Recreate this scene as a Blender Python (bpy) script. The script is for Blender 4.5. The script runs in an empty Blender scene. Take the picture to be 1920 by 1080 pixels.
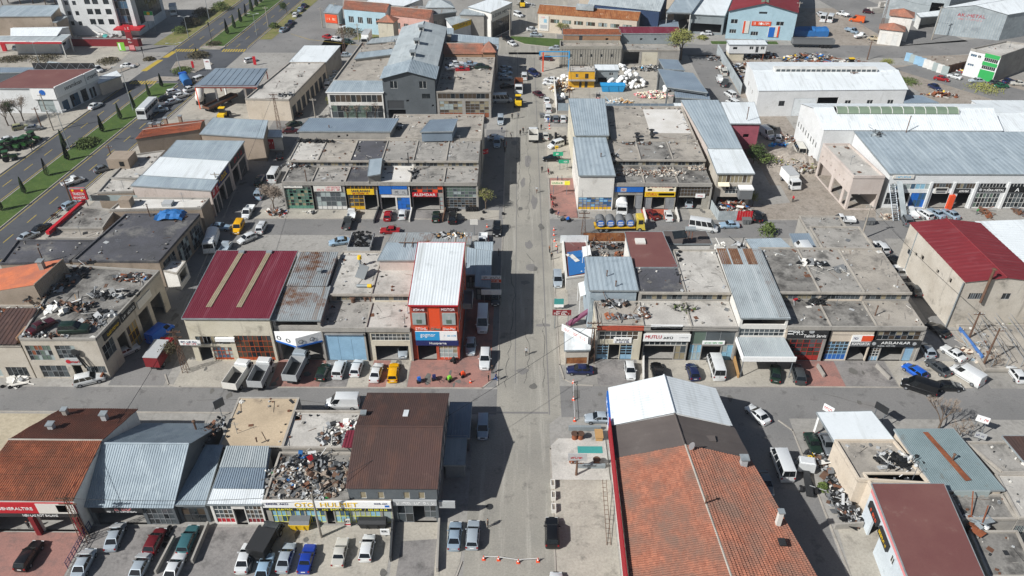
import bpy, bmesh, math, random
from mathutils import Vector, Matrix
rnd = random.Random(7)
SC = bpy.context.scene
COL = SC.collection
R = math.radians
# ------------------------------------------------------------------ camera, sky, sun, exposure
F_PX, CAM_H, PITCH, YAW = 1471.0, 85.0, R(35.5), R(.476)
cam = bpy.data.cameras.new('camera'); cam.sensor_width = 36; cam.lens = 36*F_PX/1920
cam.clip_start = 1; cam.clip_end = 3000
cam_o = bpy.data.objects.new('camera', cam); COL.objects.link(cam_o)
cam_o.location = (0, 0, CAM_H); cam_o.rotation_euler = (R(90)-PITCH, 0, YAW)
SC.camera = cam_o
SUN_EL = R(39.2); LX, LY = .853, .523          # shadows fall along (LX, LY)
W = bpy.data.worlds.new('World'); SC.world = W; W.use_nodes = True
nt = W.node_tree; nt.nodes.clear()
sky = nt.nodes.new('ShaderNodeTexSky'); sky.sky_type = 'NISHITA'; sky.sun_disc = False
sky.sun_elevation = SUN_EL; sky.sun_rotation = math.atan2(-LX, -LY)
sky.air_density = 1.0; sky.dust_density = 1.2; sky.ozone_density = 1.0
bg = nt.nodes.new('ShaderNodeBackground'); bg.inputs[1].default_value = .05
ow = nt.nodes.new('ShaderNodeOutputWorld')
nt.links.new(sky.outputs[0], bg.inputs[0]); nt.links.new(bg.outputs[0], ow.inputs[0])
sl = bpy.data.lights.new('sun', 'SUN'); sl.energy = 5.0; sl.angle = R(.53); sl.color = (1, .99, .972)
so = bpy.data.objects.new('sun', sl); COL.objects.link(so)
so.rotation_euler = Vector((LX*math.cos(SUN_EL), LY*math.cos(SUN_EL), -math.sin(SUN_EL))).to_track_quat('-Z', 'Y').to_euler()
so.location = (-60, 0, 150)
vs = SC.view_settings; vs.view_transform = 'Standard'; vs.look = 'None'; vs.exposure = 0.24; vs.gamma = 1; vs.use_curve_mapping = False
SC.cycles.max_bounces = 6; SC.cycles.diffuse_bounces = 3; SC.cycles.glossy_bounces = 3; SC.cycles.transmission_bounces = 4
SC.cycles.use_adaptive_sampling = True; SC.cycles.adaptive_threshold = .02; SC.cycles.use_denoising = True
# ------------------------------------------------------------------ survey helpers: photo measurement -> metres on site
REG = dict(R1=(0,0,3.84), R2=(480,0,3.84), R3=(960,0,3.84), R4=(1420,0,3.84), R5=(0,260,3.84), R6=(480,220,3.84), R7=(960,220,3.84),
  R8=(1420,220,3.84), S1=(0,480,3.84), S2=(480,440,3.6), S3=(960,420,3.6), S4=(1420,420,3.176), S5=(0,740,3.176), S6=(440,720,3.),
  S7=(920,700,2.843), S8=(1360,720,3.), P=(0,0,1))
def _ray(x, y):
    u = (x-960)/F_PX; v = -(y-540)/F_PX
    Y = math.cos(PITCH)+v*math.sin(PITCH); Z = -math.sin(PITCH)+v*math.cos(PITCH)
    c, s = math.cos(YAW), math.sin(YAW)
    return u*c-Y*s, u*s+Y*c, Z
def G(k, x, y, z=0.0):
    a, b, s = REG[k]; dx, dy, dz = _ray(a+x/s, b+y/s); t = (z-CAM_H)/dz
    return Vector((dx*t, dy*t, z))
def ZY(k, x, y, Y):
    a, b, s = REG[k]; dx, dy, dz = _ray(a+x/s, b+y/s); return CAM_H+dz*Y/dy
# ------------------------------------------------------------------ materials
def hx(h): 
    h = h.lstrip('#'); f = lambda v: v/12.92 if v <= .04045 else ((v+.055)/1.055)**2.4
    return tuple(f(int(h[i:i+2], 16)/255) for i in (0, 2, 4))
MATS = {}
def pm(name, c, c2=None, sc=.35, stain=None, rough=.85, metal=0., spec=.25, grain=.12, gs=6., bump=0., bs=8., coat=0., streak=None, tile=None, lo=.38, hi=.66):
    m = bpy.data.materials.new(name); m.use_nodes = True; t = m.node_tree; N = t.nodes; L = t.links
    p = N['Principled BSDF']; p.inputs['Roughness'].default_value = rough; p.inputs['Metallic'].default_value = metal
    p.inputs['Specular IOR Level'].default_value = spec; p.inputs['Coat Weight'].default_value = coat
    c = hx(c); g = N.new('ShaderNodeNewGeometry'); pos = g.outputs['Position']
    def noise(scale, det=4, vec=None, rg=.6):
        n = N.new('ShaderNodeTexNoise'); n.inputs['Scale'].default_value = scale; n.inputs['Detail'].default_value = det
        n.inputs['Roughness'].default_value = rg; L.new(vec or pos, n.inputs['Vector']); return n.outputs[0]
    def ramp(f, a, b):
        r = N.new('ShaderNodeMapRange'); r.inputs[1].default_value = a; r.inputs[2].default_value = b; L.new(f, r.inputs[0]); return r.outputs[0]
    def mix(f, a, b, mode='MIX'):
        x = N.new('ShaderNodeMix'); x.data_type = 'RGBA'; x.blend_type = mode
        if isinstance(f, float): x.inputs[0].default_value = f
        else: L.new(f, x.inputs[0])
        for i, v in ((6, a), (7, b)):
            if isinstance(v, tuple): x.inputs[i].default_value = (*v, 1)
            else: L.new(v, x.inputs[i])
        return x.outputs[2]
    cur = c
    if tile:                                                 # per-piece colour: snap position to a cell, random tone
        sn = N.new('ShaderNodeVectorMath'); sn.operation = 'SNAP'; sn.inputs[1].default_value = (*tile, 50); L.new(pos, sn.inputs[0])
        wn = N.new('ShaderNodeTexWhiteNoise'); wn.noise_dimensions = '3D'; L.new(sn.outputs[0], wn.inputs[0])
        cur = mix(wn.outputs[0], cur, hx(c2))
        if stain: cur = mix(ramp(noise(sc, 5), lo, hi), cur, hx(stain[0]))
    else:
        if c2: cur = mix(ramp(noise(sc, 6), lo, hi), cur, hx(c2))
        if stain: cur = mix(ramp(noise(stain[1], 5, rg=.7), stain[2], stain[3]), cur, hx(stain[0]))
    if streak:                                               # (colour, scale vector, lo, hi): weather streaks
        mp = N.new('ShaderNodeVectorMath'); mp.operation = 'MULTIPLY'; mp.inputs[1].default_value = streak[1]; L.new(pos, mp.inputs[0])
        cur = mix(ramp(noise(1., 4, mp.outputs[0]), streak[2], streak[3]), cur, hx(streak[0]))
    if grain:
        r = N.new('ShaderNodeMapRange'); r.inputs[1].default_value = .3; r.inputs[2].default_value = .7
        r.inputs[3].default_value = 1-grain; r.inputs[4].default_value = 1+grain; L.new(noise(gs, 5, rg=.75), r.inputs[0])
        cmb = N.new('ShaderNodeCombineColor'); [L.new(r.outputs[0], cmb.inputs[i]) for i in range(3)]
        cur = mix(1., cur, cmb.outputs[0], 'MULTIPLY')
    if isinstance(cur, tuple): p.inputs['Base Color'].default_value = (*cur, 1)
    else: L.new(cur, p.inputs['Base Color'])
    if bump:
        b = N.new('ShaderNodeBump'); b.inputs['Strength'].default_value = bump; b.inputs['Distance'].default_value = .05
        L.new(noise(bs, 6), b.inputs['Height']); L.new(b.outputs[0], p.inputs['Normal'])
    MATS[name] = m; return m
def paint(name, c, rough=.32, metal=.25, coat=.4): return pm(name, c, rough=rough, metal=metal, spec=.5, coat=coat, grain=.05, gs=3)
# ground and roads
pm('ground', '9a9791', '88857f', .06, ('73706b', .5, .55, .75), grain=.18, gs=1.5, bump=.3)
pm('soil', '8e857a', '9a9288', .12, ('6f675d', .6, .5, .75), grain=.25, gs=2, bump=.6, bs=3)
pm('road_main', '979389', '87847c', .1, ('67645f', .3, .58, .74), grain=.18, gs=4, streak=('a6a298', (.9, .05, 1), .54, .74))
pm('road_side', '747371', '83817e', .1, ('5b5a58', .4, .55, .72), grain=.15, gs=4)
pm('road_patch', '7d7a77', '72706d', .4, grain=.15, gs=5)
pm('highway', '4b4d51', '56585b', .07, ('3f4144', .3, .55, .75), grain=.12, gs=5)
pm('oil_stain', '6b6964', '5e5c58', .8, grain=.2, gs=4)
pm('crack', '5a5854', grain=.1)
pm('pale_concrete', 'aaa498', '99948a', .18, ('77736b', .4, .54, .72), grain=.18, gs=3)
pm('dark_apron', '7c7976', '8b8783', .2, ('575553', .35, .5, .7), grain=.2, gs=3)
pm('red_paving', '9a7268', '8b6a62', .25, ('75625d', .5, .5, .72), grain=.22, gs=5)
pm('brick_red_paving', 'a8553f', '96503e', .25, grain=.2, gs=5)
pm('kerb', 'a8a298', '958f86', .6, grain=.15)
pm('grass', '3f5526', '4c602c', .3, ('69683c', .7, .6, .75), grain=.3, gs=3, bump=.6)
pm('weeds', '6b6f3c', '7d7850', .4, ('8d7a60', .6, .5, .7), grain=.3, gs=3, bump=.6)
pm('yellow_line', 'b39b3c', 'a08c45', .8, grain=.2)
pm('white_line', 'bdbab2', 'a5a29b', .8, grain=.2)
# roofs
pm('roof_conc', '9f9b94', '88857f', .22, ('5f5d59', .28, .53, .68), grain=.18, gs=4, bump=.15, streak=('76736e', (.5, .5, 1), .56, .7))
pm('roof_conc_pale', 'bdb9b1', 'a5a19a', .2, ('7b7872', .3, .56, .72), grain=.16, gs=4, bump=.1, streak=('928e87', (.35, .35, 1), .58, .72))
pm('roof_conc_warm', 'a69f94', '928c83', .2, ('6d6963', .3, .53, .7), grain=.17, gs=4, bump=.1, streak=('7f7a73', (.4, .4, 1), .58, .7))
pm('roof_conc_dirty', '8d8a84', '76736e', .22, ('4d4b48', .28, .46, .64), grain=.22, gs=3, bump=.3)
pm('roof_bitumen', '55555a', '48484a', .2, ('75736f', .22, .52, .68), grain=.18, gs=3)
pm('roof_white', 'd3d0ca', 'c2beb6', .2, ('a09c95', .35, .62, .78), grain=.08)
pm('metal_blue', '97a3aa', '8a969d', .2, ('7b878e', .45, .54, .74), rough=.75, metal=.0, spec=.2, grain=.08, streak=('a4afb4', (.7, .04, 1), .5, .7))
pm('metal_slate', '7c8a96', '707d89', .2, ('8a959b', .5, .58, .76), rough=.65, metal=.05, spec=.35, grain=.06)
pm('metal_grey', 'a0a8aa', '92999b', .2, ('808688', .4, .56, .74), rough=.75, metal=.0, spec=.2, grain=.08, streak=('adb3b4', (.8, .05, 1), .5, .7))
pm('metal_white', 'dadfe0', 'd0d5d6', .15, ('b2b7b7', .4, .58, .78), rough=.55, metal=.0, spec=.3, grain=.05, streak=('bcc0bf', (1.1, .05, 1), .52, .74))
pm('metal_rusty', '969b9c', '878c8d', .3, ('6a4a36', .16, .52, .66), rough=.7, metal=.1, grain=.12, streak=('77604d', (1.6, .08, 1), .54, .72))
pm('rust_brown', '6b4c39', '7f6450', .5, ('8d857c', .7, .58, .72), rough=.85, grain=.15, streak=('5c3f2f', (2., .1, 1), .45, .7))
pm('metal_rustline', '7f8e90', '738284', .3, ('6a6256', .4, .6, .8), rough=.7, metal=.15, grain=.1)
pm('rust', '8d5236', '6f4430', .5, ('a36b45', .8, .55, .75), rough=.9, grain=.2)
pm('rust_sheet', '86512f', '9a6a44', .5, ('b79a80', .7, .6, .72), rough=.85, grain=.15, streak=('6b3f28', (2., .1, 1), .45, .7))
pm('metal_maroon', '6f2735', '672431', .1, ('7d3e4a', .3, .6, .8), rough=.6, spec=.3, grain=.08, streak=('7e4650', (1.3, .06, 1), .52, .74))
pm('metal_red', '7a2d32', '70292e', .1, ('84444a', .3, .58, .8), rough=.65, spec=.25, grain=.08, streak=('85494c', (.08, 1.2, 1), .54, .76))
pm('metal_brown', '493b37', '523f3b', .12, ('644f48', .3, .56, .74), rough=.8, spec=.15, grain=.1, streak=('5a433b', (.5, .05, 1), .5, .7))
pm('membrane_brown', '6d4744', '75504b', .2, ('7f635c', .4, .6, .78), rough=.8, grain=.07)
pm('membrane_grey', '57504d', '5f5854', .2, ('6c6561', .4, .6, .78), rough=.85, grain=.07)
pm('roof_beige', 'bba98f', 'ab9a82', .2, ('8d7f6d', .33, .57, .74), grain=.14, gs=4, bump=.1)
pm('sandy', 'b0a58f', 'a0957f', .2, ('857b69', .3, .55, .72), grain=.2, gs=2, bump=.2)
pm('c_fascia', '8f2229', grain=.06)
pm('skylight', '9c8f78', '8c8068', .6, rough=.5, grain=.15)
pm('skylight_green', '6f7f6c', '7d8c78', .3, rough=.35, spec=.5, grain=.08)
pm('tiles_orange', 'ad735c', '95614e', .3, ('82675a', .22, .48, .74), tile=(.3, .5), rough=.9, grain=.24, gs=8)
pm('tiles_rust', 'a8684c', '8b523d', .3, ('774f3e', .25, .52, .8), tile=(.3, .5), rough=.9, grain=.22, gs=8)
pm('tiles_dark', '74493b', '633d32', .3, ('5e4238', .25, .5, .8), tile=(.3, .36), rough=.9, grain=.12, gs=8)
pm('tiles_new', 'c2724f', 'b5694a', .3, ('9d6350', .25, .6, .85), tile=(.3, .36), rough=.9, grain=.08, gs=8)
# walls
def wall(name, a, b=None, st='7a756d'): return pm(name, a, b or a, .3, (st, .35, .58, .78), rough=.9, grain=.1, gs=4, streak=(st, (1.2, 1.2, .12), .62, .85), bump=.1)
wall('wall_conc', '9f9b93', '8f8b85', '6b6863'); wall('wall_cream', 'c8c1af', 'bdb5a0', '8b8477'); wall('wall_white', 'd9d6cf', 'ccc9c2', 'a8a39b')
wall('wall_clean', 'd6d7d6', 'cbccca', 'b5b6b3'); wall('wall_pink', 'c2b7af', 'b8aca3', '94897f'); wall('wall_peach', 'c9bdac', 'bfb2a0', '9d9284'); wall('wall_pale', 'c9d1d5', 'bec6ca', '9da5a9')
wall('wall_dgrey', '5d6265', '54595c', '4a4e50'); wall('wall_mgrey', '878e90', '7d8486', '6d7274'); wall('wall_brick', '99795f', '8d6d55', '75604f')
wall('wall_rose', '9c5560', '8f4c57', '7d4a52'); wall('wall_lblue', 'a9c3cd', '9db7c1', '85a0a8'); wall('wall_blue', '4d78b5', '456ca6', '3d5c88')
wall('wall_orange', 'b2533d', 'a54a36', '8a4434'); wall('wall_yellow', 'd8a52f', 'cf9d2c', 'a9832f'); wall('wall_stain', 'bcb5a9', 'aea699', '77726a')
wall('wall_dblue', '33435f', '2e3d57', '2a3548'); wall('wall_salmon', 'cca498', 'c0988c', 'a5877e'); wall('wall_green', '2f9d78', '2b9170', '2a7a60')
wall('wall_ribgrey', '9b978d', '8d897f', '76726a'); wall('wall_block', '9d8f80', '8f8273', '746a5e')
# trim, glass, plain
pm('fr_white', 'd5d4cf', 'c3c2bd', .6, grain=.08, rough=.6); pm('fr_grey', '8b8e90', '7a7d7f', .6, grain=.1, rough=.6); pm('fr_dark', '3f4143', grain=.1, rough=.6)
pm('fr_orange', 'b5562f', 'a34d2c', .6, grain=.1, rough=.6); pm('fr_yellow', 'd9ab23', 'c99e25', .6, grain=.08, rough=.6); pm('fr_blue', '2f66b0', '2b5c9f', .6, grain=.08, rough=.6)
pm('fr_red', 'a5352f', '93302b', .6, grain=.1, rough=.6); pm('fr_lime', 'd0d04a', 'c4c447', .6, grain=.08, rough=.6); pm('fr_green', '5f8f7c', '547f6f', .6, grain=.1, rough=.6)
pm('fr_lblue', '8fb2c9', '84a6bd', .6, grain=.1, rough=.6); pm('fr_brown', '5b4538', '513d32', .6, grain=.1)
def glass(n, c, r=.12): return pm(n, c, rough=r, spec=.6, grain=.1, gs=1.5)
glass('gl_dark', '23282b'); glass('gl_grey', '4a5154', .25); glass('gl_green', '5a6b60', .3); glass('gl_pale', '9aa5a3', .4); glass('gl_blue', '3d5a70', .2); glass('gl_brown', '473c30', .3)
glass('gl_black', '101214', .3); glass('gl_tan', '8a8068', .5); glass('gl_poster', '86b3c7', .5)
for n, c in dict(black='18191a', dark='2c2d2e', mid='6b6d6e', lgrey='a9abab', white='e8e8e5', offwhite='d2cfc7', red='b3202a', darkred='7a1f25', orange='d9502a', yellow='e0b81f',
   lemon='e3dc3e', blue='1f63b5', navy='232a5c', cyan='2d93c9', sky='5fb0d8', teal='3f8f8a', green='2f9a4f', lime='7fc241', brown='6b4a38', wood='b08a5a', cream='e6dcc0', pink='d98b8b', purple='6b3550', tarp='2b66a0').items():
    pm('c_'+n, c, grain=.08, gs=3, rough=.6, spec=.35)
pm('tyre', '1d1d1e', '262627', 2., rough=.9, grain=.1); pm('steel', '8e9499', '7b8186', 1., rough=.45, metal=.5, grain=.1); pm('galv', '9fa6a8', '8c9395', 1., rough=.5, metal=.3, grain=.1)
pm('pole_conc', 'a39c90', '938c81', 1., grain=.12); pm('pole_rust', '6b5344', '5c4639', 1., grain=.15); pm('bark', '6b5d50', '574b40', 2., grain=.2)
pm('leaf_cyp', '2c3d22', '36482a', 1., grain=.3); pm('leaf_will', '8a8a4e', '767a40', 1., grain=.25); pm('leaf_bush', '4b5a2d', '5d6b38', 1., grain=.3); pm('twig', '84776a', '94877a', 1., grain=.2); pm('leaf_tree', '3a4a26', '4a5a30', 1., grain=.3); pm('hedge', '4f4a36', '5d5540', 1., grain=.3)
pm('skin', 'b5876b', grain=.05, rough=.6); pm('hair', '231c18', grain=.1)
PAINT = dict(white='dfe1e0', offw='cfccc2', silver='a9b3ba', bsilver='93a5b3', grey='6d7276', dgrey='45494b', black='17181a', navy='1f2a52', blue='1f3f9e', bright='1f62c9', red='a3191f', dred='6a1a20', maroon='4a1a22', yellow='f2b40c', taxi='e0c84e', dgreen='1f3329', teal='3f6b70', olive='9a9a72', orange='d9622a', lblue='9db8cc', mgreen='2a6b4a', wgreen='2b5a2a', beige='b8ac94', rusty='7b5340', pinkred='c21f4a')
CNAME = dict(white='white', offw='off-white', silver='silver', bsilver='pale blue silver', grey='grey', dgrey='dark grey', black='black', navy='dark blue', blue='deep blue', bright='bright blue', red='red', dred='dark red', maroon='maroon', yellow='yellow', taxi='pale yellow', dgreen='dark green', teal='teal', olive='pale olive', orange='orange', lblue='light blue', mgreen='green', wgreen='bright green', beige='beige', rusty='rusty', pinkred='crimson')
for n, c in PAINT.items(): paint('p_'+n, c)
pm('carglass', '15191c', rough=.08, spec=.7, grain=0); pm('rim', '8d9093', rough=.4, metal=.4, grain=.1); pm('lamp', 'd9dcdc', rough=.15, spec=.7, grain=0); pm('taillamp', '8a1518', rough=.2, grain=0)
# ------------------------------------------------------------------ mesh kit
class M:
    def __init__(s): s.v = []; s.f = []; s.mi = []; s.cur = 0
    def face(s, *p):
        n = len(s.v); s.v += [tuple(q) for q in p]; s.f.append(tuple(range(n, n+len(p)))); s.mi.append(s.cur); return s
    def hexa(s, p):                                          # p: 4 bottom, 4 top, same winding (ccw from above)
        n = len(s.v); s.v += [tuple(q) for q in p]
        for q in ((3,2,1,0),(4,5,6,7),(0,1,5,4),(1,2,6,5),(2,3,7,6),(3,0,4,7)): s.f.append(tuple(n+i for i in q)); s.mi.append(s.cur)
        return s
    def box(s, x0, y0, z0, x1, y1, z1):
        return s.hexa([(x0,y0,z0),(x1,y0,z0),(x1,y1,z0),(x0,y1,z0),(x0,y0,z1),(x1,y0,z1),(x1,y1,z1),(x0,y1,z1)])
    def obox(s, c, size, rz=0, rx=0, ry=0):
        m = Matrix.Rotation(rz, 3, 'Z') @ Matrix.Rotation(ry, 3, 'Y') @ Matrix.Rotation(rx, 3, 'X'); c = Vector(c); a, b, d = (q/2 for q in size)
        return s.hexa([c+m@Vector(q) for q in ((-a,-b,-d),(a,-b,-d),(a,b,-d),(-a,b,-d),(-a,-b,d),(a,-b,d),(a,b,d),(-a,b,d))])
    def prism(s, poly, z0, z1):
        n = len(s.v); k = len(poly); s.v += [(p[0], p[1], z0) for p in poly]+[(p[0], p[1], z1) for p in poly]
        fs = [tuple(n+i for i in reversed(range(k))), tuple(n+k+i for i in range(k))]+[(n+i, n+(i+1) % k, n+k+(i+1) % k, n+k+i) for i in range(k)]
        s.f += fs; s.mi += [s.cur]*len(fs); return s
    def tube(s, a, b, r, r2=None, n=6):
        a = Vector(a); b = Vector(b); r2 = r if r2 is None else r2; d = (b-a).normalized()
        u = d.orthogonal().normalized(); w = d.cross(u); k = len(s.v)
        for c, q in ((a, r), (b, r2)): s.v += [tuple(c+(u*math.cos(2*math.pi*i/n)+w*math.sin(2*math.pi*i/n))*q) for i in range(n)]
        fs = [(k+i, k+(i+1) % n, k+n+(i+1) % n, k+n+i) for i in range(n)]+[tuple(k+i for i in reversed(range(n))), tuple(k+n+i for i in range(n))]
        s.f += fs; s.mi += [s.cur]*len(fs); return s
    def ring(s, c, ax, ro, ri, w, n=12):                     # a tyre-like ring
        c = Vector(c); ax = Vector(ax).normalized(); u = ax.orthogonal().normalized(); v = ax.cross(u); k = len(s.v)
        for i in range(n):
            d = u*math.cos(2*math.pi*i/n)+v*math.sin(2*math.pi*i/n)
            s.v += [tuple(c+d*ro*.93-ax*w/2), tuple(c+d*ro-ax*w*.25), tuple(c+d*ro+ax*w*.25), tuple(c+d*ro*.93+ax*w/2), tuple(c+d*ri+ax*w/2), tuple(c+d*ri-ax*w/2)]
        for i in range(n):
            j = (i+1) % n
            for q in range(6): s.f.append((k+6*i+q, k+6*j+q, k+6*j+(q+1) % 6, k+6*i+(q+1) % 6)); s.mi.append(s.cur)
        return s
    def loft(s, rings, cap=True):
        k = len(s.v); n = len(rings[0])
        for r in rings: s.v += [tuple(p) for p in r]
        for a in range(len(rings)-1):
            for i in range(n): j = (i+1) % n; s.f.append((k+a*n+i, k+a*n+j, k+(a+1)*n+j, k+(a+1)*n+i)); s.mi.append(s.cur)
        if cap:
            s.f += [tuple(k+i for i in reversed(range(n))), tuple(k+(len(rings)-1)*n+i for i in range(n))]; s.mi += [s.cur]*2
        return s
    def corr(s, A, B, C, D, pitch=.5, amp=.05, rows=1, lap=.02):   # ribbed sheet; ribs run A->D, repeat along A->B
        A, B, C, D = map(Vector, (A, B, C, D)); nrm = (B-A).cross(D-A).normalized(); n = max(2, int((B-A).length/pitch))
        for r in range(rows):
            t0, t1 = r/rows, (r+1)/rows; k = len(s.v); off = nrm*lap
            prof = []
            for i in range(n): prof += [(i, 0), (i+.35, 0), (i+.5, 1), (i+.85, 1)]
            prof.append((n, 0)); m = len(prof)
            for e, t in ((0, t0), (1, min(1, t1))):
                p0 = A.lerp(D, t); p1 = B.lerp(C, t)
                s.v += [tuple(p0.lerp(p1, q/n)+nrm*(amp*h)+(off if e == 1 and r < rows-1 else Vector())) for q, h in prof]
            s.f += [(k+i, k+i+1, k+m+i+1, k+m+i) for i in range(m-1)]; s.mi += [s.cur]*(m-1)
        return s
    def tiles(s, A, B, C, D, tw=.3, tl=.5, step=.05):                 # tile field: barrel columns, stepped courses
        A, B, C, D = map(Vector, (A, B, C, D)); nrm = (B-A).cross(D-A).normalized(); n = max(2, int((B-A).length/tw)); m = max(2, int((D-A).length/tl))
        prof = []
        for i in range(n): prof += [(i, 0), (i+.2, .06), (i+.5, .1), (i+.8, .06)]
        prof.append((n, 0)); q = len(prof)
        for r in range(m):
            k = len(s.v)
            jt = rnd.uniform(-.015, .02)
            for t, up in ((r/m, step), ((r+1)/m, 0)):
                p0 = A.lerp(D, t); p1 = B.lerp(C, t); s.v += [tuple(p0.lerp(p1, u/n)+nrm*(h+up+jt+.05*math.sin(u*.13+t*5)*math.sin(t*9+u*.05))) for u, h in prof]
            s.f += [(k+i, k+i+1, k+q+i+1, k+q+i) for i in range(q-1)]; s.mi += [s.cur]*(q-1)
        return s
    def mesh(s, name, off=None, smooth=0):
        me = bpy.data.meshes.new(name)
        v = s.v if off is None else [(a-off[0], b-off[1], c-off[2]) for a, b, c in s.v]
        me.from_pydata(v, [], s.f)
        if any(s.mi): me.polygons.foreach_set('material_index', s.mi)
        if smooth: me.polygons.foreach_set('use_smooth', [True]*len(s.f)); me.set_sharp_from_angle(angle=R(smooth))
        me.update(); return me
OFF = {}
def obj(name, m, mats, parent=None, smooth=0, loc=None):
    """one mesh object; geometry given in site metres, stored relative to its parent's base"""
    off = OFF.get(parent, Vector((0, 0, 0))) if parent else Vector(loc or (0, 0, 0))
    me = m.mesh(name, off, smooth) if isinstance(m, M) else m
    for q in ([mats] if isinstance(mats, str) else mats): me.materials.append(MATS[q])
    o = bpy.data.objects.new(name, me); COL.objects.link(o)
    if parent: o.parent = parent; OFF[o] = off
    else: o.location = off; OFF[o] = off
    return o
def tag(o, label, cat=None, group=None, kind=None):
    if label: o['label'] = label
    if cat: o['category'] = cat
    if group: o['group'] = group
    if kind: o['kind'] = kind
    return o
def root(name, loc, label, cat, group=None):
    o = bpy.data.objects.new(name, None); COL.objects.link(o); o.location = loc; OFF[o] = Vector(loc); o.empty_display_size = .5
    return tag(o, label, cat, group)
def single(name, m, mats, label, cat, group=None, smooth=0):
    xs = [v[0] for v in m.v]; ys = [v[1] for v in m.v]; zs = [v[2] for v in m.v]
    return tag(obj(name, m, mats, None, smooth, ((min(xs)+max(xs))/2, (min(ys)+max(ys))/2, min(zs))), label, cat, group)
def struct(name, m, mat): return tag(obj(name, m, mat), None, kind='structure')
# facade frame: u along the wall (left to right seen from outside), v up, w outward
class Fr:
    def __init__(s, A, B, z=0): s.A = Vector((A[0], A[1], z)); d = Vector((B[0]-A[0], B[1]-A[1], 0)); s.W = d.length; s.U = d.normalized(); s.N = Vector((s.U.y, -s.U.x, 0))
    def p(s, u, v, w=0): return s.A+s.U*u+s.N*w+Vector((0, 0, v))
    def rz(s): return math.atan2(s.U.y, s.U.x)
def fbox(m, F, u0, v0, w0, u1, v1, w1):
    return m.hexa([F.p(u0,v0,w1), F.p(u1,v0,w1), F.p(u1,v0,w0), F.p(u0,v0,w0), F.p(u0,v1,w1), F.p(u1,v1,w1), F.p(u1,v1,w0), F.p(u0,v1,w0)])
def wallpanel(m, F, H, ops, t=.28, top=None):
    us = sorted({0, F.W, *[o[0] for o in ops], *[o[2] for o in ops]}); vs_ = sorted({0, H, *[o[1] for o in ops], *[o[3] for o in ops]})
    for i in range(len(us)-1):
        for j in range(len(vs_)-1):
            u, v = (us[i]+us[i+1])/2, (vs_[j]+vs_[j+1])/2
            if any(o[0] < u < o[2] and o[1] < v < o[3] for o in ops): continue
            m.face(F.p(us[i], vs_[j]), F.p(us[i+1], vs_[j]), F.p(us[i+1], vs_[j+1]), F.p(us[i], vs_[j+1]))
    for a, b, c, d in [o[:4] for o in ops]:
        m.face(F.p(a,b), F.p(a,d), F.p(a,d,-t), F.p(a,b,-t)); m.face(F.p(c,b), F.p(c,b,-t), F.p(c,d,-t), F.p(c,d))
        m.face(F.p(a,d), F.p(c,d), F.p(c,d,-t), F.p(a,d,-t)); m.face(F.p(a,b), F.p(a,b,-t), F.p(c,b,-t), F.p(c,b))
_uc = M().box(-.5, -.5, -.5, .5, .5, .5); UC = {}
def unit(name, mat, parent, c, size, rz=0):
    """a plain slab piece that shares its mesh with all alike pieces"""
    if mat not in UC: UC[mat] = _uc.mesh('slab'); UC[mat].materials.append(MATS[mat])
    o = bpy.data.objects.new(name, UC[mat]); COL.objects.link(o); o.parent = parent; off = OFF.get(parent, Vector())
    o.location = Vector(c)-off; o.scale = size; o.rotation_euler = (0, 0, rz); return o
def grid(par, F, u0, v0, u1, v1, cols, rows, fr='fr_grey', gl=('gl_dark',), bar=.07, panel=0, pmat=None, name='window', miss=0., w=-.1):
    m = M(); pv = v0+(v1-v0)*panel
    for i in range(cols+1): u = u0+(u1-u0)*i/cols; fbox(m, F, max(u0, u-bar/2), v0, w-.04, min(u1, u+bar/2), v1, w+.05)
    for j in range(rows+1): v = pv+(v1-pv)*j/rows; fbox(m, F, u0, max(v0, v-bar/2), w-.038, u1, min(v1, v+bar/2), w+.048)
    o = obj(name, m, fr, par)
    for i in range(cols):
        for j in range(rows):
            if rnd.random() < miss: continue
            a = u0+(u1-u0)*(i+.5)/cols; b = pv+(v1-pv)*(j+.5)/rows
            unit('pane', rnd.choice(gl), o, F.p(a, b, w), ((u1-u0)/cols-bar, .02, (v1-pv)/rows-bar), F.rz())
    if panel:
        for i in range(cols): unit('panel', pmat or fr, o, F.p(u0+(u1-u0)*(i+.5)/cols, (v0+pv)/2, w), ((u1-u0)/cols-bar, .03, pv-v0-bar), F.rz())
    return o
TXT = {}
def text(par, F, u0, v0, u1, v1, s, mat, w=.02, fit=True):
    if s not in TXT:
        c = bpy.data.curves.new('lettering', 'FONT'); c.body = s; c.extrude = .02; c.resolution_u = 2
        t = bpy.data.objects.new('lettering', c); COL.objects.link(t); bpy.context.view_layer.update()
        me = bpy.data.meshes.new_from_object(t.evaluated_get(bpy.context.evaluated_depsgraph_get())); bpy.data.objects.remove(t)
        xs = [v.co.x for v in me.vertices] or [0, 1]; ys = [v.co.y for v in me.vertices] or [0, 1]; TXT[s] = (me, min(xs), max(xs), min(ys), max(ys))
    me, a, b, c, d = TXT[s]; sx = (u1-u0)/(b-a); sy = (v1-v0)/(d-c)
    m = M(); m.v = [tuple(F.p(u0+(v.co.x-a)*sx, v0+(v.co.y-c)*sy, w+v.co.z)) for v in me.vertices]; m.f = [tuple(p.vertices) for p in me.polygons]; m.mi = [0]*len(m.f)
    return obj('lettering', m, mat, par)
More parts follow.
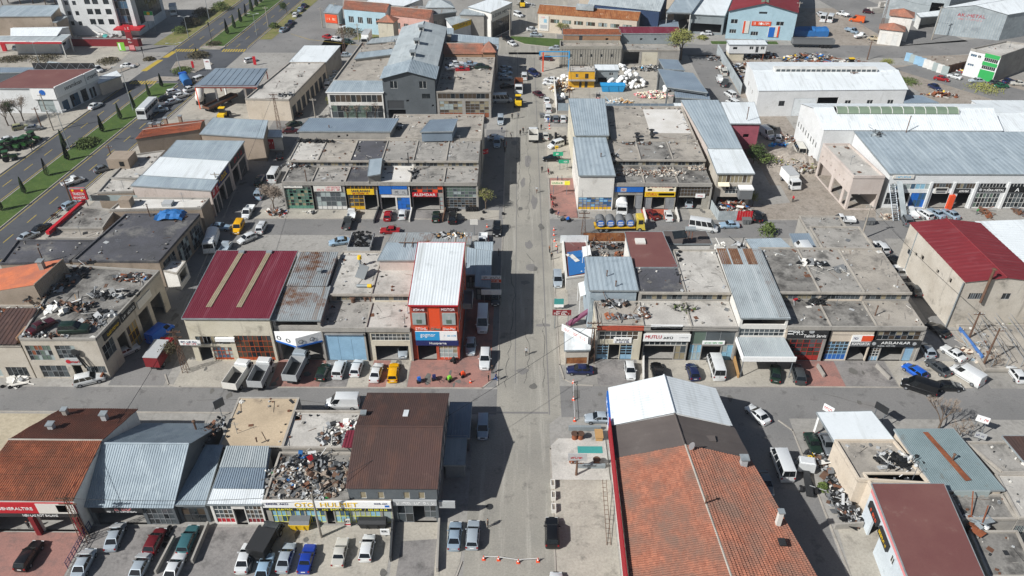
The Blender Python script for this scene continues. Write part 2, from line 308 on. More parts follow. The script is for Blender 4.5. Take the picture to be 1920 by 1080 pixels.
def rough_text(par, F, u0, v0, u1, v1, mat, w):             # lettering too small to read in the photograph: uneven strokes
    m = M(); u = u0; h = v1-v0; q = random.Random(int(u0*977+v0*131+F.A.x*13))
    while u < u1-.05:
        l = q.uniform(.3, .75)*h
        if q.random() < .82:
            a = min(u1, u+l); fbox(m, F, u, v0, w, u+.22*l, v1, w+.02)
            if q.random() < .6: fbox(m, F, u+.22*l, v1-.22*h, w, a, v1, w+.02)
            if q.random() < .6: fbox(m, F, u+.22*l, v0, w, a, v0+.22*h, w+.02)
            if q.random() < .5: fbox(m, F, a-.2*l, v0+.22*h, w, a, v1-.22*h, w+.02)
        u += l+.14*h
    return obj('lettering', m, mat, par)
def sign(par, F, u0, v0, u1, v1, mat, words=(), w0=.03, w1=.18, tilt=0, name='sign_board'):
    m = M(); fbox(m, F, u0, v0, w0, u1, v1, w1); o = obj(name, m, mat, par)
    W_, H_ = u1-u0, v1-v0
    for s, a, b, c, d, col in words:
        if s == '#': k = M(); fbox(k, F, u0+W_*a, v0+H_*b, w1, u0+W_*c, v0+H_*d, w1+.02); obj('colour_field', k, col, o)
        elif s == '@':
            k = M(); ce = F.p(u0+W_*(a+c)/2, v0+H_*(b+d)/2, w1); k.tube(ce, ce+F.N*.035, H_*(d-b)/2, n=14); obj('emblem', k, col, o)
        elif s == '~': rough_text(o, F, u0+W_*a, v0+H_*b, u0+W_*c, v0+H_*d, col, w1+.01)
        else: text(o, F, u0+W_*a, v0+H_*b, u0+W_*c, v0+H_*d, s, col, w1+.03)
    return o

# ------------------------------------------------------------------ ground, roads, kerbs
def sheet(name, polys, z, mat, kind='structure'):
    m = M()
    for p in polys: m.face(*[(x, y, z) for x, y in p])
    return struct(name, m, mat)
def rc(x0, x1, y0, y1): return [(x0, y0), (x1, y0), (x1, y1), (x0, y1)]
def hw(o, y): return o+(y-150)*.1                            # the dual carriageway drifts slightly off the street grid
sheet('ground', [rc(-700, 700, -200, 1200)], 0, 'ground')
sheet('bare_earth', [rc(60, 72, 143, 200), rc(60, 74, 128, 150), [(92, 257), (135, 258), (128, 300), (95, 300)], [(118, 205), (155, 196), (155, 224), (126, 240), (110, 238)], rc(62, 92, 212, 246), rc(-75, -56, 268, 285)], .004, 'soil')
sheet('main_road', [rc(-3.1, 6.8, 86, 250), [(-6.5, 30), (4.9, 30), (4.9, 84), (6.8, 86), (-3.1, 86), (-6.5, 84)], rc(-12, 13, 248, 270), [(-12, 270), (13, 270), (24, 340), (2, 340)]], .008, 'road_main')
sheet('side_road', [rc(-130, -3.1, 86, 91.6), rc(6.8, 130, 85.5, 92.4), rc(-56, -3.1, 137.6, 144), rc(6.8, 130, 137.2, 144.4), rc(-65, -56.2, 92, 262), rc(-56, -8.3, 190.5, 196.6), rc(72.2, 75, 92.4, 137.2), [(31, 40), (40.5, 40), (41.2, 85.5), (31, 85.5)], rc(54, 63, 197, 248), rc(13, 54, 193, 197), rc(-130, -12, 249, 268),
  [(13, 249), (60, 247), (125, 245.5), (200, 262), (200, 276), (125, 257.5), (60, 258), (13, 268)], [(115, 236), (126, 241), (148, 216), (170, 200), (164, 192), (140, 203)], [(-88, 268), (-62, 268), (-66, 300), (-74, 345), (-92, 345), (-86, 290)], [(125, 257), (150, 262), (128, 330), (112, 330)]], .012, 'road_side')
hs = lambda a, b, y0, y1, dz=0: [(hw(a, y0), y0), (hw(b, y0), y0), (hw(b, y1), y1), (hw(a, y1), y1)]
sheet('highway', [hs(-122.5, -114, 60, 420), hs(-107, -98.5, 60, 420), hs(-114, -107, 222, 252)], .016, 'highway')
def kerb(name, pts, w=.22, h=.13, mat='kerb'):
    m = M()
    for (a, b), (c, d) in zip(pts, pts[1:]):
        v = Vector((c-a, d-b, 0)); n = Vector((-v.y, v.x, 0)).normalized()*w/2; p = Vector((a, b, 0)); q = Vector((c, d, 0)); e = v.normalized()*w*.49
        m.hexa([p-n-e, p+n-e, q+n+e, q-n+e][::-1]+[t+Vector((0, 0, h)) for t in [p-n-e, p+n-e, q+n+e, q-n+e][::-1]])
    return struct(name, m, mat)
for a in (-122.6, -98.4): kerb('kerb', [(hw(a, y), y) for y in (60, 150, 222) ]); kerb('kerb', [(hw(a, y), y) for y in (252, 330, 420)])
for y0, y1 in ((60, 222), (252, 420)):
    sheet('median', [hs(-113.8, -107.2, y0, y1)], .1, 'grass')
    kerb('median_kerb', [(hw(-113.9, y0), y0), (hw(-113.9, y1), y1)]); kerb('median_kerb', [(hw(-107.1, y0), y0), (hw(-107.1, y1), y1)]); kerb('median_kerb', [(hw(-113.9, y0), y0), (hw(-107.1, y0), y0)]); kerb('median_kerb', [(hw(-113.9, y1), y1), (hw(-107.1, y1), y1)])
m = M()
for y in range(62, 420, 8):
    if 218 < y < 254: continue
    for o in (-118.2, -102.8): m.face(*[(hw(o+q, y+r), y+r, .021) for q, r in ((-.09, 0), (.09, 0), (.09, 3.4), (-.09, 3.4))])
for o in (-121.9, -114.6, -106.4, -99.1):
    for y0, y1 in ((60, 220), (254, 420)): m.face(*[(hw(o+q, r), r, .021) for q, r in ((-.08, y0), (.08, y0), (.08, y1), (-.08, y1))])
for cy in (222.5, 251):
    for c0 in (-121.5, -106):
        for i in range(9): x = hw(c0+i*.85, cy); m.face(*[(x+a, cy+b, .021) for a, b in ((0, -1.3), (.5, -1.3), (.5, 1.3), (0, 1.3))])
struct('lane_marking', m, 'yellow_line')
sheet('hatched_marking', [[(hw(-123.2, 232), 232), (hw(-121.4, 232), 232), (hw(-121, 242), 242), (hw(-122.8, 242), 242)], [(hw(-122.4, 244), 244), (hw(-120.6, 244), 244), (hw(-120.2, 250), 250), (hw(-122, 250), 250)]], .021, 'yellow_line')
sheet('edge_line', [[(-78, 268.2), (-77.8, 268.2), (-70, 262.2), (-70.2, 262)], [(-70, 262), (-70, 262.2), (-52, 256.2), (-52, 256)]], .021, 'yellow_line')
# traffic islands at the junction
for pts in ([(-106, 233), (-98, 231), (-95, 238), (-100, 243), (-107, 240)], [(-133, 231.5), (-125.5, 232), (-125, 234.5), (-133, 234.5)], [(-123.4, 230), (-121, 230), (-117.5, 237), (-119, 239)], [(-110, 224), (-101, 224), (-101, 226.6), (-108, 227)], [(-104, 253), (-97, 252), (-96, 254.5), (-103, 255)]):
    m = M(); m.prism(pts, 0, .16); struct('traffic_island', m, 'soil'); kerb('island_kerb', pts+[pts[0]], .3, .2)
sheet('verge', [[(hw(-98.2, 262), 262), (hw(-94, 262), 262), (hw(-92.5, 330), 330), (hw(-98.2, 330), 330)], [(hw(-131, 256), 256), (hw(-122.8, 256), 256), (hw(-122.8, 330), 330), (hw(-128, 330), 330)], [(-56, 262), (-34, 262), (-36, 268), (-54, 270)]], .05, 'weeds')
sheet('lawn', [[(9.6, 255.5), (13, 254.5), (16, 256), (16, 263), (-2.2, 266.2), (-3.5, 264.5), (2, 258)][::1], [(64, 258.6), (86, 258.6), (86, 261.5), (64, 261.5)]], .05, 'grass')
kerb('lawn_kerb', [(-3.5, 264.5), (2, 258), (9.6, 255.5), (13, 254.5), (16, 256)])
sheet('highway_pavement', [hs(-131, -122.8, 100, 222), hs(-98.2, -93.5, 60, 196)], .03, 'pale_concrete')
# pavements and forecourts
def apron(name, polys, mat, z=.02): return sheet(name, polys, z, mat)
apron('forecourt', [rc(-8.2, -3.2, 92, 137)], 'road_side'); apron('forecourt', [rc(-8.2, -3.2, 144.2, 190)], 'road_side')
apron('red_brick_forecourt', [[(-17.4, 91.9), (-5.6, 91.9), (-4.2, 93.6), (-4.2, 98.6), (-17.4, 98.6)], rc(-9.1, -4.2, 98.6, 116)], 'red_paving', .024)
apron('worn_forecourt', [rc(-54.6, -39.4, 91.9, 98.3), rc(-27, -17.5, 91.9, 98.5)], 'pale_concrete', .024); apron('worn_red_forecourt', [rc(-39.3, -31.4, 91.9, 98.4), rc(-23.6, -20.8, 91.9, 98.4)], 'red_paving', .028)
apron('oily_forecourt', [rc(-31.3, -27.1, 91.9, 98.4), rc(12.9, 19.6, 92.6, 98.9), rc(-26.9, -17.2, 144.2, 148.1), rc(48, 60.5, 92.6, 98.9)], 'dark_apron', .024)
apron('worn_forecourt', [rc(19.8, 47.8, 92.6, 98.9), rc(60.7, 72, 92.6, 98.9), rc(-56, -27.2, 144.2, 148.1), rc(-17, -4, 144.2, 148.1), rc(37, 50, 144.5, 149)], 'pale_concrete', .024)
apron('red_forecourt', [rc(45.9, 52.2, 92.6, 98.8)], 'red_paving', .032); apron('orange_red_forecourt', [rc(26.7, 32.6, 144.6, 148.9)], 'brick_red_paving', .03)
apron('red_corner_pavement', [[(8.2, 146.2), (10, 145), (12.8, 144.8), (12.8, 163), (7.4, 163), (7.2, 149)]], 'red_paving', .12)
apron('pavement', [rc(6.9, 12.7, 163.2, 192), rc(6.9, 13.2, 198, 246), rc(7, 9.3, 97.5, 136)], 'pale_concrete', .03)
apron('concrete_yard', [[(5, 40), (12.7, 40), (13.1, 77), (5, 77)]], 'pale_concrete', .03); apron('raised_terrace', [[(5, 73.2), (13, 73.2), (13, 81), (6.2, 81), (5, 79.6)]], 'roof_conc_pale', .16)
apron('lower_forecourt', [rc(-67, -55.7, 50, 64)], 'red_paving', .024); apron('lower_forecourt', [rc(-55.4, -32, 48, 65)], 'dark_apron', .024); apron('lower_forecourt', [rc(-31.8, -16, 45, 65.4), rc(-15.6, -9.5, 45, 66)], 'pale_concrete', .024); apron('dark_patch', [[(-14.9, 52), (-10, 52), (-10.2, 63.4), (-14.7, 63)]], 'dark_apron', .03)
apron('lower_pavement', [[(-9.3, 52), (-8.4, 55), (-7, 60), (-6.6, 66), (-9.6, 66)]], 'pale_concrete', .028)
apron('sandy_lot', [rc(-95, -65, 72, 85.6)], 'sandy', .02)
apron('right_pavement', [[(40.8, 40), (52, 40), (48.5, 62), (47.5, 66), (42, 66), (41.3, 58)]], 'pale_concrete', .02)
apron('yard_floor', [rc(10.6, 42, 200.9, 240)], 'pale_concrete', .02); apron('fuel_station_floor', [[(-175, 232.5), (-124.5, 232.5), (-126, 262), (-175, 262)], rc(-92, -66, 196, 218)], 'pale_concrete', .02); apron('dirt_forecourt', [[(50, 144.6), (76, 144.6), (78, 150), (66, 158), (60, 152), (50, 150)]], 'soil', .02)
for pts in ([(-3.1, 92.5), (-3.1, 137)], [(-3.1, 144.6), (-3.1, 190)], [(7, 97.5), (6.9, 136.5)], [(7, 97.5), (7.6, 94), (9.5, 92.7), (12, 92.5)], [(-56.8, 94.5), (-55.4, 92.2), (-53.4, 91.7), (-5.5, 91.8), (-4, 93.6)], [(7.1, 163), (7.1, 149), (8, 146.2), (10, 145), (24, 144.6)], [(6.9, 163.2), (6.9, 192)], [(4.9, 40), (4.9, 79), (6, 81)], [(-56, 144.2), (-8, 144.2), (-4, 145.5)], [(-110, 86), (-21, 86)],
  [(41.2, 58), (41, 83), (39.5, 85)], [(-6.8, 60), (-8.4, 54), (-9.4, 52)], [(20, 92.5), (72, 92.5)], [(52, 144.5), (130, 144.5)], [(31, 40), (31, 84)]): kerb('kerb', pts, .2, .1)
# tar patches, cracks and worn seams in the carriageway
m = M()
for x, y, w, l in ((1.5, 121, 2.2, 1.6), (2.8, 126, 2.6, 3.2), (2.2, 134, 1.8, 4), (4.4, 108, 3.2, 1.1), (1, 96, 2.4, 2), (3.6, 152, 1.6, 7), (1.2, 161, 1.3, 5), (2.4, 172, 1.5, 9), (-1, 182, 2, 3), (-26, 88.5, 5, 1.8), (24, 89, 4, 1.5), (54, 88.5, 4.5, 1.7), (-34, 141, 6, 2), (30, 141, 7, 3), (44, 140, 4, 2), (44, 139, 3, 1)):
    k = 10; m.face(*[(x+w/2*math.cos(6.283*i/k)*rnd.uniform(.6, 1.1), y+l/2*math.sin(6.283*i/k)*rnd.uniform(.6, 1.1), .0145+rnd.random()*.002) for i in range(k)])
struct('road_patch', m, 'road_patch')
def crack(pts, w=.08, jit=.3):
    m = M(); P = []
    for (a, b), (c, d) in zip(pts, pts[1:]):
        n = max(2, int(math.hypot(c-a, d-b)/1.2))
        P += [(a+(c-a)*i/n+rnd.uniform(-jit, jit), b+(d-b)*i/n) for i in range(n)]
    P.append(pts[-1])
    for (a, b), (c, d) in zip(P, P[1:]):
        l = math.hypot(c-a, d-b) or 1; nx, ny = -(d-b)/l*w*rnd.uniform(.3, .7), (c-a)/l*w*rnd.uniform(.3, .7)
        m.face((a-nx, b-ny, .0185), (c-nx, d-ny, .0185), (c+nx, d+ny, .0185), (a+nx, b+ny, .0185))
    struct('road_crack', m, 'crack')
for p in ([(-1.8, 92), (-1.2, 104), (-.4, 118), (-1.2, 124)], [(0, 145), (.3, 168), (.1, 190)], [(2.3, 146), (2.8, 158), (2.4, 176), (2, 192)], [(1, 93), (2.2, 99), (1.4, 106)], [(3.2, 128), (1.8, 131)], [(4.4, 92), (4.6, 110)], [(-50, 88.7), (-36, 89.2), (-28, 88)], [(20, 88), (34, 90)], [(48, 91), (58, 87)]): crack(p)
sheet('road_seam', [rc(-6.3, 4.8, 86.2, 86.6), rc(-.35, -.2, 93, 250), rc(4.9, 5.1, 86, 245)], .0165, 'road_patch')
# ------------------------------------------------------------------ building kit
DEB = ('c_dark', 'c_mid', 'wall_conc', 'pole_rust', 'c_lgrey', 'c_brown', 'roof_conc_dirty', 'c_offwhite')
def litter(rt, x0, x1, y0, y1, z):                            # small loose bits, bricks, wires and an aerial on a flat roof
    q = random.Random(int(x0*53+y0*29)); m = M(); n = int(min(90, 10+(x1-x0)*(y1-y0)*.22))
    for i in range(n):
        m.cur = q.randrange(len(DEB)); x, y = q.choice((q.uniform(x0, x1), x0+.3, x1-.3, q.uniform(x0, x1))), q.choice((q.uniform(y0, y1), q.uniform(y0, y1), y1-.4)); r = q.random(); x += q.gauss(0, .15); y += q.gauss(0, .15)
        if r < .2: a = q.uniform(0, 6.28); l = q.uniform(.6, 3); m.tube((x, y, z+.05), (min(x1, max(x0, x+l*math.cos(a))), min(y1, max(y0, y+l*math.sin(a))), z+.05), .03, n=3)
        elif r < .3: m.obox((x, y, z+.03), (q.uniform(.4, 1.1), q.uniform(.3, .9), .04), q.uniform(0, 6))
        else: s_ = q.uniform(.08, .32); m.obox((x, y, z+s_*.4), (s_*q.uniform(.7, 1.8), s_, s_*.8), q.uniform(0, 6))
    o = obj('loose_debris', m, DEB, rt); o['kind'] = 'stuff'
    if q.random() < .5: x, y = q.uniform(x0+.5, x1-.5), q.uniform(y0+.5, y1-.5); obj('aerial', M().tube((x, y, z-.1), (x, y, z+2.2), .04, n=4).tube((x-.6, y, z+2), (x+.6, y, z+2), .025, n=3).tube((x-.4, y, z+1.7), (x+.4, y, z+1.7), .025, n=3), 'steel', rt)
def ops_fill(rt, F, H, ops):
    for o in ops:
        u0, v0, u1, v1, k = o[0]*F.W, o[1]*H, o[2]*F.W, o[3]*H, o[4]; d = o[5] if len(o) > 5 else {}
        if k == 'g': grid(rt, F, u0, v0, u1, v1, **d)
        elif k == 'w': grid(rt, F, u0, v0, u1, v1, d.get('cols', 2), d.get('rows', 1), d.get('fr', 'fr_white'), d.get('gl', ('gl_dark',)), .09)
        elif k == 's':
            m = M(); m.corr(F.p(u0, v1, -.12), F.p(u0, v0, -.12), F.p(u1, v0, -.12), F.p(u1, v1, -.12), d.get('pitch', .3), .04); obj('shutter', m, d.get('mat', 'fr_grey'), rt)
        elif k == 'd':
            n = d.get('n', 1)
            for i in range(n): unit('door', d.get('mat', 'fr_grey'), rt, F.p(u0+(u1-u0)*(i+.5)/n, (v0+v1)/2, -.1), ((u1-u0)/n-.04, .08, v1-v0-.03), F.rz())
def mop(F, H, ops): return [(o[0]*F.W, o[1]*H, o[2]*F.W, o[3]*H) for o in ops]
def coping(rt, poly, z, par=.35, t=.25, mat='kerb', name='parapet', skip=()):
    n = len(poly); c = Vector((sum(p[0] for p in poly)/n, sum(p[1] for p in poly)/n, 0)); m = M()
    for i in range(n):
        if i in skip: continue
        a = Vector((*poly[i][:2], 0)); b = Vector((*poly[(i+1) % n][:2], 0)); d = (b-a).normalized(); nn = Vector((-d.y, d.x, 0))*t; e = d*(t if i % 2 else .0)
        o = Vector((d.y, -d.x, 0))*.03
        q = [a+o+e, b+o-e, b+nn-e, a+nn+e]; m.hexa([p+Vector((0, 0, z-.12)) for p in q]+[p+Vector((0, 0, z+par)) for p in q])
    return obj(name, m, mat, rt)
def bld(name, label, poly, h, wallm, roof, front=(), right=(), left=(), back=(), par=.35, cat='building', group=None, ov=.25, z0=0., pmat='kerb', skip=()):
    poly = [Vector((p[0], p[1], 0)) for p in poly]; c = sum(poly, Vector())/4; rt = root(name, (c.x, c.y, z0), label, cat, group)
    Fs = [Fr(poly[i], poly[(i+1) % 4], z0) for i in range(4)]; H = h-z0; allops = [front, right, back, left]; m = M()
    for F, o in zip(Fs, allops): wallpanel(m, F, H, mop(F, H, o))
    kind, rm = roof[0], roof[1]; P = [Vector((p.x, p.y, h)) for p in poly]
    dx = lambda p, o: p+(p-Vector((c.x, c.y, p.z))).normalized()*o*1.4
    if kind == 'flat':
        obj('roof', M().prism([(p.x, p.y) for p in poly], h-.25, h), rm, rt)
        if par: coping(rt, poly, h, par, mat=pmat, skip=skip)
        xs_ = sorted(p.x for p in poly); ys_ = sorted(p.y for p in poly); litter(rt, xs_[1]+.5, xs_[2]-.5, ys_[1]+.5, ys_[2]-.5, h)
    elif kind in ('corr', 'plain'):
        hf, hb = roof[2], roof[3]; Q = [dx(p, ov) for p in P]; 
        for i, z in enumerate((hf, hf, hb, hb)): Q[i].z = z+.06
        if hf > h or hb > h:
            a = [Vector((p.x, p.y, z)) for p, z in zip(poly, (hf, hf, hb, hb))]
            for i in range(4): j = (i+1) % 4; m.face(P[i], P[j], a[j], a[i])
        r = M(); rows = roof[5] if len(roof) > 5 else 1; pt = roof[4] if len(roof) > 4 else .5
        if kind == 'corr': r.corr(*Q, pt, .018 if rm in ('metal_white', 'metal_brown') else .03, rows)
        else: r.hexa([q-Vector((0, 0, .12)) for q in Q]+Q)
        ro = obj('roof', r, rm, rt)
        fm = M()
        for i in range(4):
            j = (i+1) % 4; a, b = Q[i], Q[j]; d = (b-a).normalized(); o = Vector((d.y, -d.x, 0))*.04; dn = Vector((0, 0, .22)); up = Vector((0, 0, .05))
            fm.hexa([a-dn+o, b-dn+o, b-dn-o, a-dn-o, a+up+o, b+up+o, b+up-o, a+up-o])
        obj('roof_edge', fm, pmat if pmat != 'kerb' else 'galv', rt)
    elif kind in ('gx', 'gy', 'tx', 'ty'):                    # gables: ridge along x or y, ribbed metal or tiles
        hr = roof[2]; m2 = roof[3] if len(roof) > 3 else rm; pt = roof[4] if len(roof) > 4 else .5; Q = [dx(p, ov) for p in P]; f = roof[5] if len(roof) > 5 else .5
        if kind[1] == 'x': r0, r1 = Q[0].lerp(Q[3], f), Q[1].lerp(Q[2], f); w0, w1 = P[0].lerp(P[3], f), P[1].lerp(P[2], f); sl = ((Q[0], Q[1], r1, r0), (Q[2], Q[3], r0, r1)); ends = ((P[3], P[0], w0), (P[1], P[2], w1))
        else: r0, r1 = Q[0].lerp(Q[1], f), Q[3].lerp(Q[2], f); w0, w1 = P[0].lerp(P[1], f), P[3].lerp(P[2], f); sl = ((Q[3], Q[0], r0, r1), (Q[1], Q[2], r1, r0)); ends = ((P[0], P[1], w0), (P[2], P[3], w1))
        for v in (r0, r1): v.z = hr
        for v in (w0, w1): v.z = hr-.08
        for e in ends: m.face(*e)
        for q, mm in zip(sl, (rm, m2)):
            r = M(); (r.tiles(*[v+Vector((0, 0, .03)) for v in q], step=.12 if kind == 'ty' else .04) if kind[0] == 't' else r.corr(*q, pt, .018 if rm in ('metal_white', 'metal_brown') else .05 if pt < .4 else .03))
            ro = obj('roof', r, mm, rt)
            if kind[0] == 't': ro['kind'] = 'stuff'
        k = M(); d = (r1-r0).normalized(); k.tube(r0+Vector((0, 0, .06)), r1+Vector((0, 0, .06)), .14, n=6); obj('ridge_cap', k, 'kerb' if kind[0] == 't' else mm, rt)
    elif kind == 'hip':
        hr = roof[2]; Q = [dx(p, .5) for p in P]; ap = Vector((c.x, c.y, hr))
        for i in range(4): r = M(); r.face(Q[i], Q[(i+1) % 4], ap); r.face(*[q-Vector((0, 0, .1)) for q in (Q[(i+1) % 4], Q[i])], ap-Vector((0, 0, .1))); obj('roof', r, rm, rt)
    obj('wall', m, wallm, rt)
    for F, o in zip(Fs, allops): ops_fill(rt, F, H, o)
    return rt, Fs, H
def rect(k, xl, xr, yf, yb, h):                               # axis-aligned footprint from roof corners seen at height h
    a = G(k, xl, yf, h); b = G(k, xr, yf, h); c = G(k, (xl+xr)/2, yb, h); y = (a.y+b.y)/2; return [(a.x, y), (b.x, y), (b.x, c.y), (a.x, c.y)]
def quad(k, pts, h): return [tuple(G(k, x, y, h)[:2]) for x, y in pts]
def shop(label, x0, x1, row, ops, wallm='wall_conc', r1='roof_conc', r2='roof_conc', par=.3, beam='wall_conc', pillar='wall_conc', group=None, cl=('gl_dark', 'gl_grey', 'gl_tan'), r2on=True, divider=True, side=()):
    """one bay of a terrace of workshops: low front room, taller rear room with a clerestory strip"""
    Yf, h1, Ys, h2, Yb = row; rt = root('workshop', ((x0+x1)/2, Yf, 0), label, 'workshop', group); m = M()
    F = Fr((x0, Yf), (x1, Yf)); Hf = h1-.45; wallpanel(m, F, Hf, mop(F, Hf, ops))
    Fr_ = Fr((x1, Yf), (x1, Ys)); wallpanel(m, Fr_, h1-.25, mop(Fr_, h1-.25, side)); ops_fill(rt, Fr_, h1-.25, side)
    for a, b in (((x0, Ys), (x0, Yf)),): wallpanel(m, Fr(a, b), h1-.25, [])
    if r2on:
        wallpanel(m, Fr((x1, Ys), (x1, Yb)), h2-.2, []); wallpanel(m, Fr((x1, Yb), (x0, Yb)), h2-.2, []); wallpanel(m, Fr((x0, Yb), (x0, Ys)), h2-.2, [])
        Fc = Fr((x0, Ys), (x1, Ys), h1); hc = h2-h1-.25; o = [(.06, .2, .94, .85)]; wallpanel(m, Fc, hc, mop(Fc, hc, o), .15)
        grid(rt, Fc, .06*Fc.W, .2*hc, .94*Fc.W, .85*hc, 8, 1, 'fr_grey', cl, .06, name='clerestory')
        obj('upper_roof', M().box(x0+.01, Ys-.35, h2-.22, x1-.01, Yb+.1, h2), r2, rt)
        obj('upper_coping', M().box(x0+.02, Ys-.4, h2-.2, x1-.02, Ys-.1, h2+.18), 'kerb', rt); obj('rear_coping', M().box(x0+.02, Yb-.2, h2-.1, x1-.02, Yb+.12, h2+.25), 'kerb', rt)
    obj('roof', M().box(x0+.01, Yf-.02, h1-.25, x1-.01, Ys-.01, h1), r1, rt)
    litter(rt, x0+.4, x1-.4, Yf+.4, Ys-.6, h1)
    if r2on: litter(rt, x0+.4, x1-.4, Ys+.2, Yb-.5, h2)
    obj('beam', M().box(x0+.02, Yf-.3, h1-.5, x1-.02, Yf-.03, h1+par), beam, rt)
    if divider:
        d = M().box(x0-.12, Yf+.05, h1-.1, x0+.12, Ys-.5, h1+.22)
        if r2on: d.box(x0-.12, Ys+.02, h2-.1, x0+.12, Yb-.3, h2+.2)
        obj('party_wall', d, 'kerb', rt)
    for x in (x0, x1): obj('pillar', M().box(x-.16, Yf-.22, 0, x+.16, Yf+.05, h1-.5), pillar, rt)
    obj('wall', m, wallm, rt); ops_fill(rt, F, Hf, ops)
    return rt, F, Hf
def chimney(rt, x, y, z, h=1.6, w=.5, mat='wall_conc', cap='galv'):
    o = obj('chimney', M().box(x-w/2, y-w/2, z-.3, x+w/2, y+w/2, z+h), mat, rt); obj('chimney_cap', M().box(x-w*.7, y-w*.7, z+h, x+w*.7, y+w*.7, z+h+.15), cap, o)
def flue(rt, x, y, z, h=1.4, r=.12, mat='pole_rust'): obj('flue', M().tube((x, y, z-.2), (x, y, z+h), r, n=8).tube((x, y, z+h+.08), (x, y, z+h+.2), r*2, r*.6, n=8), mat, rt)

# ------------------------------------------------------------------ buildings
xs = lambda px,py,h: G('P',px,py,h).x
g = dict
# --- left, middle row
ROW = (98.4,6.7,105.6,8.3,118.4)
rt,Fs,H = bld('workshop_hall','wide hall with dark maroon ribbed roof and two long skylight strips',[(-52.9,98),(-39.3,98),(-39.3,117),(-53.4,117)],9.0,'wall_cream',('corr','metal_maroon',9.0,9.2,.32),
  front=[(.07,.0,.22,.33,'o'),(.24,.03,.47,.33,'g',g(cols=5,rows=3,fr='fr_orange',gl=('gl_grey','gl_blue','gl_pale'),panel=.15)),(.07,.4,.47,.58,'g',g(cols=9,rows=1,fr='fr_grey',gl=('gl_brown','gl_grey','gl_tan'),miss=.15)),
         (.53,.02,.97,.6,'g',g(cols=8,rows=4,fr='fr_orange',gl=('gl_brown','gl_dark','gl_brown'),panel=.12,pmat='fr_orange'))],par=0)
for x in (-49.4,-44.5): obj('skylight_strip',M().corr((x-.75,100.6,9.19),(x+.15,100.6,9.19),(x+.9,116.6,9.37),(x,116.6,9.37),.3,.03),'skylight',rt)
for x in (-48.9,-44): obj('ridge_vent',M().box(x-.5,116.2,9.1,x+.5,116.9,9.6),'galv',rt)
sign(rt,Fs[0],-1.6,3.9,1.9,4.9,'c_white',[('~',.1,.5,.9,.85,'c_navy'),('~',.2,.1,.8,.4,'c_red')],.5,.65); sign(rt,Fs[0],4.3,4.5,7.4,5.2,'c_white',[],.1,.5)
rt,Fs,H = bld('workshop','workshop with rust-streaked two-level metal roof and folded white canopy',[(-39.1,98.6),(-31.5,98.6),(-31.6,106.9),(-38.6,106.9)],8.3,'wall_conc',('corr','metal_rusty',8.3,8.7,.35,2),
  front=[(.06,.0,.94,.5,'o'),(.06,.84,.94,.97,'o')],par=0)
obj('rear_wall',M().box(-38.5,107,0,-32,116.6,8.9),'wall_pink',rt); obj('rear_roof',M().corr((-38.7,106.8,9),(-31.8,106.8,9),(-31.8,116.8,9.35),(-38.7,116.8,9.35),.35,.06,2),'metal_rusty',rt); chimney(rt,-33.8,110.5,9.1,.7,.6,'wall_mgrey')
can = obj('canopy_sign',M().hexa([(-39.1,98.2,4.3),(-35.3,96.6,4),(-31.4,98.2,4.3),(-35.3,98.3,4.2),(-39.1,98.2,6.2),(-35.3,96.6,6),(-31.4,98.2,6.2),(-35.3,98.3,6.2)]),'c_white',rt)
for a,b in (((-39.1,98.16),(-35.3,96.55)),((-35.3,96.55),(-31.4,98.16))):
    f = Fr(a,b,4.05); k = M(); fbox(k,f,.1,.1,0,f.W-.1,.4,.04); obj('blue_stripe',k,'c_blue',can)
    for u in (.8,2.6): ce = f.p(u,1.1,.03); k = M(); k.ring(ce,f.N,.42,.3,.04,10); obj('emblem',k,'c_mid',can)
x = [xs(p,615,6.7) for p in (602,686,769)]
rt,F,H = shop('flat-roofed workshop with large closed pale steel doors',x[0],x[1],ROW,[(.05,0,.93,.88,'d',g(n=3,mat='fr_lblue'))],r1='roof_conc',r2='roof_conc_pale')
obj('door_rail',M().box(x[0]+.4,98.1,5.5,x[1]-.5,98.35,5.65),'fr_grey',rt)
rt,F,H = shop('flat-roofed workshop with white window band above a dark open garage',x[1],x[2],ROW,[(.1,.68,.97,.9,'g',g(cols=9,rows=2,fr='fr_white',gl=('gl_grey','gl_dark'))),(.16,0,.92,.5,'o')],r1='roof_conc_pale',r2='roof_conc_pale',wallm='wall_cream')
rt,Fs,H = bld('machinery_shop','three-storey orange-red shop with white ribbed roof and dealer signs',[(-17.0,98.6),(-9.4,98.6),(-9.3,116),(-17.3,116)],11.3,'wall_orange',('corr','metal_white',11.4,11.7,.45),
  front=[(.1,0,.5,.28,'o'),(.56,.02,.95,.28,'g',g(cols=4,rows=3,fr='fr_white',gl=('gl_pale','gl_tan','gl_pale'),panel=.12,pmat='c_orange')),(.38,.62,.62,.97,'d',g(mat='c_orange'))],
  right=[(.08+i*.14,.42,.18+i*.14,.6,'w',g(cols=2)) for i in range(6)]+[(.08+i*.14,.7,.18+i*.14,.88,'w',g(cols=2)) for i in range(6)],par=0,pmat='c_red')
F = Fs[0]
sign(rt,F,.4,10.2,2.5,10.9,'c_darkred',[('ZİRVE',.08,.15,.92,.85,'c_white')]); sign(rt,F,4.9,10.2,7.3,10.9,'c_darkred',[('MOTOR',.06,.15,.94,.85,'c_white')])
for a in (.35,5.1): sign(rt,F,a,7.5,a+2.1,9.8,'gl_pale',[('#',.3,.1,.7,.45,'gl_green'),('#',.45,.45,.6,.75,'c_lgrey')],name='poster')
for s,a,b,c in (('STIHL',.6,2.7,'c_white'),('Oleo',3.1,4.8,'c_teal'),('Oleo-Mac',5,7.2,'c_white')): sign(rt,F,a,6.3,b,6.95,'c_orange',[(s,.05,.12,.95,.88,c)],.03,.1)
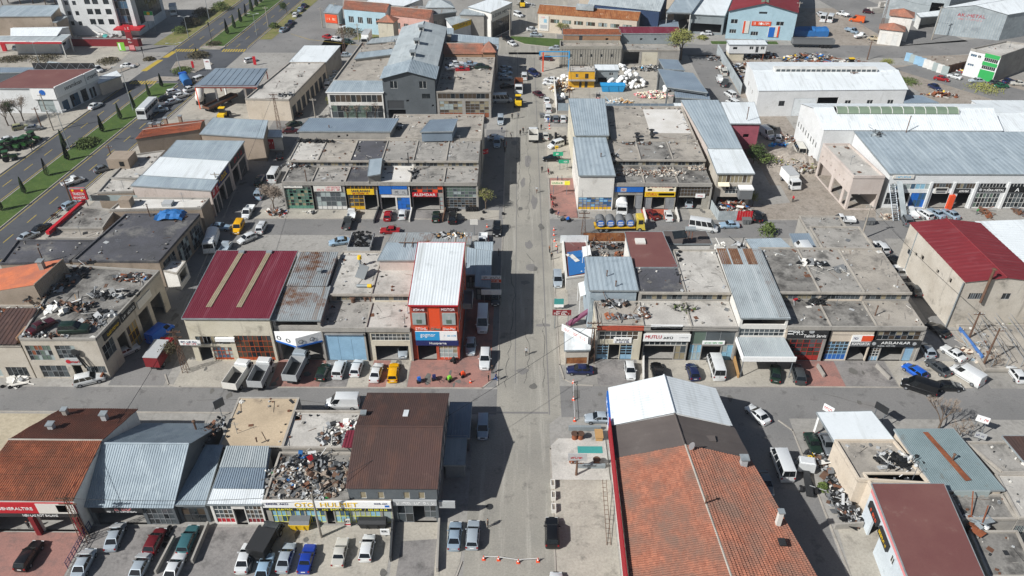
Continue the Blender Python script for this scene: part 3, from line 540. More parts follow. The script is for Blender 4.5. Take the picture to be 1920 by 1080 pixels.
sign(rt,F,.6,4.3,7.3,6.1,'c_white',[('#',0,0,.58,1,'c_cyan'),('gogmor',.12,.3,.48,.72,'c_white'),('~',.66,.45,.97,.62,'c_sky')]); sign(rt,F,.6,3.3,7.5,4.2,'c_navy',[('Husqvarna',.32,.2,.72,.82,'c_white')],.03,.3)
obj('balcony',M().box(-9.25,106,5,-7.6,110,5.2).box(-7.75,106,5.2,-7.6,110,6.1).box(-9.25,106,5.2,-7.6,106.12,6.1).box(-9.25,109.9,5.2,-7.6,110,6.1),'fr_grey',rt)
rt,Fs,H = bld('rooftop_hut','pink-walled hut with blue metal roof on the flat roof beside the orange shop',quad('S2',[(830,160),(1075,160),(1090,60),(890,60)],10.8),10.4,'wall_pink',('corr','metal_blue',10.5,10.8,.3),z0=8.3,par=0,cat='hut')
obj('rack_on_roof',M().box(-20,116,10.95,-19.9,119,11.05).box(-18.6,116,10.95,-18.5,119,11.05).box(-21,117.2,11.05,-17.6,117.3,11.15),'pole_rust',rt)
rt,Fs,H = bld('low_shed','low shed with weathered corrugated roof behind the white-roofed orange shop',quad('R6',[(950,905),(1535,905),(1545,840),(1000,840)],3.4),3.2,'wall_conc',('corr','metal_rusty',3.2,3.6,.5),par=0,cat='shed')
rt,Fs,H = bld('low_annex','long low concrete annex with pale flat roof behind the maroon hall',[(-52,118.2),(-36,118.2),(-36.4,124.5),(-52,124.5)],4.4,'wall_conc',('flat','roof_conc_pale'),par=.2,cat='annex')
rt,Fs,H = bld('low_annex','small concrete annex with dirty flat roof below the tyre trailer',[(-35.8,118.6),(-23,118.6),(-23,123),(-35.8,123)],4.2,'wall_conc',('flat','roof_conc'),par=.2,cat='annex')
for i,q in enumerate(([(1415,255),(1480,255),(1485,110),(1425,95)],[(1480,335),(1580,345),(1590,120),(1490,110)],[(1490,115),(1590,118),(1592,58),(1480,58)])):
    bld('lean_to',('narrow metal lean-to against the right wall of the orange shop','wider pale metal lean-to beside the orange shop, facing the main road','ribbed metal lean-to at the far end of the orange shop')[i],quad('S2',q,3.4),3.1,'wall_dgrey',('corr','metal_blue',3.1,3.5,.4),par=0,cat='lean-to',front=[(.1,.0,.9,.75,'g',g(cols=3,rows=2,fr='fr_dark',gl=('gl_pale','gl_grey')))])
# --- left, second row
ROW = (148.2,6.5,155.6,8.0,166)
x = [xs(p,342,6.5) for p in (529,584,647,708,769,832,895)]
rt,F,H = shop('dark workshop with many broken panes and a white sign, beside the bare grey tree',x[0],x[1],ROW,[(.05,.03,.95,.9,'g',g(cols=7,rows=6,fr='fr_green',gl=('gl_dark','gl_green','gl_tan','gl_dark'),miss=.25,panel=.13,pmat='fr_green'))],r1='roof_conc_dirty',r2='roof_conc_pale'); sign(rt,F,.1,5.3,4.2,6.4,'c_offwhite',[('~',.08,.35,.9,.75,'c_lgrey')])
rt,F,H = shop('workshop with grey glazed doors under a long white and pink sign',x[1],x[2],ROW,[(.06,0,.96,.7,'g',g(cols=6,rows=3,fr='fr_grey',gl=('gl_grey','gl_grey','gl_pale'),panel=.2,pmat='fr_white'))],r1='roof_conc',r2='roof_conc_warm'); sign(rt,F,.3,4.5,6.2,5.9,'c_offwhite',[('~',.45,.55,.95,.85,'c_pink'),('~',.06,.12,.94,.45,'c_pink')])
rt,F,H = shop('workshop with yellow frames and yellow sign reading SAHLANAN',x[2],x[3],ROW,[(.04,.78,.96,.97,'g',g(cols=8,rows=1,fr='fr_yellow',gl=('gl_dark','gl_brown'))),(.05,0,.52,.6,'g',g(cols=3,rows=3,fr='fr_yellow',gl=('gl_brown','gl_grey'),panel=.22)),(.54,0,.93,.6,'o')],r1='roof_bitumen',r2='roof_bitumen',pillar='fr_yellow'); sign(rt,F,.2,3.8,6,5.1,'c_yellow',[('SAHLANAN',.16,.45,.84,.92,'c_navy'),('~',.2,.08,.8,.35,'c_red')],.1,.25)
rt,F,H = shop('workshop painted bright blue with white roof slab',x[3],x[4],ROW,[(.06,0,.5,.5,'o'),(.55,0,.95,.5,'g',g(cols=3,rows=3,fr='fr_blue',gl=('gl_blue','c_blue','gl_blue'),panel=.15))],r1='roof_white',wallm='wall_white'); sign(rt,F,.2,3.9,2.8,5.9,'c_blue',[]); sign(rt,F,2.9,3.8,6.2,5,'c_lgrey',[('~',.2,.25,.9,.75,'c_mid')]); sign(rt,F,2.9,5.1,6.2,5.9,'c_blue',[])
rt,F,H = shop('workshop with orange upper panes and red sign reading ALEMDAR',x[4],x[5],ROW,[(.04,.68,.96,.96,'g',g(cols=6,rows=2,fr='fr_orange',gl=('gl_dark','c_orange','gl_grey'))),(.06,0,.84,.52,'o'),(.85,0,.95,.52,'g',g(cols=1,rows=3,fr='fr_red',gl=('gl_pale',)))],r1='roof_conc'); sign(rt,F,.3,3.3,5.6,4.3,'c_red',[('ALEMDAR',.06,.2,.94,.8,'c_white')])
rt,F,H = shop('corner workshop with pale green glazed upper wall and stacked tyres in front',x[5],x[6],ROW,[(.04,.52,.96,.96,'g',g(cols=8,rows=4,fr='fr_grey',gl=('gl_green','gl_pale','gl_green','gl_grey'))),(.04,.02,.96,.5,'g',g(cols=8,rows=4,fr='fr_grey',gl=('gl_dark','gl_grey','gl_brown'),panel=.2))],r1='roof_conc')
bld('rear_hall','big flat concrete roof behind the glazed corner workshop',[(x[4]-7.4,166.3),(-8.3,166.3),(-8.3,180),(x[4]-7.4,180)],8.2,'wall_conc',('flat','roof_conc_warm'),par=.3,cat='workshop')
bld('rooftop_shed','blue-grey ribbed shed standing on the big flat roof',quad('R6',[(1190,95),(1410,90),(1445,12),(1260,20)],11),10.6,'metal_slate',('corr','metal_slate',10.7,10.9,.35),z0=8.3,par=0,cat='shed')
bld('long_shed','long shed with slate-blue roof behind the broken-paned workshops',[(-50.2,166.6),(-29.4,166.6),(-28.4,173.4),(-49,173.4)],10,'wall_conc',('corr','metal_slate',9.9,10.1,.5),par=0,cat='shed',front=[(.42,.84,.45,.89,'o'),(.52,.87,.54,.92,'o')])
bld('rooftop_box','small pale metal hut on the roof between dark and white bays',quad('R6',[(805,415),(890,400),(905,300),(820,310)],8.6),8.3,'wall_conc',('plain','metal_blue',8.4,8.6),z0=6.5,par=0,cat='hut')
# --- left, third row
rt,Fs,H = bld('factory_hall','grey factory hall with long pale gabled roof and three roof vents',[(-35.4,197.3),(-21.8,197.3),(-21.8,240),(-35.4,240)],11,'wall_dgrey',('gy','metal_grey',12.8,'metal_grey',.6),front=[(.06,0,.4,.22,'o'),(.06,.24,.38,.45,'s',g(mat='fr_dark')),(.14,.75,.28,.93,'w'),(.7,.75,.84,.93,'w'),(.74,.5,.9,.62,'w',g(fr='fr_dark')),(.43,.42,.48,.47,'o'),(.92,.3,.96,.35,'o')])
obj('porch_roof',M().corr((-36,196.6,11),(-28.6,196.6,13),(-28.6,206,13),(-36,206,11),.4,.05).corr((-28.6,196.6,13),(-21.2,196.6,11),(-21.2,206,11),(-28.6,206,13),.4,.05),'metal_blue',rt)
for y in (209,219,231): v = obj('roof_vent',M().box(-29.3,y,12.6,-27.9,y+1.6,13.9),'fr_white',rt); unit('vent_grille','gl_dark',v,(-28.6,y-.02,13.3),(1,.05,.7)); obj('vent_cap',M().box(-29.5,y-.2,13.9,-27.7,y+1.8,14.05),'galv',v)
bld('flat_hall','broad hall with stained flat roof left of the grey factory',[(-50,204.5),(-35.6,204.5),(-33.5,236),(-47.5,236)],7.4,'wall_conc',('flat','roof_conc_warm'),par=.4,cat='hall')
rt,Fs,H = bld('canopy_hall','white-banded building with metal roof behind the bare bushes',[(-50.2,197),(-35.6,197),(-35.6,204.4),(-49.5,204.4)],7.3,'wall_white',('corr','metal_blue',7.3,7.6,.5),par=0,pmat='c_white',front=[(.04,.62,.98,.9,'g',g(cols=10,rows=1,fr='fr_white',gl=('gl_brown','gl_dark'))),(.04,.02,.98,.5,'g',g(cols=9,rows=2,fr='fr_grey',gl=('gl_grey','gl_dark','gl_green')))])
rt,Fs,H = bld('car_roof_hall','flat-roofed hall that carries a row of scrapped cars on its roof',[(-21.6,197.5),(-7.2,197.5),(-6.8,224),(-21.4,224)],7.2,'wall_conc',('flat','roof_conc_warm'),par=.2,front=[(.03,.75,.97,.95,'g',g(cols=12,rows=1,fr='fr_grey',gl=('gl_brown','gl_dark'))),(.05,.02,.47,.66,'g',g(cols=5,rows=4,fr='fr_grey',gl=('gl_tan','gl_brown','gl_pale'),panel=.3,pmat='rust')),(.53,.02,.96,.66,'g',g(cols=5,rows=4,fr='fr_grey',gl=('gl_tan','gl_brown','gl_brown'),panel=.3,pmat='rust'))])
bld('tiled_shed','brick shed with sloping orange tile roof beyond the cars on the roof',[(-21.5,224.2),(-10.5,224.2),(-10.5,231),(-21.5,231)],8.2,'wall_brick',('tx','tiles_orange',10.2),cat='shed'); bld('tiled_turret','small square tower with orange pyramid roof by the main road',[(-10.3,224),(-6.8,224),(-6.8,228),(-10.3,228)],9,'wall_brick',('hip','tiles_orange',11.4),cat='tower')
for l,q,hh_,mt in (('metal-roofed shed behind the tiled shed, nearer of two',[(1370,345),(1730,385),(1740,330),(1400,305)],8,'metal_blue'),('pale metal-roofed shed at the far right end of the factory',[(1410,290),(1740,315),(1740,275),(1415,245)],8,'metal_blue'),('narrow grey metal roof on the far left of the factory',[(800,310),(1110,285),(1140,245),(840,280)],8,'metal_grey'),('pale blue lean-to roof across the flat hall',[(715,420),(1040,380),(1065,345),(750,380)],8.4,'metal_blue'),('bluish shed roof behind the factory ridge',[(1110,240),(1415,240),(1415,205),(1110,205)],8,'metal_blue')):
    bld('metal_shed',l,quad('R2',q,hh_),hh_-.3,'wall_conc',('corr',mt,hh_-.2,hh_,.5),par=0,cat='shed')
# --- left of the side street: yards and workshops facing it
rt,Fs,H = bld('cream_workshops','long cream block with white metal roof at its far end and row of shutters',[(-71.7,195.8),(-60,195.2),(-56.2,223.5),(-66.6,223.5)],5.7,'wall_peach',('flat','roof_conc_pale'),par=.3,right=[(.04+i*.12,0,.13+i*.12,.6,'s',g(mat='fr_dark')) for i in range(8)])
bld('white_roof_block','white metal roof on the far end of the cream workshop block',[(-66.6,223.7),(-56.1,223.7),(-54.6,237.6),(-65.4,237.6)],5.9,'wall_conc',('plain','metal_white',5.9,6),par=0,cat='workshop')
rt,Fs,H = bld('fuel_canopy','grey fuel station canopy with red edge over parked tanker',[(-87.3,203),(-70.5,203),(-71.2,216),(-85.5,216)],6.6,'c_orange',('plain','metal_slate',6.5,6.6),front=[(0,0,1,.9,'o')],right=[(0,0,1,.9,'o')],left=[(0,0,1,.9,'o')],back=[(0,0,1,.9,'o')],par=0,cat='canopy')
for i in range(9): unit('roof_panel','metal_slate',rt,(-86+i*1.65+1,209.5,6.76),(1.5,12.6,.08))
for x_ in (-83,-75): [obj('column',M().tube((x_,y,0),(x_,y,6),.3,n=10),'c_white',rt) for y in (206,213)]
rt,Fs,H = bld('brick_house','brick house with orange sloping roof and four chimneys near the highway',quad('R1',[(980,1000),(1430,930),(1470,865),(1100,905)],6),5.9,'wall_block',('tx','tiles_new',6.6),cat='house')
for a,b in ((1090,920),(1150,915),(1195,880),(1300,865)): p = G('R1',a,b,6.2); chimney(rt,p.x,p.y,6,1.3,.7,'wall_block')
bld('blue_roof_workshop','workshop with pale blue metal roof beside the brick house',quad('R1',[(1445,955),(1890,985),(1920,870),(1540,850)],6.4),6,'wall_block',('corr','metal_blue',6.1,6.4,.5),par=0,cat='workshop')
rt,Fs,H = bld('kiosk','small white kiosk with red advertising panels at the lane corner',quad('R6',[(55,140),(185,140),(175,95),(70,95)],3.6),3.5,'wall_white',('plain','metal_white',3.5,3.6),par=0,cat='kiosk'); sign(rt,Fs[0],.3,.4,2.2,3,'c_red',[('~',.1,.5,.9,.75,'c_white')])
for l,q,hh_,mt,tx in (('workshop with pale blue ribbed roof, farthest of the three on the lane',[(1165,130),(1640,160),(1750,20),(1280,15)],7.2,'metal_blue',('~','c_dark','c_red')),('workshop with white metal roof between two blue-roofed ones',[(1030,255),(1545,285),(1640,165),(1160,135)],7,'metal_white',('~','c_navy','c_yellow')),('workshop with blue metal roof and crumbling pink side wall',[(950,330),(1510,365),(1560,300),(1030,262)],6.6,'metal_blue',('~','c_red','c_white'))):
    rt,Fs,H = bld('lane_workshop',l,quad('R5',q,hh_),hh_-.4,'wall_pink',('corr',mt,hh_-.3,hh_,.5),par=0,cat='workshop',right=[(.1,0,.45,.6,'o'),(.52,0,.92,.6,'s',g(mat='fr_dark'))]); F = Fs[1]
    sign(rt,F,F.W*.08,H*.7,F.W*.92,H*1.02,tx[1],[(tx[0],.1,.25,.9,.75,tx[2])])
for l,q,hh_,mt in (('flat pale roof with brick stair hut near the highway',[(790,290),(1010,290),(1190,90),(960,120)],4.6,'roof_conc_pale'),('flat roof with glass balustrade beside the red restaurant sign',[(700,395),(960,385),(1000,310),(790,290)],4.6,'roof_conc_pale'),('long pale flat roof with roof hatch above the blue tarpaulin',[(790,520),(1450,505),(1510,435),(900,430)],5.2,'roof_white'),
   ('worn flat roof edged with a red canopy along the highway',[(370,650),(740,650),(830,520),(590,490)],4.6,'roof_conc_dirty'),('small beige flat roof below the red canopy',[(330,725),(720,725),(750,665),(395,665)],4,'roof_conc_warm'),('broad dark bitumen roof carrying a blue tarpaulin',[(520,885),(1145,890),(1440,548),(905,548)],5.6,'roof_bitumen'),('dark bitumen roof at the left edge by the highway',[(0,905),(500,890),(690,738),(130,735)],5,'roof_bitumen')):
    rt,Fs,H = bld('flat_workshop',l,quad('R5',q,hh_),hh_,'wall_block',('flat',mt),par=.3,cat='workshop',pmat='roof_bitumen' if 'bitumen' in mt else 'wall_conc',right=[(.06+i*.32,.05,.32+i*.32,.85,'g',g(cols=5,rows=4,fr='fr_grey',gl=('gl_dark','gl_grey','gl_pale'))) for i in range(3)] if 'broad' in l else [])
    if 'red canopy along' in l: obj('canopy_edge',M().obox(G('R5',480,560,4.9),(.7,13,.7),R(-6)),'c_red',rt)
    if 'stair hut' in l: p = G('R5',880,150,5.8); obj('stair_hut',M().box(p.x-2.4,p.y-2.2,4.6,p.x+2.4,p.y+2.2,6.9),'wall_block',rt); unit('stair_window','gl_black',rt,(p.x+.8,p.y-2.22,5.8),(1,.06,1.1))
    if 'glass' in l:
        for i in range(6): q = G('R5',680+i*55,430,5.2); unit('glass_panel','gl_pale',rt,(q.x,q.y,5.3),(2.2,.05,1.3))
    if 'hatch' in l: q = G('R5',1210,470,5.4); obj('roof_hatch',M().box(q.x-1,q.y-.9,5.2,q.x+1,q.y+.9,5.9),'c_lgrey',rt); q = G('R5',920,470,5.6); obj('stair_hut',M().box(q.x-1.3,q.y-1,5.2,q.x+1,q.y+1,7),'wall_block',rt)
rt,Fs,H = bld('restaurant_sign','red restaurant billboard with yellow emblems facing the highway lots',[G('R5',525,440,6)[:2],G('R5',635,440,6)[:2],(G('R5',635,440,6).x,G('R5',635,440,6).y+.4),(G('R5',525,440,6).x,G('R5',525,440,6).y+.4)],8.6,'c_red',('plain','c_red',8.6,8.6),z0=6,par=0,ov=.02,cat='billboard'); text(rt,Fs[0],.4,.3,Fs[0].W-.4,.9,'EKMEĞİ','c_white',.06); text(rt,Fs[0],.4,1.1,Fs[0].W-.4,1.7,'TRABZON','c_white',.06); 
for u in (.6,Fs[0].W-.6): obj('emblem',M().tube(Fs[0].p(u,2.2,0),Fs[0].p(u,2.2,.05),.25,n=12),'c_yellow',rt)
for u in (.6,Fs[0].W-.6): obj('post',M().tube(Fs[0].p(u,-6,-.2),Fs[0].p(u,0,-.2),.12),'steel',rt)
rt,Fs,H = bld('tiled_building','stone-walled building with smooth orange tile roof at the left edge',[(-100,104),(-78.7,104),(-77.6,111.6),(-100,111.6)],7,'wall_block',('gy','tiles_new',11,'wall_block',.4,.985),ov=.1,cat='building'); chimney(rt,-80.2,109.2,10.6,1.6,.8,'wall_conc')
rt,Fs,H = bld('junk_roof_workshop','two-storey workshop whose flat roof is covered with car scrap',quad('S1',[(140,605),(690,605),(1150,112),(470,70)],7.9),7.9,'wall_stain',('flat','roof_conc_dirty'),par=.3,pmat='wall_conc',
  front=[(.03,.48,.36,.86,'g',g(cols=6,rows=3,fr='fr_grey',gl=('gl_green','gl_pale','gl_dark','rust'))),(.42,.52,.68,.86,'g',g(cols=4,rows=3,fr='fr_grey',gl=('gl_pale','gl_grey','gl_dark'))),(.1,.03,.46,.34,'g',g(cols=5,rows=2,fr='fr_grey',gl=('gl_dark','gl_grey'))),(.54,0,.66,.34,'o'),(.72,.14,.98,.32,'g',g(cols=5,rows=1,fr='fr_grey',gl=('gl_dark','gl_grey')))],
  right=[(.03,.4,.18,.75,'g',g(cols=3,rows=2,fr='fr_grey',gl=('gl_dark','gl_grey'))),(.22,0,.34,.6,'o'),(.36,0,.5,.6,'g',g(cols=3,rows=3,fr='fr_yellow',gl=('gl_tan','gl_brown'))),(.55,0,.7,.6,'o'),(.75,0,.92,.6,'o')])
F = Fs[0]; sign(rt,F,F.W*.5,3.1,F.W*.7,4.4,'c_lgrey',[('@',.06,.2,.3,.8,'c_red'),('mari',.36,.3,.92,.7,'c_red')],.1,.3)
F = Fs[1]; sign(rt,F,1.5,6.4,6,7.6,'c_dark',[('~',.1,.3,.9,.7,'c_yellow')]); sign(rt,F,6.3,6.4,10.5,7.6,'c_dark',[('~',.1,.3,.9,.7,'c_white')]); sign(rt,F,11,5.6,15,7,'c_offwhite',[])
obj('soot_flue',M().tube((-68.2,93.2,2.6),(-68.9,93.1,5.4),.14).tube((-67.6,93.2,2.6),(-68.6,93.1,5.2),.08),'c_dark',rt); obj('soot_stain',M().tube((-69,93.33,5.6),(-69,93.36,5.6),.75,.6,n=9),'c_dark',rt)
rt,Fs,H = bld('stained_workshop','left-edge workshop with brown rusty lean-to roof on top',[(-92,93.6),(-77.3,93.6),(-77.3,104),(-92,104)],6.6,'wall_stain',('flat','roof_conc_dirty'),par=.3,front=[(.45,.05,.66,.7,'g',g(cols=4,rows=3,fr='fr_white',gl=('gl_green','gl_pale'))),(.72,.05,.95,.35,'g',g(cols=4,rows=1,fr='fr_grey',gl=('gl_dark',)))]); obj('lean_to_roof',M().corr((-83.5,93.2,7.3),(-77.6,93.2,7.3),(-77.6,100.8,8.6),(-82.6,100.8,8.6),.7,.06),'metal_brown',rt); obj('lean_to_side',M().box(-77.9,94,6.6,-77.6,100.6,8),'wall_brick',rt)
bld('gate_house','small white gate house with dark window in the lane',quad('S1',[(1165,105),(1275,130),(1340,40),(1235,28)],3.6),3.6,'wall_white',('flat','roof_white'),par=.12,right=[(.15,.3,.85,.85,'o')],cat='hut')
# --- bottom left row
rt,Fs,H = bld('tyre_shop','tyre shop with rust-orange tile gable roof and red fascia sign',[(-69,64.2),(-55.6,64.2),(-53.9,79.9),(-64.6,79.9)],6.3,'wall_white',('tx','tiles_rust',8.6,'tiles_dark'),front=[(.1,0,.52,.5,'o'),(.58,0,.94,.5,'o')])
F = Fs[0]; sign(rt,F,-.5,4.2,F.W+.1,6.1,'c_red',[('GENERALTIRE',.3,.35,.62,.62,'c_white'),('#',.66,0,1,1,'c_offwhite'),('#',.84,.15,.93,.85,'c_mid')],.3,.5); sign(rt,F,-.5,3.5,F.W+.1,4.15,'c_dark',[('NEV-LAS ROT BALANS',.5,.2,.82,.8,'c_white')],.3,.5)
for u in (.08,.55,.97): obj('column',M().box(F.p(F.W*u,0).x-.3,63.5,0,F.p(F.W*u,0).x+.3,64.1,3.5),'c_darkred',rt)
chimney(rt,-62.8,74.8,7.6,1.2,.7,'c_lgrey'); chimney(rt,-56.8,77.2,6.9,1.5,.7,'c_lgrey'); chimney(rt,-63,78.5,6.6,1.3,.6,'wall_conc')
rt,Fs,H = bld('grey_hall','hall with large blue-grey corrugated gable roof beside the tyre shop',[(-55.3,65.4),(-44.1,65.4),(-42.4,79.9),(-53.6,79.9)],3.6,'wall_dgrey',('gx','metal_blue',8.2,'metal_blue',.32,.45),front=[(.06,0,.62,.8,'o'),(.66,0,.97,.85,'g',g(cols=5,rows=3,fr='fr_grey',gl=('gl_dark','gl_grey')))]); sign(rt,Fs[0],.5,2.5,7.2,3.5,'c_dark',[('~',.42,.45,.8,.85,'c_pink'),('~',.3,.1,.9,.35,'c_white')]); flue(rt,-44.9,77.6,5,1.6,.14)
bld('narrow_shed','narrow shed with ribbed blue-grey roof squeezed between two halls',[(-43.9,65.8),(-40.1,65.8),(-40.6,74.9),(-43,74.9)],3.5,'wall_dgrey',('corr','metal_blue',3.7,4.4,.3),par=0,cat='shed',front=[(.1,0,.9,.8,'g',g(cols=3,rows=2,fr='fr_dark',gl=('gl_dark','gl_brown')))])
rt,Fs,H = bld('patched_shed','shed with patched grey and white corrugated roof and red diamond doors',[(-39.4,65.5),(-32.7,65.5),(-33.9,74.3),(-39.6,74.3)],4.1,'wall_white',('corr','metal_white',4.2,4.4,.3),par=0,cat='shed',front=[(.05,.08,.4,.9,'g',g(cols=4,rows=3,fr='fr_white',gl=('gl_brown','gl_grey'),panel=.25,pmat='c_red')),(.42,0,.64,.75,'o'),(.66,.08,.97,.9,'g',g(cols=4,rows=3,fr='fr_white',gl=('gl_brown','gl_grey'),panel=.25,pmat='c_darkred'))])
obj('roof_sheet',M().corr((-39.5,67.6,4.5),(-32.9,67.6,4.5),(-33.3,71,4.75),(-39.5,71,4.75),.3,.06),'metal_slate',rt); obj('roof_sheet',M().corr((-39.6,70.9,4.85),(-33.3,70.9,4.85),(-33.8,74.5,5.1),(-39.7,74.5,5.1),.3,.06),'metal_grey',rt)
bld('bare_roof_house','plain building with beige bare flat roof behind the patched shed',[(-41.2,75.1),(-32.3,75.1),(-32.2,85),(-41.2,85)],4.2,'wall_conc',('flat','roof_beige'),par=.08,cat='building')
rt,Fs,H = bld('parts_shop','car parts shop with lime frames and long white and yellow signboard',[(-32.4,65.7),(-16,65.7),(-16,74),(-32.4,74)],4.3,'wall_conc',('flat','roof_conc_dirty'),par=.25,front=[(.04,.06,.3,.62,'g',g(cols=7,rows=2,fr='fr_lime',gl=('gl_poster','gl_grey','gl_pale','gl_blue'))),(.31,.06,.46,.62,'g',g(cols=4,rows=2,fr='fr_lime',gl=('gl_poster','gl_blue'))),(.47,0,.53,.6,'o'),(.54,.06,.9,.62,'g',g(cols=9,rows=2,fr='fr_lime',gl=('gl_poster','gl_pale','gl_blue'))),(.92,.06,.99,.62,'g',g(cols=1,rows=1,fr='fr_lime',gl=('gl_pale',)))])
F = Fs[0]; sign(rt,F,-.1,3.55,F.W,4.75,'c_white',[('ERDİL AKÜ',.03,.5,.2,.85,'c_navy'),('OTO',.25,.15,.4,.85,'c_yellow'),('HULMET',.45,.2,.74,.9,'c_yellow'),('ERDİL AKÜ',.87,.68,.97,.9,'c_navy'),('#',.95,.2,.985,.5,'c_blue')],.1,.35); sign(rt,F,.1,2.95,F.W-.1,3.5,'c_dark',[('OTO ELEKTRİK',.03,.2,.22,.85,'c_lemon'),('YEDEK PARÇA',.25,.2,.42,.85,'c_lemon'),('AKÜ',.45,.2,.5,.85,'c_lemon'),('ŞAFT & AKSESUAR',.52,.2,.77,.85,'c_lemon'),('/',.79,.2,.8,.85,'c_lemon'),('532 620 62 62',.82,.2,.97,.85,'c_lemon')],.1,.3)
bld('rear_store','flat concrete roof with white railing behind the car parts shop',[(-32.1,74.3),(-22.2,74.3),(-22.2,81.5),(-32.1,81.5)],4.8,'wall_conc',('flat','roof_conc_pale'),par=.3,cat='store')
obj('maroon_sheet_roof',M().corr((-23.8,74,5.4),(-21.6,74,5.4),(-21.6,77,5.7),(-23.6,77,5.7),.4,.05),'metal_maroon',rt)
rt,Fs,H = bld('brown_roof_building','two-storey building with dark brown metal roof at the street corner',[(-21.4,66),(-10.1,66),(-9.9,83),(-21.4,83)],6.9,'wall_dgrey',('gx','metal_brown',9.0,'metal_brown',.28),par=0,front=[(.13,.68,.2,.86,'w',g(cols=1,gl=('gl_tan',),fr='fr_white')),(.33,.68,.4,.86,'w',g(cols=1,gl=('gl_tan',))),(.62,.68,.69,.86,'w',g(cols=1,gl=('gl_tan',))),(.79,.68,.86,.86,'w',g(cols=1,gl=('gl_tan',))),(.53,0,.97,.5,'o')],right=[(.06+i*.13,.5,.14+i*.13,.85,'w') for i in range(7)])
F = Fs[0]; sign(rt,F,5.6,3.7,11.2,4.7,'c_lgrey',[('~',.05,.3,.95,.7,'c_white')],.1,.3); grid(rt,F,6,0,8,3.4,2,2,'fr_grey',('gl_dark','gl_grey'),name='shop_window'); grid(rt,F,9.5,1,11,3.4,2,2,'fr_grey',('gl_dark','gl_grey'),name='shop_window')
obj('skylight',M().hexa([(-15.6,77,8.4),(-14.9,77,8.4),(-14.9,78.6,8.0),(-15.6,78.6,8.0),(-15.6,77,8.52),(-14.9,77,8.52),(-14.9,78.6,8.12),(-15.6,78.6,8.12)]),'metal_white',rt); chimney(rt,-21,77.4,8.1,.6,.6,'wall_dgrey'); sign(rt,Fs[1],.1,2.8,.35,4,'c_lgrey',[],.1,2.2,name='projecting_sign')
bld('side_shed','small dark metal shed against the brown-roofed building wall',[(-9.8,78.5),(-6.8,78.5),(-6.8,84.8),(-9.8,84.8)],3,'wall_dgrey',('corr','metal_slate',3,3.3,.4),par=0,cat='shed'); bld('side_shed','pale lean-to with stair below the brown-roofed building wall',[(-9.8,73.6),(-7.2,73.6),(-7.2,78.3),(-9.8,78.3)],2.8,'wall_mgrey',('plain','metal_grey',2.8,3),par=0,cat='shed')
# --- right, tile-roofed building in the foreground
rt,Fs,H = bld('tile_roof_hall','long foreground hall with orange tile gable roof and red left fascia',[(12.9,40),(36.5,40),(30.6,71),(13.3,71)],6.6,'wall_white',('ty','tiles_orange',9.2,'tiles_orange'),left=[(.1+i*.2,.1,.22+i*.2,.7,'g',g(cols=3,rows=2,fr='fr_red',gl=('gl_dark','gl_grey'))) for i in range(4)])
obj('red_fascia',M().hexa([(12.25,40,4.6),(12.4,40,4.6),(12.95,78,4.6),(12.8,78,4.6),(12.25,40,7.5),(12.4,40,7.5),(12.95,78,7.5),(12.8,78,7.5)]),'c_fascia',rt)
obj('flat_skylight',M().box(30.6,57,7.7,31.4,58,7.9),'c_dark',rt); chimney(rt,31.4,60.5,7.3,2.2,.55,'c_offwhite'); chimney(rt,29.4,69.8,7.3,1.2,.8,'c_lgrey','galv'); flue(rt,22.7,61.8,9.1,1.4,.1)
rt,Fs,H = bld('membrane_roof_hall','middle section with dark brown membrane gable roof',[(13.3,71.1),(30.6,71.1),(29.6,77),(13.4,77)],6.6,'wall_white',('gy','membrane_grey',9,'membrane_grey',6.),ov=.3,cat='hall'); obj('roof_hatch',M().box(25.3,73.2,7.7,26.5,74.2,8),'membrane_grey',rt)
obj('dish_antenna',M().tube((22.3,70.7,9),(22.3,70.7,9.9),.05).tube((22.3,70.7,9.9),(22.5,70.4,10),.1,.55,n=12),'c_white',rt)
rt,Fs,H = bld('white_gable_hall','end section with crisp white ribbed gable roof and blue side sign',[(13.4,77.2),(29.4,77.2),(28.6,84.5),(13.6,84.5)],6.9,'wall_clean',('gy','metal_white',9.4,'metal_white',.5),cat='hall',left=[(.1,.1,.9,.6,'g',g(cols=4,rows=2,fr='fr_blue',gl=('gl_dark','gl_blue')))]); sign(rt,Fs[3],.2,4.6,7,6.6,'c_blue',[('~',.1,.3,.9,.7,'c_white')],.2,.5)
# --- bottom right yards
rt,Fs,H = bld('beige_workshop','flat beige workshop with scrap on its roof and white canopy behind',quad('S8',[(745,545),(1150,570),(945,322),(612,322)],4.6),4.6,'wall_peach',('flat','roof_conc_warm'),par=.4,pmat='wall_peach',cat='workshop')
bld('grey_annex','low grey flat roof between the beige workshop and the brown membrane roof',quad('S8',[(838,606),(1200,572),(1140,503),(772,503)],4.6),4.6,'wall_peach',('flat','roof_conc'),par=.25,pmat='wall_peach',cat='annex')
bld('white_canopy','white sheet canopy over the wrecked cars at the street corner',quad('S8',[(620,318),(945,318),(815,160),(525,165)],4.4),4.2,'c_white',('plain','metal_white',4.3,4.4),par=0,cat='canopy',front=[(0,0,1,1,'o')],left=[(.02,0,.98,.94,'o')],back=[(.02,0,.98,.94,'o')])
rt,Fs,H = bld('rust_streak_shed','shed with green-grey corrugated roof split by a long rust streak',quad('S8',[(1190,585),(1560,585),(1280,265),(960,265)],5.2),4.9,'wall_peach',('corr','metal_rustline',5,5.3,.28),par=0,cat='shed'); q = [G('S8',a,b,5.38) for a,b in ((1110,270),(1140,270),(1385,540),(1350,545))]; obj('rust_streak',M().face(q[3],q[2],q[1],q[0]),'rust',rt); p = G('S8',1275,430,5.3); flue(rt,p.x,p.y,5.2,1.2,.12)
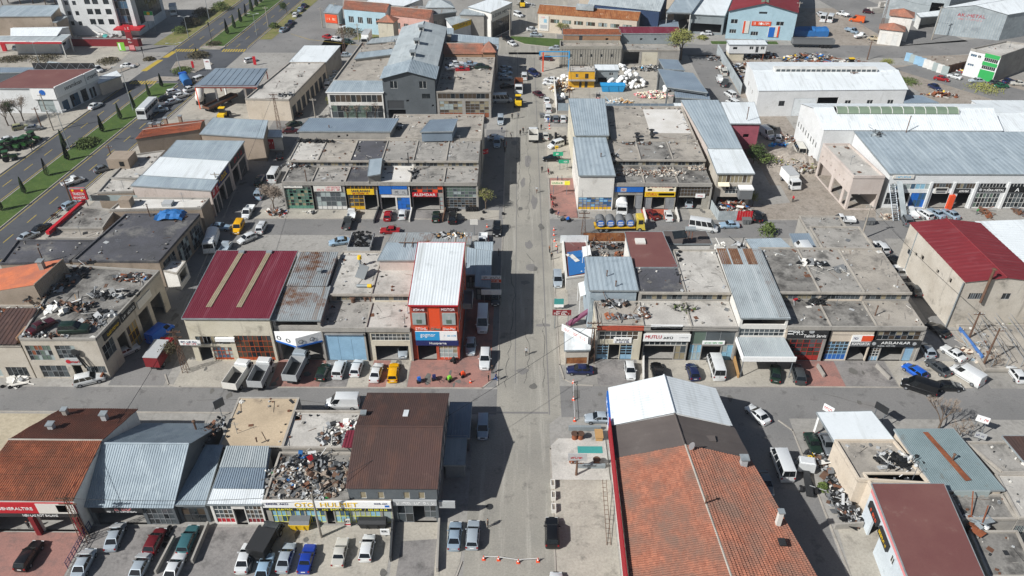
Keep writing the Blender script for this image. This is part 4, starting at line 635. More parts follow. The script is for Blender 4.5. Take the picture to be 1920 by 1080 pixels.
for i,(a,b) in enumerate(((1315,620),(1355,620),(1403,620),(1450,620))): p = G('S8',a,b,4.4); unit('solar_panel','gl_pale',rt,(p.x,p.y,4.4),(1.45,.12,1.3))
for l,q,hh_,mt in (('flat roof beside the rust-streaked shed, at the right edge',[(1560,505),(1760,505),(1620,330),(1345,328)],4.2,'roof_conc'),('low flat roof with two leaning pipes near the right edge',[(1330,765),(1640,765),(1555,625),(1255,625)],4,'roof_conc_dirty'),('flat roof in the bottom right corner',[(1480,1090),(1760,1090),(1640,830),(1370,830)],3.6,'roof_conc_dirty'),('pale flat roof patch between the two at the right edge',[(1650,760),(1760,760),(1700,510),(1515,508)],4.3,'roof_conc_pale')):
    bld('flat_workshop',l,quad('S8',q,hh_),hh_,'wall_conc',('flat',mt),par=.25,cat='workshop',front=[(.05,.3,.6,.7,'g',g(cols=6,rows=1,fr='fr_grey',gl=('gl_dark','gl_green')))])
bld('brown_metal_shed','brown metal roof cut off by the right edge',quad('S8',[(1680,420),(1800,420),(1760,300),(1570,300)],4.8),4.6,'wall_conc',('corr','metal_brown',4.6,4.8,.3),par=0,cat='shed')
rt,Fs,H = bld('membrane_workshop','workshop with brown membrane roof and pale blue side wall in the lower right',quad('S8',[(1060,1150),(1480,1150),(1225,575),(832,575)],6.4),6.2,'wall_pale',('plain','membrane_brown',6.3,6.5),par=0,cat='workshop',left=[(.18,0,.36,.62,'o'),(.42,.5,.5,.75,'w'),(.6,.55,.66,.75,'w')])
F = Fs[3]; sign(rt,F,F.W*.34,3.9,F.W*.55,5,'c_dark',[('~',.1,.3,.9,.7,'c_yellow')],.1,.4); sign(rt,F,F.W*.08,3.9,F.W*.3,5,'c_dark',[('~',.1,.3,.9,.7,'c_orange')],.1,.4)
obj('pink_band',M().hexa([(*F.p(0,5.4,0)[:2],5.4),(*F.p(F.W,5.4,0)[:2],5.4),(*F.p(F.W,0,.06)[:2],5.4),(*F.p(0,0,.06)[:2],5.4),(*F.p(0,5.4,0)[:2],6.1),(*F.p(F.W,5.4,0)[:2],6.1),(*F.p(F.W,0,.06)[:2],6.1),(*F.p(0,0,.06)[:2],6.1)]),'c_pink',rt)
# --- right, middle row
ROW = (99,6.8,106.1,8.6,118.9)
x = [xs(p,613,6.8) for p in (1120,1207,1297,1384)]+[xs(p,611,7.2) for p in (1477,1559,1645,1736)]
rt,F,H = shop('corner workshop with brick-edged roof and pale blue folding doors',x[0],x[1],ROW,[(.06,.66,.9,.92,'g',g(cols=7,rows=2,fr='fr_white',gl=('gl_brown','gl_grey','gl_dark'))),(.03,0,.28,.5,'g',g(cols=2,rows=4,fr='fr_lblue',gl=('gl_dark',),panel=.3)),(.29,0,.53,.5,'o'),(.54,0,.8,.5,'g',g(cols=2,rows=4,fr='fr_lblue',gl=('gl_dark',),panel=.3))],beam='wall_orange',r2on=False,wallm='wall_cream',r1='roof_conc_warm'); sign(rt,F,2.8,3.6,5.7,4.7,'c_white',[('BİLKAF',.15,.5,.85,.85,'c_dark'),('~',.1,.1,.9,.4,'c_navy')])
bld('blue_grey_roof_block','block with pale blue-grey metal roof behind the brick-edged corner roof',[(x[0]-.7,106.3),(x[1]-.4,106.3),(x[1]-.6,115.2),(x[0]-.9,115.2)],8.8,'metal_blue',('corr','metal_blue',8.9,9.4,.8),par=0,cat='workshop')
ROW = (99,6.8,106.1,8.6,114.2)
rt,F,H = shop('workshop with slanting white MUTLU AKU sign over an open dark garage',x[1],x[2],ROW,[(.05,.48,.95,.6,'g',g(cols=8,rows=1,fr='fr_white',gl=('gl_dark','gl_grey'))),(.05,0,.7,.46,'o'),(.72,0,.95,.46,'g',g(cols=2,rows=2,fr='fr_grey',gl=('gl_tan','gl_grey')))],r1='roof_conc_pale',r2='roof_bitumen'); ROW = (99,6.8,106.1,8.6,118.9); sign(rt,F,.1,4.1,F.W,5.6,'c_white',[('MUTLU',.04,.42,.38,.85,'c_red'),('AKÜ',.42,.35,.62,.72,'c_dark'),('~',.72,.5,.95,.62,'c_lgrey')],.1,.3); sign(rt,F,1.1,6.4,6.2,7.4,'c_white',[('ÖZENOĞLU OTO ELEKTRİK',.04,.4,.96,.8,'c_mid')],.1,.3)
rt,F,H = shop('workshop with pale blue glazed front and minibus parked before it',x[2],x[3],ROW,[(.03,.52,.97,.95,'g',g(cols=3,rows=1,fr='fr_grey',gl=('gl_green','gl_grey'))),(.03,0,.28,.5,'g',g(cols=3,rows=2,fr='fr_lblue',gl=('gl_pale','gl_poster'))),(.3,0,.72,.46,'o'),(.74,0,.97,.5,'g',g(cols=2,rows=2,fr='fr_lblue',gl=('gl_poster','gl_pale')))],r1='roof_conc_pale',r2='roof_conc_pale'); sign(rt,F,2.1,3.4,5.7,4.1,'c_white',[('~',.1,.3,.9,.7,'c_green')])
rt,Fs,H = bld('canopy_workshop','workshop with long rusty-edged ribbed metal roof and deep front canopy',[(x[3]+.1,99),(x[4]-.1,99),(x[4]-.1,118),(x[3]+.3,118)],8.8,'wall_white',('corr','metal_grey',8.9,9.4,.32,3),par=0,front=[(.05,.84,.95,.96,'o'),(.03,.58,.97,.74,'g',g(cols=9,rows=2,fr='fr_white',gl=('gl_grey','gl_dark'))),(.05,0,.95,.5,'o')],cat='workshop')
for a in (-.3,1.7,4.3): obj('rust_sheet',M().corr((x[3]+a+.3,113.4,9.36),(x[3]+a+2,113.4,9.36),(x[3]+a+2,118.3,9.49),(x[3]+a+.3,118.3,9.49),.32,.06),'rust_brown',rt)
obj('rust_sheet',M().corr((x[4]-1.7,99,9.02),(x[4]-.1,99,9.02),(x[4]-.1,118,9.52),(x[4]-1.7,118,9.52),.32,.06),'metal_rusty',rt)
cn = obj('canopy',M().corr((x[3]+.2,94.6,4.3),(x[4]+.6,94.6,4.3),(x[4]-.1,98.9,4.9),(x[3]-.1,98.9,4.9),.3,.05),'metal_grey',rt); obj('canopy_band',M().box(x[3]+.1,94.4,3.6,x[4]+.7,94.6,4.5).hexa([(x[3]+.1,94.6,3.6),(x[3]+.25,94.6,3.6),(x[3],98.8,4.2),(x[3]-.15,98.8,4.2),(x[3]+.1,94.6,4.5),(x[3]+.25,94.6,4.5),(x[3],98.8,5.1),(x[3]-.15,98.8,5.1)]),'c_white',cn)
for a in (x[3]+.4,x[4]+.4): obj('canopy_post',M().tube((a,94.7,0),(a,94.7,4.2),.07),'steel',rt)
ROW = (99,7.0,106.1,8.8,119.4)
rt,F,H = shop('workshop with red grid door under a black service sign',x[4],x[5],ROW,[(.02,.0,.9,.68,'g',g(cols=6,rows=4,fr='fr_red',gl=('gl_dark','gl_brown','gl_grey'),panel=.22))],r1='roof_conc_dirty',r2='roof_conc_dirty',pillar='wall_peach'); sign(rt,F,.1,4.8,F.W-.2,6.7,'c_dark',[('=',.02,.45,.14,.85,'c_white'),('PRS',.15,.4,.4,.85,'c_white'),('@',.5,.5,.68,.95,'c_lgrey'),('Teknik Servis',.42,.12,.96,.42,'c_white')])
rt,F,H = shop('workshop with stone-tiled band, orange and white sign and blue zigzag panels',x[5],x[6],ROW,[(.02,.03,.5,.62,'g',g(cols=5,rows=4,fr='fr_lblue',gl=('gl_brown','gl_blue','gl_grey','gl_dark'),panel=.3,pmat='fr_blue')),(.53,0,.95,.55,'o')],r1='roof_conc_dirty',r2='roof_conc',wallm='wall_peach'); sign(rt,F,3.8,3.2,7.3,5.5,'c_white',[('#',.45,.45,1,.95,'c_orange'),('#',0,0,1,.42,'c_mid'),('KAPORTA',.08,.12,.9,.34,'c_white'),('~',.08,.62,.4,.8,'c_navy')])
rt,F,H = shop('end workshop with dark sign reading ARSLANLAR by the alley',x[6],x[7],ROW,[(.05,.68,.95,.95,'g',g(cols=7,rows=2,fr='fr_grey',gl=('gl_brown','gl_dark','gl_tan'))),(.02,0,.22,.48,'g',g(cols=3,rows=4,fr='fr_white',gl=('gl_dark','gl_brown'),panel=.3,pmat='fr_lblue')),(.24,0,.72,.48,'o'),(.74,0,.92,.48,'d',g(mat='fr_lblue'))],r1='roof_conc_warm',r2='roof_conc_warm'); sign(rt,F,-.3,3.2,F.W,4.5,'c_dark',[('@',.02,.3,.1,.8,'c_lgrey'),('ARSLANLAR',.2,.5,.78,.88,'c_white'),('ÖZEL SERVİS',.14,.1,.5,.36,'c_lgrey'),('@',.82,.3,.92,.8,'c_lgrey')],.1,.35)
bld('rear_flat_room','concrete rear rooms with flat roof behind the ARSLANLAR workshop',[(x[6]-2,119.8),(x[7]-.1,119.8),(x[7]-.3,129),(x[6]-2,129)],7.6,'wall_conc',('flat','roof_conc'),par=.25,cat='workshop'); bld('rear_flat_room','low flat-roofed store nearest the white pickups',[(x[6]-2,129.2),(x[6]+6,129.2),(x[6]+6,135),(x[6]-2,135)],6.4,'wall_conc',('flat','roof_conc'),par=.2,cat='store')
rt,Fs,H = bld('brown_membrane_roof','building with reddish brown membrane roof behind the corner workshop',quad('S3',[(820,285),(1112,285),(1010,62),(768,60)],8.9),8.7,'wall_white',('plain','membrane_brown',8.8,8.95),par=0,cat='building'); p = G('S3',865,120,9); obj('roof_vent',M().box(p.x-.9,p.y-.8,8.9,p.x+.9,p.y+.8,9.3),'c_offwhite',rt)
for i in range(3): obj('solar_heater_leg',M().tube((p.x+8.6+i*.6,p.y+2,8.4),(p.x+8.6+i*.6,p.y+2,10.4),.05),'rust',rt)
obj('water_tank',M().tube((p.x+8.4,p.y+2,10.6),(p.x+10.2,p.y+2,10.6),.45,n=10),'galv',rt); obj('solar_collector',M().obox((p.x+7.4,p.y+1.6,9.6),(2.6,1.6,.1),.2,.5),'gl_dark',rt)
bld('brown_flat_hut','white hut with dark brown flat roof by the back street',quad('S3',[(1060,130),(1340,130),(1300,52),(1030,52)],7.4),7.2,'wall_white',('plain','membrane_grey',7.3,7.4),par=0,cat='hut',front=[(.15,.4,.3,.8,'o')])
bld('grey_sheet_shed','shed with grey-blue sheet roof in the middle of the right block',quad('S4',[(30,225),(280,215),(135,90),(-60,95)],8),7.7,'wall_peach',('corr','metal_blue',7.8,8,.4),par=0,cat='shed')
bld('blue_sheet_canopy','small blue-grey sheet canopy behind the white van shell',quad('S4',[(240,145),(445,140),(385,60),(200,62)],6.5),6.3,'wall_conc',('corr','metal_slate',6.3,6.5,.4),par=0,cat='canopy',front=[(0,0,1,.95,'o')])
rt,Fs,H = bld('walled_yard','yard walled with rusty sheets beside the main road',quad('S3',[(540,280),(810,280),(765,120),(505,120)],2.4),2.2,'wall_white',('flat','roof_conc_dirty'),par=.3,cat='yard')
for i in range(7): p = G('S3',520+i*36,120,2); unit('rust_panel','rust_sheet',rt,(p.x,p.y+.25,2.6),(2.35,.08,2.6))
rt,Fs,H = bld('tarpaulin_yard','walled yard covered by a torn blue tarpaulin',quad('S3',[(365,370),(545,345),(500,95),(338,95)],2.6),2.6,'wall_white',('flat','membrane_brown'),par=.25,pmat='c_offwhite',cat='yard'); q = [G('S3',a,b,2.75) for a,b in ((385,350),(530,320),(475,175),(372,190))]; obj('tarpaulin',M().face(*q),'c_tarp',rt)
for a,b,w_,l_ in ((420,230,.9,2.6),(378,210,.6,.8),(510,300,.8,.9)): p = G('S3',a,b,2.85); obj('loose_sheet',M().obox(p,(w_,l_,.06),.5),'c_offwhite',rt)
for i in range(5): p = G('S3',360+i*30,105,3.2); unit('sheet_panel','metal_white',rt,(p.x,p.y,3.3),(2.,.08,1.7))
for l,q in (('white awning sheet tilted over the tarpaulin yard',[(478,225),(535,205),(525,142),(475,155)]),('white awning sheet beside the blue-grey roof block',[(460,490),(568,450),(548,365),(448,398)])):
    q = [G('S3',a,b,4) for a,b in q]; single('awning_sheet',M().hexa([v-Vector((0,0,.06)) for v in q]+q).tube((q[0].x,q[0].y,0),q[0],.05).tube((q[3].x,q[3].y,0),q[3],.05).tube((q[2].x,q[2].y,0),q[2],.05).tube((q[1].x,q[1].y,0),q[1],.05),'c_white',l,'awning')
rt,Fs,H = bld('corner_kiosk','white-roofed corner kiosk with a slanting sign toward the street crossing',quad('S3',[(362,842),(520,838),(545,720),(360,710)],3.6),3.4,'wall_stain',('plain','metal_white',3.4,3.7),par=0,cat='kiosk',front=[(.05,.1,.95,.5,'d',g(n=3,mat='rust_sheet'))]); a = G('S3',340,680,5.4); b = G('S3',515,800,4.6); f = Fr((a.x,a.y),(b.x,b.y),4.3); sign(rt,f,0,0,f.W,1.3,'c_white',[('~',.08,.3,.92,.7,'c_pink')],0,.15,name='slanting_sign')
obj('stair',M().hexa([G('S3',365,680,.2),G('S3',395,690,.2),G('S3',540,590,3.4),G('S3',520,580,3.4)]+[v+Vector((0,0,.5)) for v in (G('S3',365,680,.2),G('S3',395,690,.2),G('S3',540,590,3.4),G('S3',520,580,3.4))]),'c_purple',rt)
# --- right, second row
ROW = (149,6.1,157.2,7.7,166.8)
rt,Fs,H = bld('corner_block','tall white corner building with blue-grey sheet roof beside the tanker truck',[(12.9,148.3),(20.4,148.3),(19.9,165.5),(12.7,165.5)],8.4,'wall_white',('corr','metal_blue',8.5,9.1,.9),par=0,front=[(.02,.02,.97,.38,'g',g(cols=8,rows=4,fr='fr_blue',gl=('gl_poster','gl_blue','gl_tan','gl_pale'),panel=.25,pmat='fr_yellow'))],left=[(.06+i*.12,.45,.12+i*.12,.75,'w') for i in range(7)])
bld('corner_block','rear part of the white corner building with ribbed blue roof, by the main road',[(13,165.7),(20.6,165.7),(21.4,186),(12.6,186)],9.6,'wall_cream',('corr','metal_blue',9.7,10,.5),par=0,left=[(.06+i*.12,.45,.12+i*.12,.75,'w') for i in range(7)])
x = [xs(p,345,6.1) for p in (1152,1209,1272,1335)]
rt,F,H = shop('workshop with plain blue signboard behind the tanker truck',x[0],x[1],ROW,[(.15,0,.72,.6,'o'),(.74,0,.97,.6,'s')],r1='roof_conc_dirty',r2='roof_conc_warm',wallm='wall_ribgrey'); sign(rt,F,.1,4.2,F.W-.2,5.5,'c_blue',[('#',.22,.1,.42,.75,'c_lgrey'),('~',.26,.25,.38,.6,'c_red')])
rt,F,H = shop('workshop with tall yellow and orange sign above a red forecourt',x[1],x[2],ROW,[(.02,0,.26,.5,'d',g(n=2)),(.27,0,.66,.5,'o'),(.67,0,.95,.5,'d',g(n=2))],r1='roof_conc_dirty',r2='roof_conc_dirty',wallm='wall_ribgrey',pillar='wall_green'); sign(rt,F,.2,3.1,F.W-.4,6.0,'c_cream',[('#',0,0,1,.42,'c_yellow'),('UTURLU',.05,.1,.4,.32,'c_red'),('#',.45,.1,.97,.3,'c_darkred'),('~',.2,.78,.88,.95,'c_red'),('@',.03,.75,.15,.97,'c_dark'),('@',.85,.75,.97,.97,'c_dark'),('#',.08,.5,.22,.66,'c_dark'),('#',.78,.5,.92,.66,'c_dark')])
rt,F,H = shop('workshop with dark ribbed upper wall and a car inside its open bay',x[2],x[3],ROW,[(.04,0,.78,.52,'o'),(.02,.56,.98,.97,'g',g(cols=10,rows=3,fr='fr_grey',gl=('gl_brown',),bar=.05))],r1='roof_conc_dirty',r2='roof_conc_warm',wallm='wall_ribgrey'); sign(rt,F,4,2.9,6,3.8,'c_white',[('~',.1,.3,.9,.7,'c_pink')])
rt,Fs,H = bld('white_sheet_house','two-storey workshop with white sheet roof above its upper windows',[(42.4,150.2),(50.1,150.2),(50,161.4),(42.6,161.4)],8,'wall_stain',('corr','metal_white',8.1,8.3,.4),par=0,front=[(.05,.72,.95,.95,'g',g(cols=8,rows=1,fr='fr_white',gl=('gl_brown','gl_tan'))),(.3,.4,.9,.62,'g',g(cols=6,rows=2,fr='fr_white',gl=('gl_dark','gl_grey'))),(.1,0,.9,.3,'o')])
obj('small_awning',M().hexa([(42.8,149.2,5.4),(45.2,149.2,5.4),(45.2,150.1,5.9),(42.8,150.1,5.9),(42.8,149.2,5.5),(45.2,149.2,5.5),(45.2,150.1,6),(42.8,150.1,6)]),'c_cream',rt); obj('hanging_tank',M().box(47.2,148,3,50,149.8,5.2),'c_mid',rt); obj('snowy_top',M().box(47.1,147.9,5.2,50.1,149.9,5.5),'c_white',rt)
bld('long_blue_roof','long workshop roof of blue-grey sheets behind the white sheet roof',[(42.7,161.6),(50,161.6),(50.2,188),(41,188)],8.4,'wall_pink',('corr','metal_blue',8.5,8.9,.6),par=0,cat='workshop')
bld('rose_building','rose-red plastered building with white sheet roof',[(50.2,174),(57.2,174),(58.6,186),(50.6,186)],9,'wall_rose',('corr','metal_white',9,9.2,.5),par=0,cat='building',right=[(.5,.6,.56,.7,'o')],front=[(.5,.6,.7,.7,'o')])
rt,Fs,H = bld('flat_rear_hall','broad flat roof with four round vents in the middle of the right block',[(21.5,167),(41,167),(41,186.5),(21.6,186.5)],7.8,'wall_cream',('flat','roof_conc_warm'),par=.3,cat='workshop')
for a,b in ((905,160),(900,135),(1005,110),(1008,145)): p = G('R7',a,b,8.2); flue(rt,p.x,p.y,7.8,1,.35,'c_dark')
obj('white_coating',M().box(31,171,7.8,40.5,185,7.83),'roof_white',rt)
bld('white_yard_shed','white and blue sheet roofs over the yard wall at the back of the right block',quad('R3',[(1195,805),(1540,790),(1545,752),(1170,745)],7.4),7.2,'wall_white',('corr','metal_white',7.2,7.4,.5),par=0,cat='shed')
# --- right: red roof, warehouses, TUGRA METAL row
rt,Fs,H = bld('red_roof_hall','tall stained hall with dark red curved-ridge roof',[(74.9,108.1),(88,108.1),(86.4,127),(73.4,127)],9.7,'wall_stain',('gy','metal_red',10.6,'metal_red',1.),left=[(.32,.6,.37,.7,'o'),(.6,.65,.64,.74,'o'),(.1,.45,.17,.56,'w',g(fr='fr_grey')),(.22,.55,.26,.63,'o'),(.8,.72,.84,.82,'o')],front=[(.12,.62,.3,.75,'g',g(cols=6,rows=1,fr='fr_grey',gl=('gl_dark','gl_grey'))),(.55,.62,.66,.75,'w',g(fr='fr_grey'))])
flue(rt,78.5,107.5,6,6.5,.22,'pole_rust'); obj('downpipe',M().tube((74.6,107.9,0),(74.6,107.9,9.6),.1),'galv',rt); obj('downpipe',M().tube((73.6,124,0),(73.6,124,9.6),.1),'galv',rt)
bld('ribbed_white_hall','white ribbed roof hall to the right of the red-roofed one',[(88.2,108.6),(112,108.6),(112,128.5),(86.6,128.5)],9.2,'wall_clean',('gy','metal_white',9.8,'metal_white',.6),cat='hall')
rt,Fs,H = bld('lattice_yard','fenced yard with steel lattice trusses below the red-roofed hall',[(75.6,96),(92,96),(92,107.8),(76.2,107.8)],.5,'wall_conc',('flat','roof_conc_warm'),par=.4,cat='yard')
rnd.seed(3)
for i in range(6): a = 77+i*2.4; obj('steel_truss',M().tube((a,97,3),(a+.3,107.6,3.4),.035).tube((a,97,2.2),(a+.3,107.6,2.6),.05).tube((a,97,.3),(a,97,3),.06).tube((a,100,2.4),(a,102,3.1),.04).tube((a,102,3.1),(a,104,2.5),.03),'fr_grey',rt)
obj('blue_board',M().hexa([(76.4,99,.6),(76.6,99,.6),(76.2,106.5,.6),(76,106.5,.6),(76.4,99,1.2),(76.6,99,1.2),(76.2,106.5,1.3),(76,106.5,1.3)]),'wall_blue',rt)
rt,Fs,H = bld('skeleton_block','unfinished concrete block on columns with pale flat roof',[(70.9,149),(77.5,149),(75.4,165),(69.4,165)],7.7,'wall_pink',('flat','roof_conc_pale'),par=.5,pmat='wall_pink',front=[(.08,.02,.92,.5,'o')],left=[(.04,.02,.45,.5,'o'),(.52,.02,.8,.5,'o'),(.86,.05,.96,.5,'o')]+[(.07+i*.14,.68,.1+i*.14,.74,'o') for i in range(6)])
rt,Fs,H = bld('tugra_terrace','long terrace of metal shops with blue-grey roof and sign reading TUĞRA METAL',[(79,150),(125,150),(122,169),(77.9,169)],8.1,'wall_clean',('corr','metal_blue',8.2,9.2,1.1,3),par=0,front=[(.01,.1,.07,.45,'g',g(cols=3,rows=2,fr='fr_grey',gl=('gl_dark',))),(.075,0,.12,.45,'o'),(.125,.02,.2,.45,'g',g(cols=4,rows=2,fr='fr_blue',gl=('gl_blue','gl_dark','c_blue'))),(.02,.56,.2,.72,'g',g(cols=8,rows=1,fr='fr_white',gl=('gl_poster','gl_pale','gl_blue'))),(.22,0,.31,.45,'o'),(.215,.58,.41,.74,'g',g(cols=14,rows=1,fr='fr_grey',gl=('gl_tan','gl_grey','gl_brown'))),(.34,0,.4,.45,'o'),(.43,.02,.54,.45,'g',g(cols=7,rows=3,fr='fr_white',gl=('gl_dark','gl_grey','gl_green'))),(.43,.62,.55,.74,'g',g(cols=8,rows=1,fr='fr_white',gl=('gl_dark',))),(.57,.02,.68,.45,'g',g(cols=6,rows=3,fr='fr_white',gl=('gl_dark','gl_grey'))),(.57,.62,.68,.74,'g',g(cols=7,rows=1,fr='fr_white',gl=('gl_dark',)))])
F = Fs[0]; sign(rt,F,19.7,4.0,25.4,5.1,'c_dark',[('@',.03,.2,.12,.8,'c_lgrey'),('TUĞRA METAL',.17,.2,.96,.82,'c_white')]); sign(rt,F,26,3.9,32,5.3,'c_black',[('A',.25,.2,.4,.8,'c_white')]); sign(rt,F,10.4,3.6,13.2,5,'c_offwhite',[('#',.08,.5,.92,.92,'c_dark'),('#',.15,.1,.85,.4,'c_mid')]); sign(rt,F,14.6,3.7,18,4.7,'c_dark',[('AUTO MAX',.3,.25,.9,.75,'c_white')]); sign(rt,F,.6,7.2,5,8,'c_offwhite',[('~',.15,.3,.85,.7,'c_sky')],.1,.3)
for u in (9.3,14.2,19,25.8): obj('pillar',M().box(F.p(u,0).x-.25,149.7,0,F.p(u,0).x+.25,150.1,6.3),'wall_clean',rt)
obj('red_locker',M().box(92.9,149.2,0,94,149.9,3.4),'c_orange',rt)
rt,Fs,H = bld('ribbed_warehouse','large white warehouse with ribbed roof and green ridge skylight',[(70.7,169.3),(111.6,169.3),(113.4,185),(70,185)],9.5,'wall_clean',('gx','metal_white',11.6,'metal_white',.55),left=[(.05+i*.11,.4,.09+i*.11,.55,'w',g(cols=1)) for i in range(8)],pmat='metal_blue')
obj('ridge_skylight',M().loft([[(75+i*2.6,176.4+dy,11.2+dz) for dy,dz in ((-1.6,0),(-1,.75),(0,1.05),(1,.75),(1.6,0))] for i in range(12)]),'skylight_green',rt)
for i in range(12): obj('skylight_rib',M().loft([[(75+i*2.6+e,176.4+dy*1.03,11.25+dz*1.05) for dy,dz in ((-1.6,0),(-1,.75),(0,1.05),(1,.75),(1.6,0))] for e in (0,.12)]),'fr_white',rt)
rt,Fs,H = bld('white_factory','white rendered factory with low ribbed roof and row of dormer lights',[(63.5,199.2),(103,200.5),(105,221),(65.5,221)],7.2,'wall_clean',('gx','metal_white',8.6,'metal_white',.55),front=[(.15,.4,.19,.6,'w',g(fr='fr_dark')),(.25,0,.4,.7,'d',g(mat='metal_white')),(.41,.3,.55,.72,'o'),(.6,.4,.64,.6,'w'),(.75,.4,.79,.6,'w'),(.89,.4,.93,.6,'w')],left=[(.3,.4,.36,.6,'w'),(.6,.4,.66,.6,'w')])
d = obj('dormer_strip',M().box(70,209.6,8.3,98,211.4,9.5),'fr_white',rt)
for i in range(20): unit('dormer_pane','gl_grey',d,(71+i*1.37,209.58,8.95),(1.05,.06,.6))
bld('slate_lean_to','low slate-blue lean-to at the right end of the white factory',quad('R4',[(1060,740),(1300,735),(1180,690),(1065,690)],4),3.8,'wall_dgrey',('corr','metal_slate',3.8,4,.5),par=0,cat='shed')
bld('maroon_stripe_hall','pale hall with maroon stripe at the right edge',[(113.8,168),(140,170),(140,192),(116,192)],7.6,'wall_clean',('gx','metal_white',9,'metal_white',.6),cat='hall')
rt,Fs,H = bld('teal_workshop','white and emerald green workshop with big blank grey side wall',quad('R4',[(1535,360),(1755,412),(1990,330),(1790,305)],7.6),7.6,'wall_clean',('flat','roof_conc_pale'),par=.5,pmat='wall_conc',front=[(.06,.78,.26,.88,'g',g(cols=3,rows=1,fr='fr_white',gl=('gl_blue',))),(.3,.78,.4,.88,'w'),(.52,.72,.96,.86,'g',g(cols=7,rows=1,fr='fr_white',gl=('gl_dark',))),(.06,.42,.26,.5,'g',g(cols=3,rows=1,fr='fr_white',gl=('gl_blue',))),(.52,.42,.96,.56,'g',g(cols=7,rows=1,fr='fr_white',gl=('gl_dark',)))])
F = Fs[0]; k = M(); fbox(k,F,F.W*.5,0,.02,F.W*.98,H*.4,.05); fbox(k,F,F.W*.5,H*.57,.02,F.W*.98,H*.71,.05); fbox(k,F,F.W*.5,H*.87,.02,F.W*.98,H*1.02,.05); obj('green_cladding',k,'c_green',rt); k = M(); fbox(k,Fs[1],0,0,.02,Fs[1].W,H,.05); obj('side_render',k,'wall_conc',rt)
rt,Fs,H = bld('low_walls','roofless plot fenced by pale panels and brown sheet gate',quad('R4',[(1370,510),(1520,470),(1540,390),(1080,400)],.6),.4,'wall_conc',('flat','soil'),par=0,cat='plot')
for i in range(9): p = G('R4',1085+i*33,420+i*12,1); unit('fence_panel',rnd.choice(('gl_pale','fr_white','fr_lblue')),rt,(p.x,p.y,1.4),(1.9,.08,2.6),R(-35))
for i in range(6): p = G('R4',1380+i*24,505-i*6,1); unit('gate_panel','fr_brown',rt,(p.x,p.y,1.3),(1.5,.08,2.6),R(20))
# --- right background
rt,Fs,H = bld('scrap_office','square ribbed concrete block with five small windows behind the scrapyard',[(12.6,236.2),(31.5,236.4),(31.3,241.8),(12.8,241.8)],5.8,'wall_ribgrey',('flat','roof_conc_warm'),par=.8,pmat='wall_ribgrey',front=[(.17+i*.165,.55,.205+i*.165,.72,'w',g(cols=1)) for i in range(5)])
for i in range(24): unit('rib','wall_conc',rt,(13.2+i*.78,236.15+i*.008,2.9),(.12,.12,5.8))
rt,Fs,H = bld('brick_penthouse','brown brick rooftop storey with dark door above the ribbed block',[(14,242),(31.4,242),(31.4,247),(14,247)],8.2,'wall_brick',('corr','rust',8.2,8.4,.5),par=0,cat='building',front=[(.27,.72,.33,.97,'d',g(mat='fr_dark')),(.74,.8,.79,.88,'o')])
rt,Fs,H = bld('grey_panel_hall','grey panel hall with dark red roof edge and two small square windows',[(31.7,243.5),(50,243.5),(50,249),(31.7,249)],8.2,'wall_mgrey',('corr','metal_maroon',8.2,8.5,.5),par=0,cat='hall',front=[(.33,.75,.37,.82,'o'),(.57,.75,.61,.82,'o')])
rt,Fs,H = bld('concrete_frame','open concrete frame with dark bays beneath the grey panel hall',[(31.9,238),(49.4,238),(49.6,243.3),(31.9,243.3)],4.8,'wall_conc',('flat','roof_conc'),par=.2,cat='building',front=[(.02,.1,.3,.9,'o'),(.34,.05,.62,.9,'d',g(mat='wall_cream')),(.66,.05,.96,.9,'d',g(mat='wall_conc'))])
rt,Fs,H = bld('yellow_house','small yellow two-storey house with flat roof in the scrapyard',[(14.7,219.6),(22,219.6),(22,223.6),(14.7,223.6)],4.9,'wall_yellow',('flat','roof_conc_pale'),par=.1,front=[(.25,.62,.36,.84,'w'),(.62,.55,.76,.85,'w',g(fr='fr_brown')),(.4,0,.5,.42,'d',g(mat='fr_dark')),(.62,0,.74,.42,'d',g(mat='fr_dark'))],cat='house'); obj('balcony_slab',M().box(14.5,218.5,2.3,22.2,219.58,2.5),'wall_conc',rt)
rt,Fs,H = bld('grey_cabin','pale cabin with white sheet roof next to the yellow house',[(22.7,223),(29.1,223),(29.1,227),(22.7,227)],4,'wall_mgrey',('plain','metal_white',4,4.1),par=0,front=[(.6,.6,.78,.82,'w'),(.1,0,.5,.45,'o')],cat='cabin')
for l,q,hh_ in (('blue-grey shed roof at the back of the scrapyard',[(1100,490),(1240,500),(1190,435),(1060,428)],5.4),('large blue-grey shed roof along the scrapyard side',[(1120,620),(1405,660),(1300,530),(1055,500)],6),('lower blue-grey lean-to at the scrapyard corner',[(1185,695),(1420,712),(1405,662),(1170,640)],4.6)):
    bld('scrap_shed',l,quad('R3',q,hh_),hh_-.3,'wall_dgrey',('corr','metal_slate',hh_-.2,hh_,.6),par=0,cat='shed',front=[(.03,0,.97,.9,'o')],left=[(.03,0,.97,.9,'o')])
rt = root('yard_fence',(20,200.6,0),'blue-grey sheet fence along the street side of the scrapyard','fence')
for i in range(14):
    if i in (4,): continue
    obj('fence_sheet',M().corr((10.8+i*2.25,200.6,.8),(13+i*2.25,200.6,.8),(13+i*2.25,200.62,3),(10.8+i*2.25,200.62,3),.3,.05),'metal_blue' if i < 4 else 'metal_slate',rt)
obj('base_wall',M().box(10.6,200.5,0,42.4,200.75,.9),'wall_conc',rt)
rt = root('yard_wall',(10.5,211,0),'pale side wall of the scrapyard along the parked white cars','wall')
for i in range(9): unit('wall_panel','wall_white',rt,(10.4,201.9+i*2.4,1.3),(2.3,.2,2.6),R(90))
rt = root('lane_wall',(60,225,0),'long grey sheet wall between the lane and the scrap heap','wall')
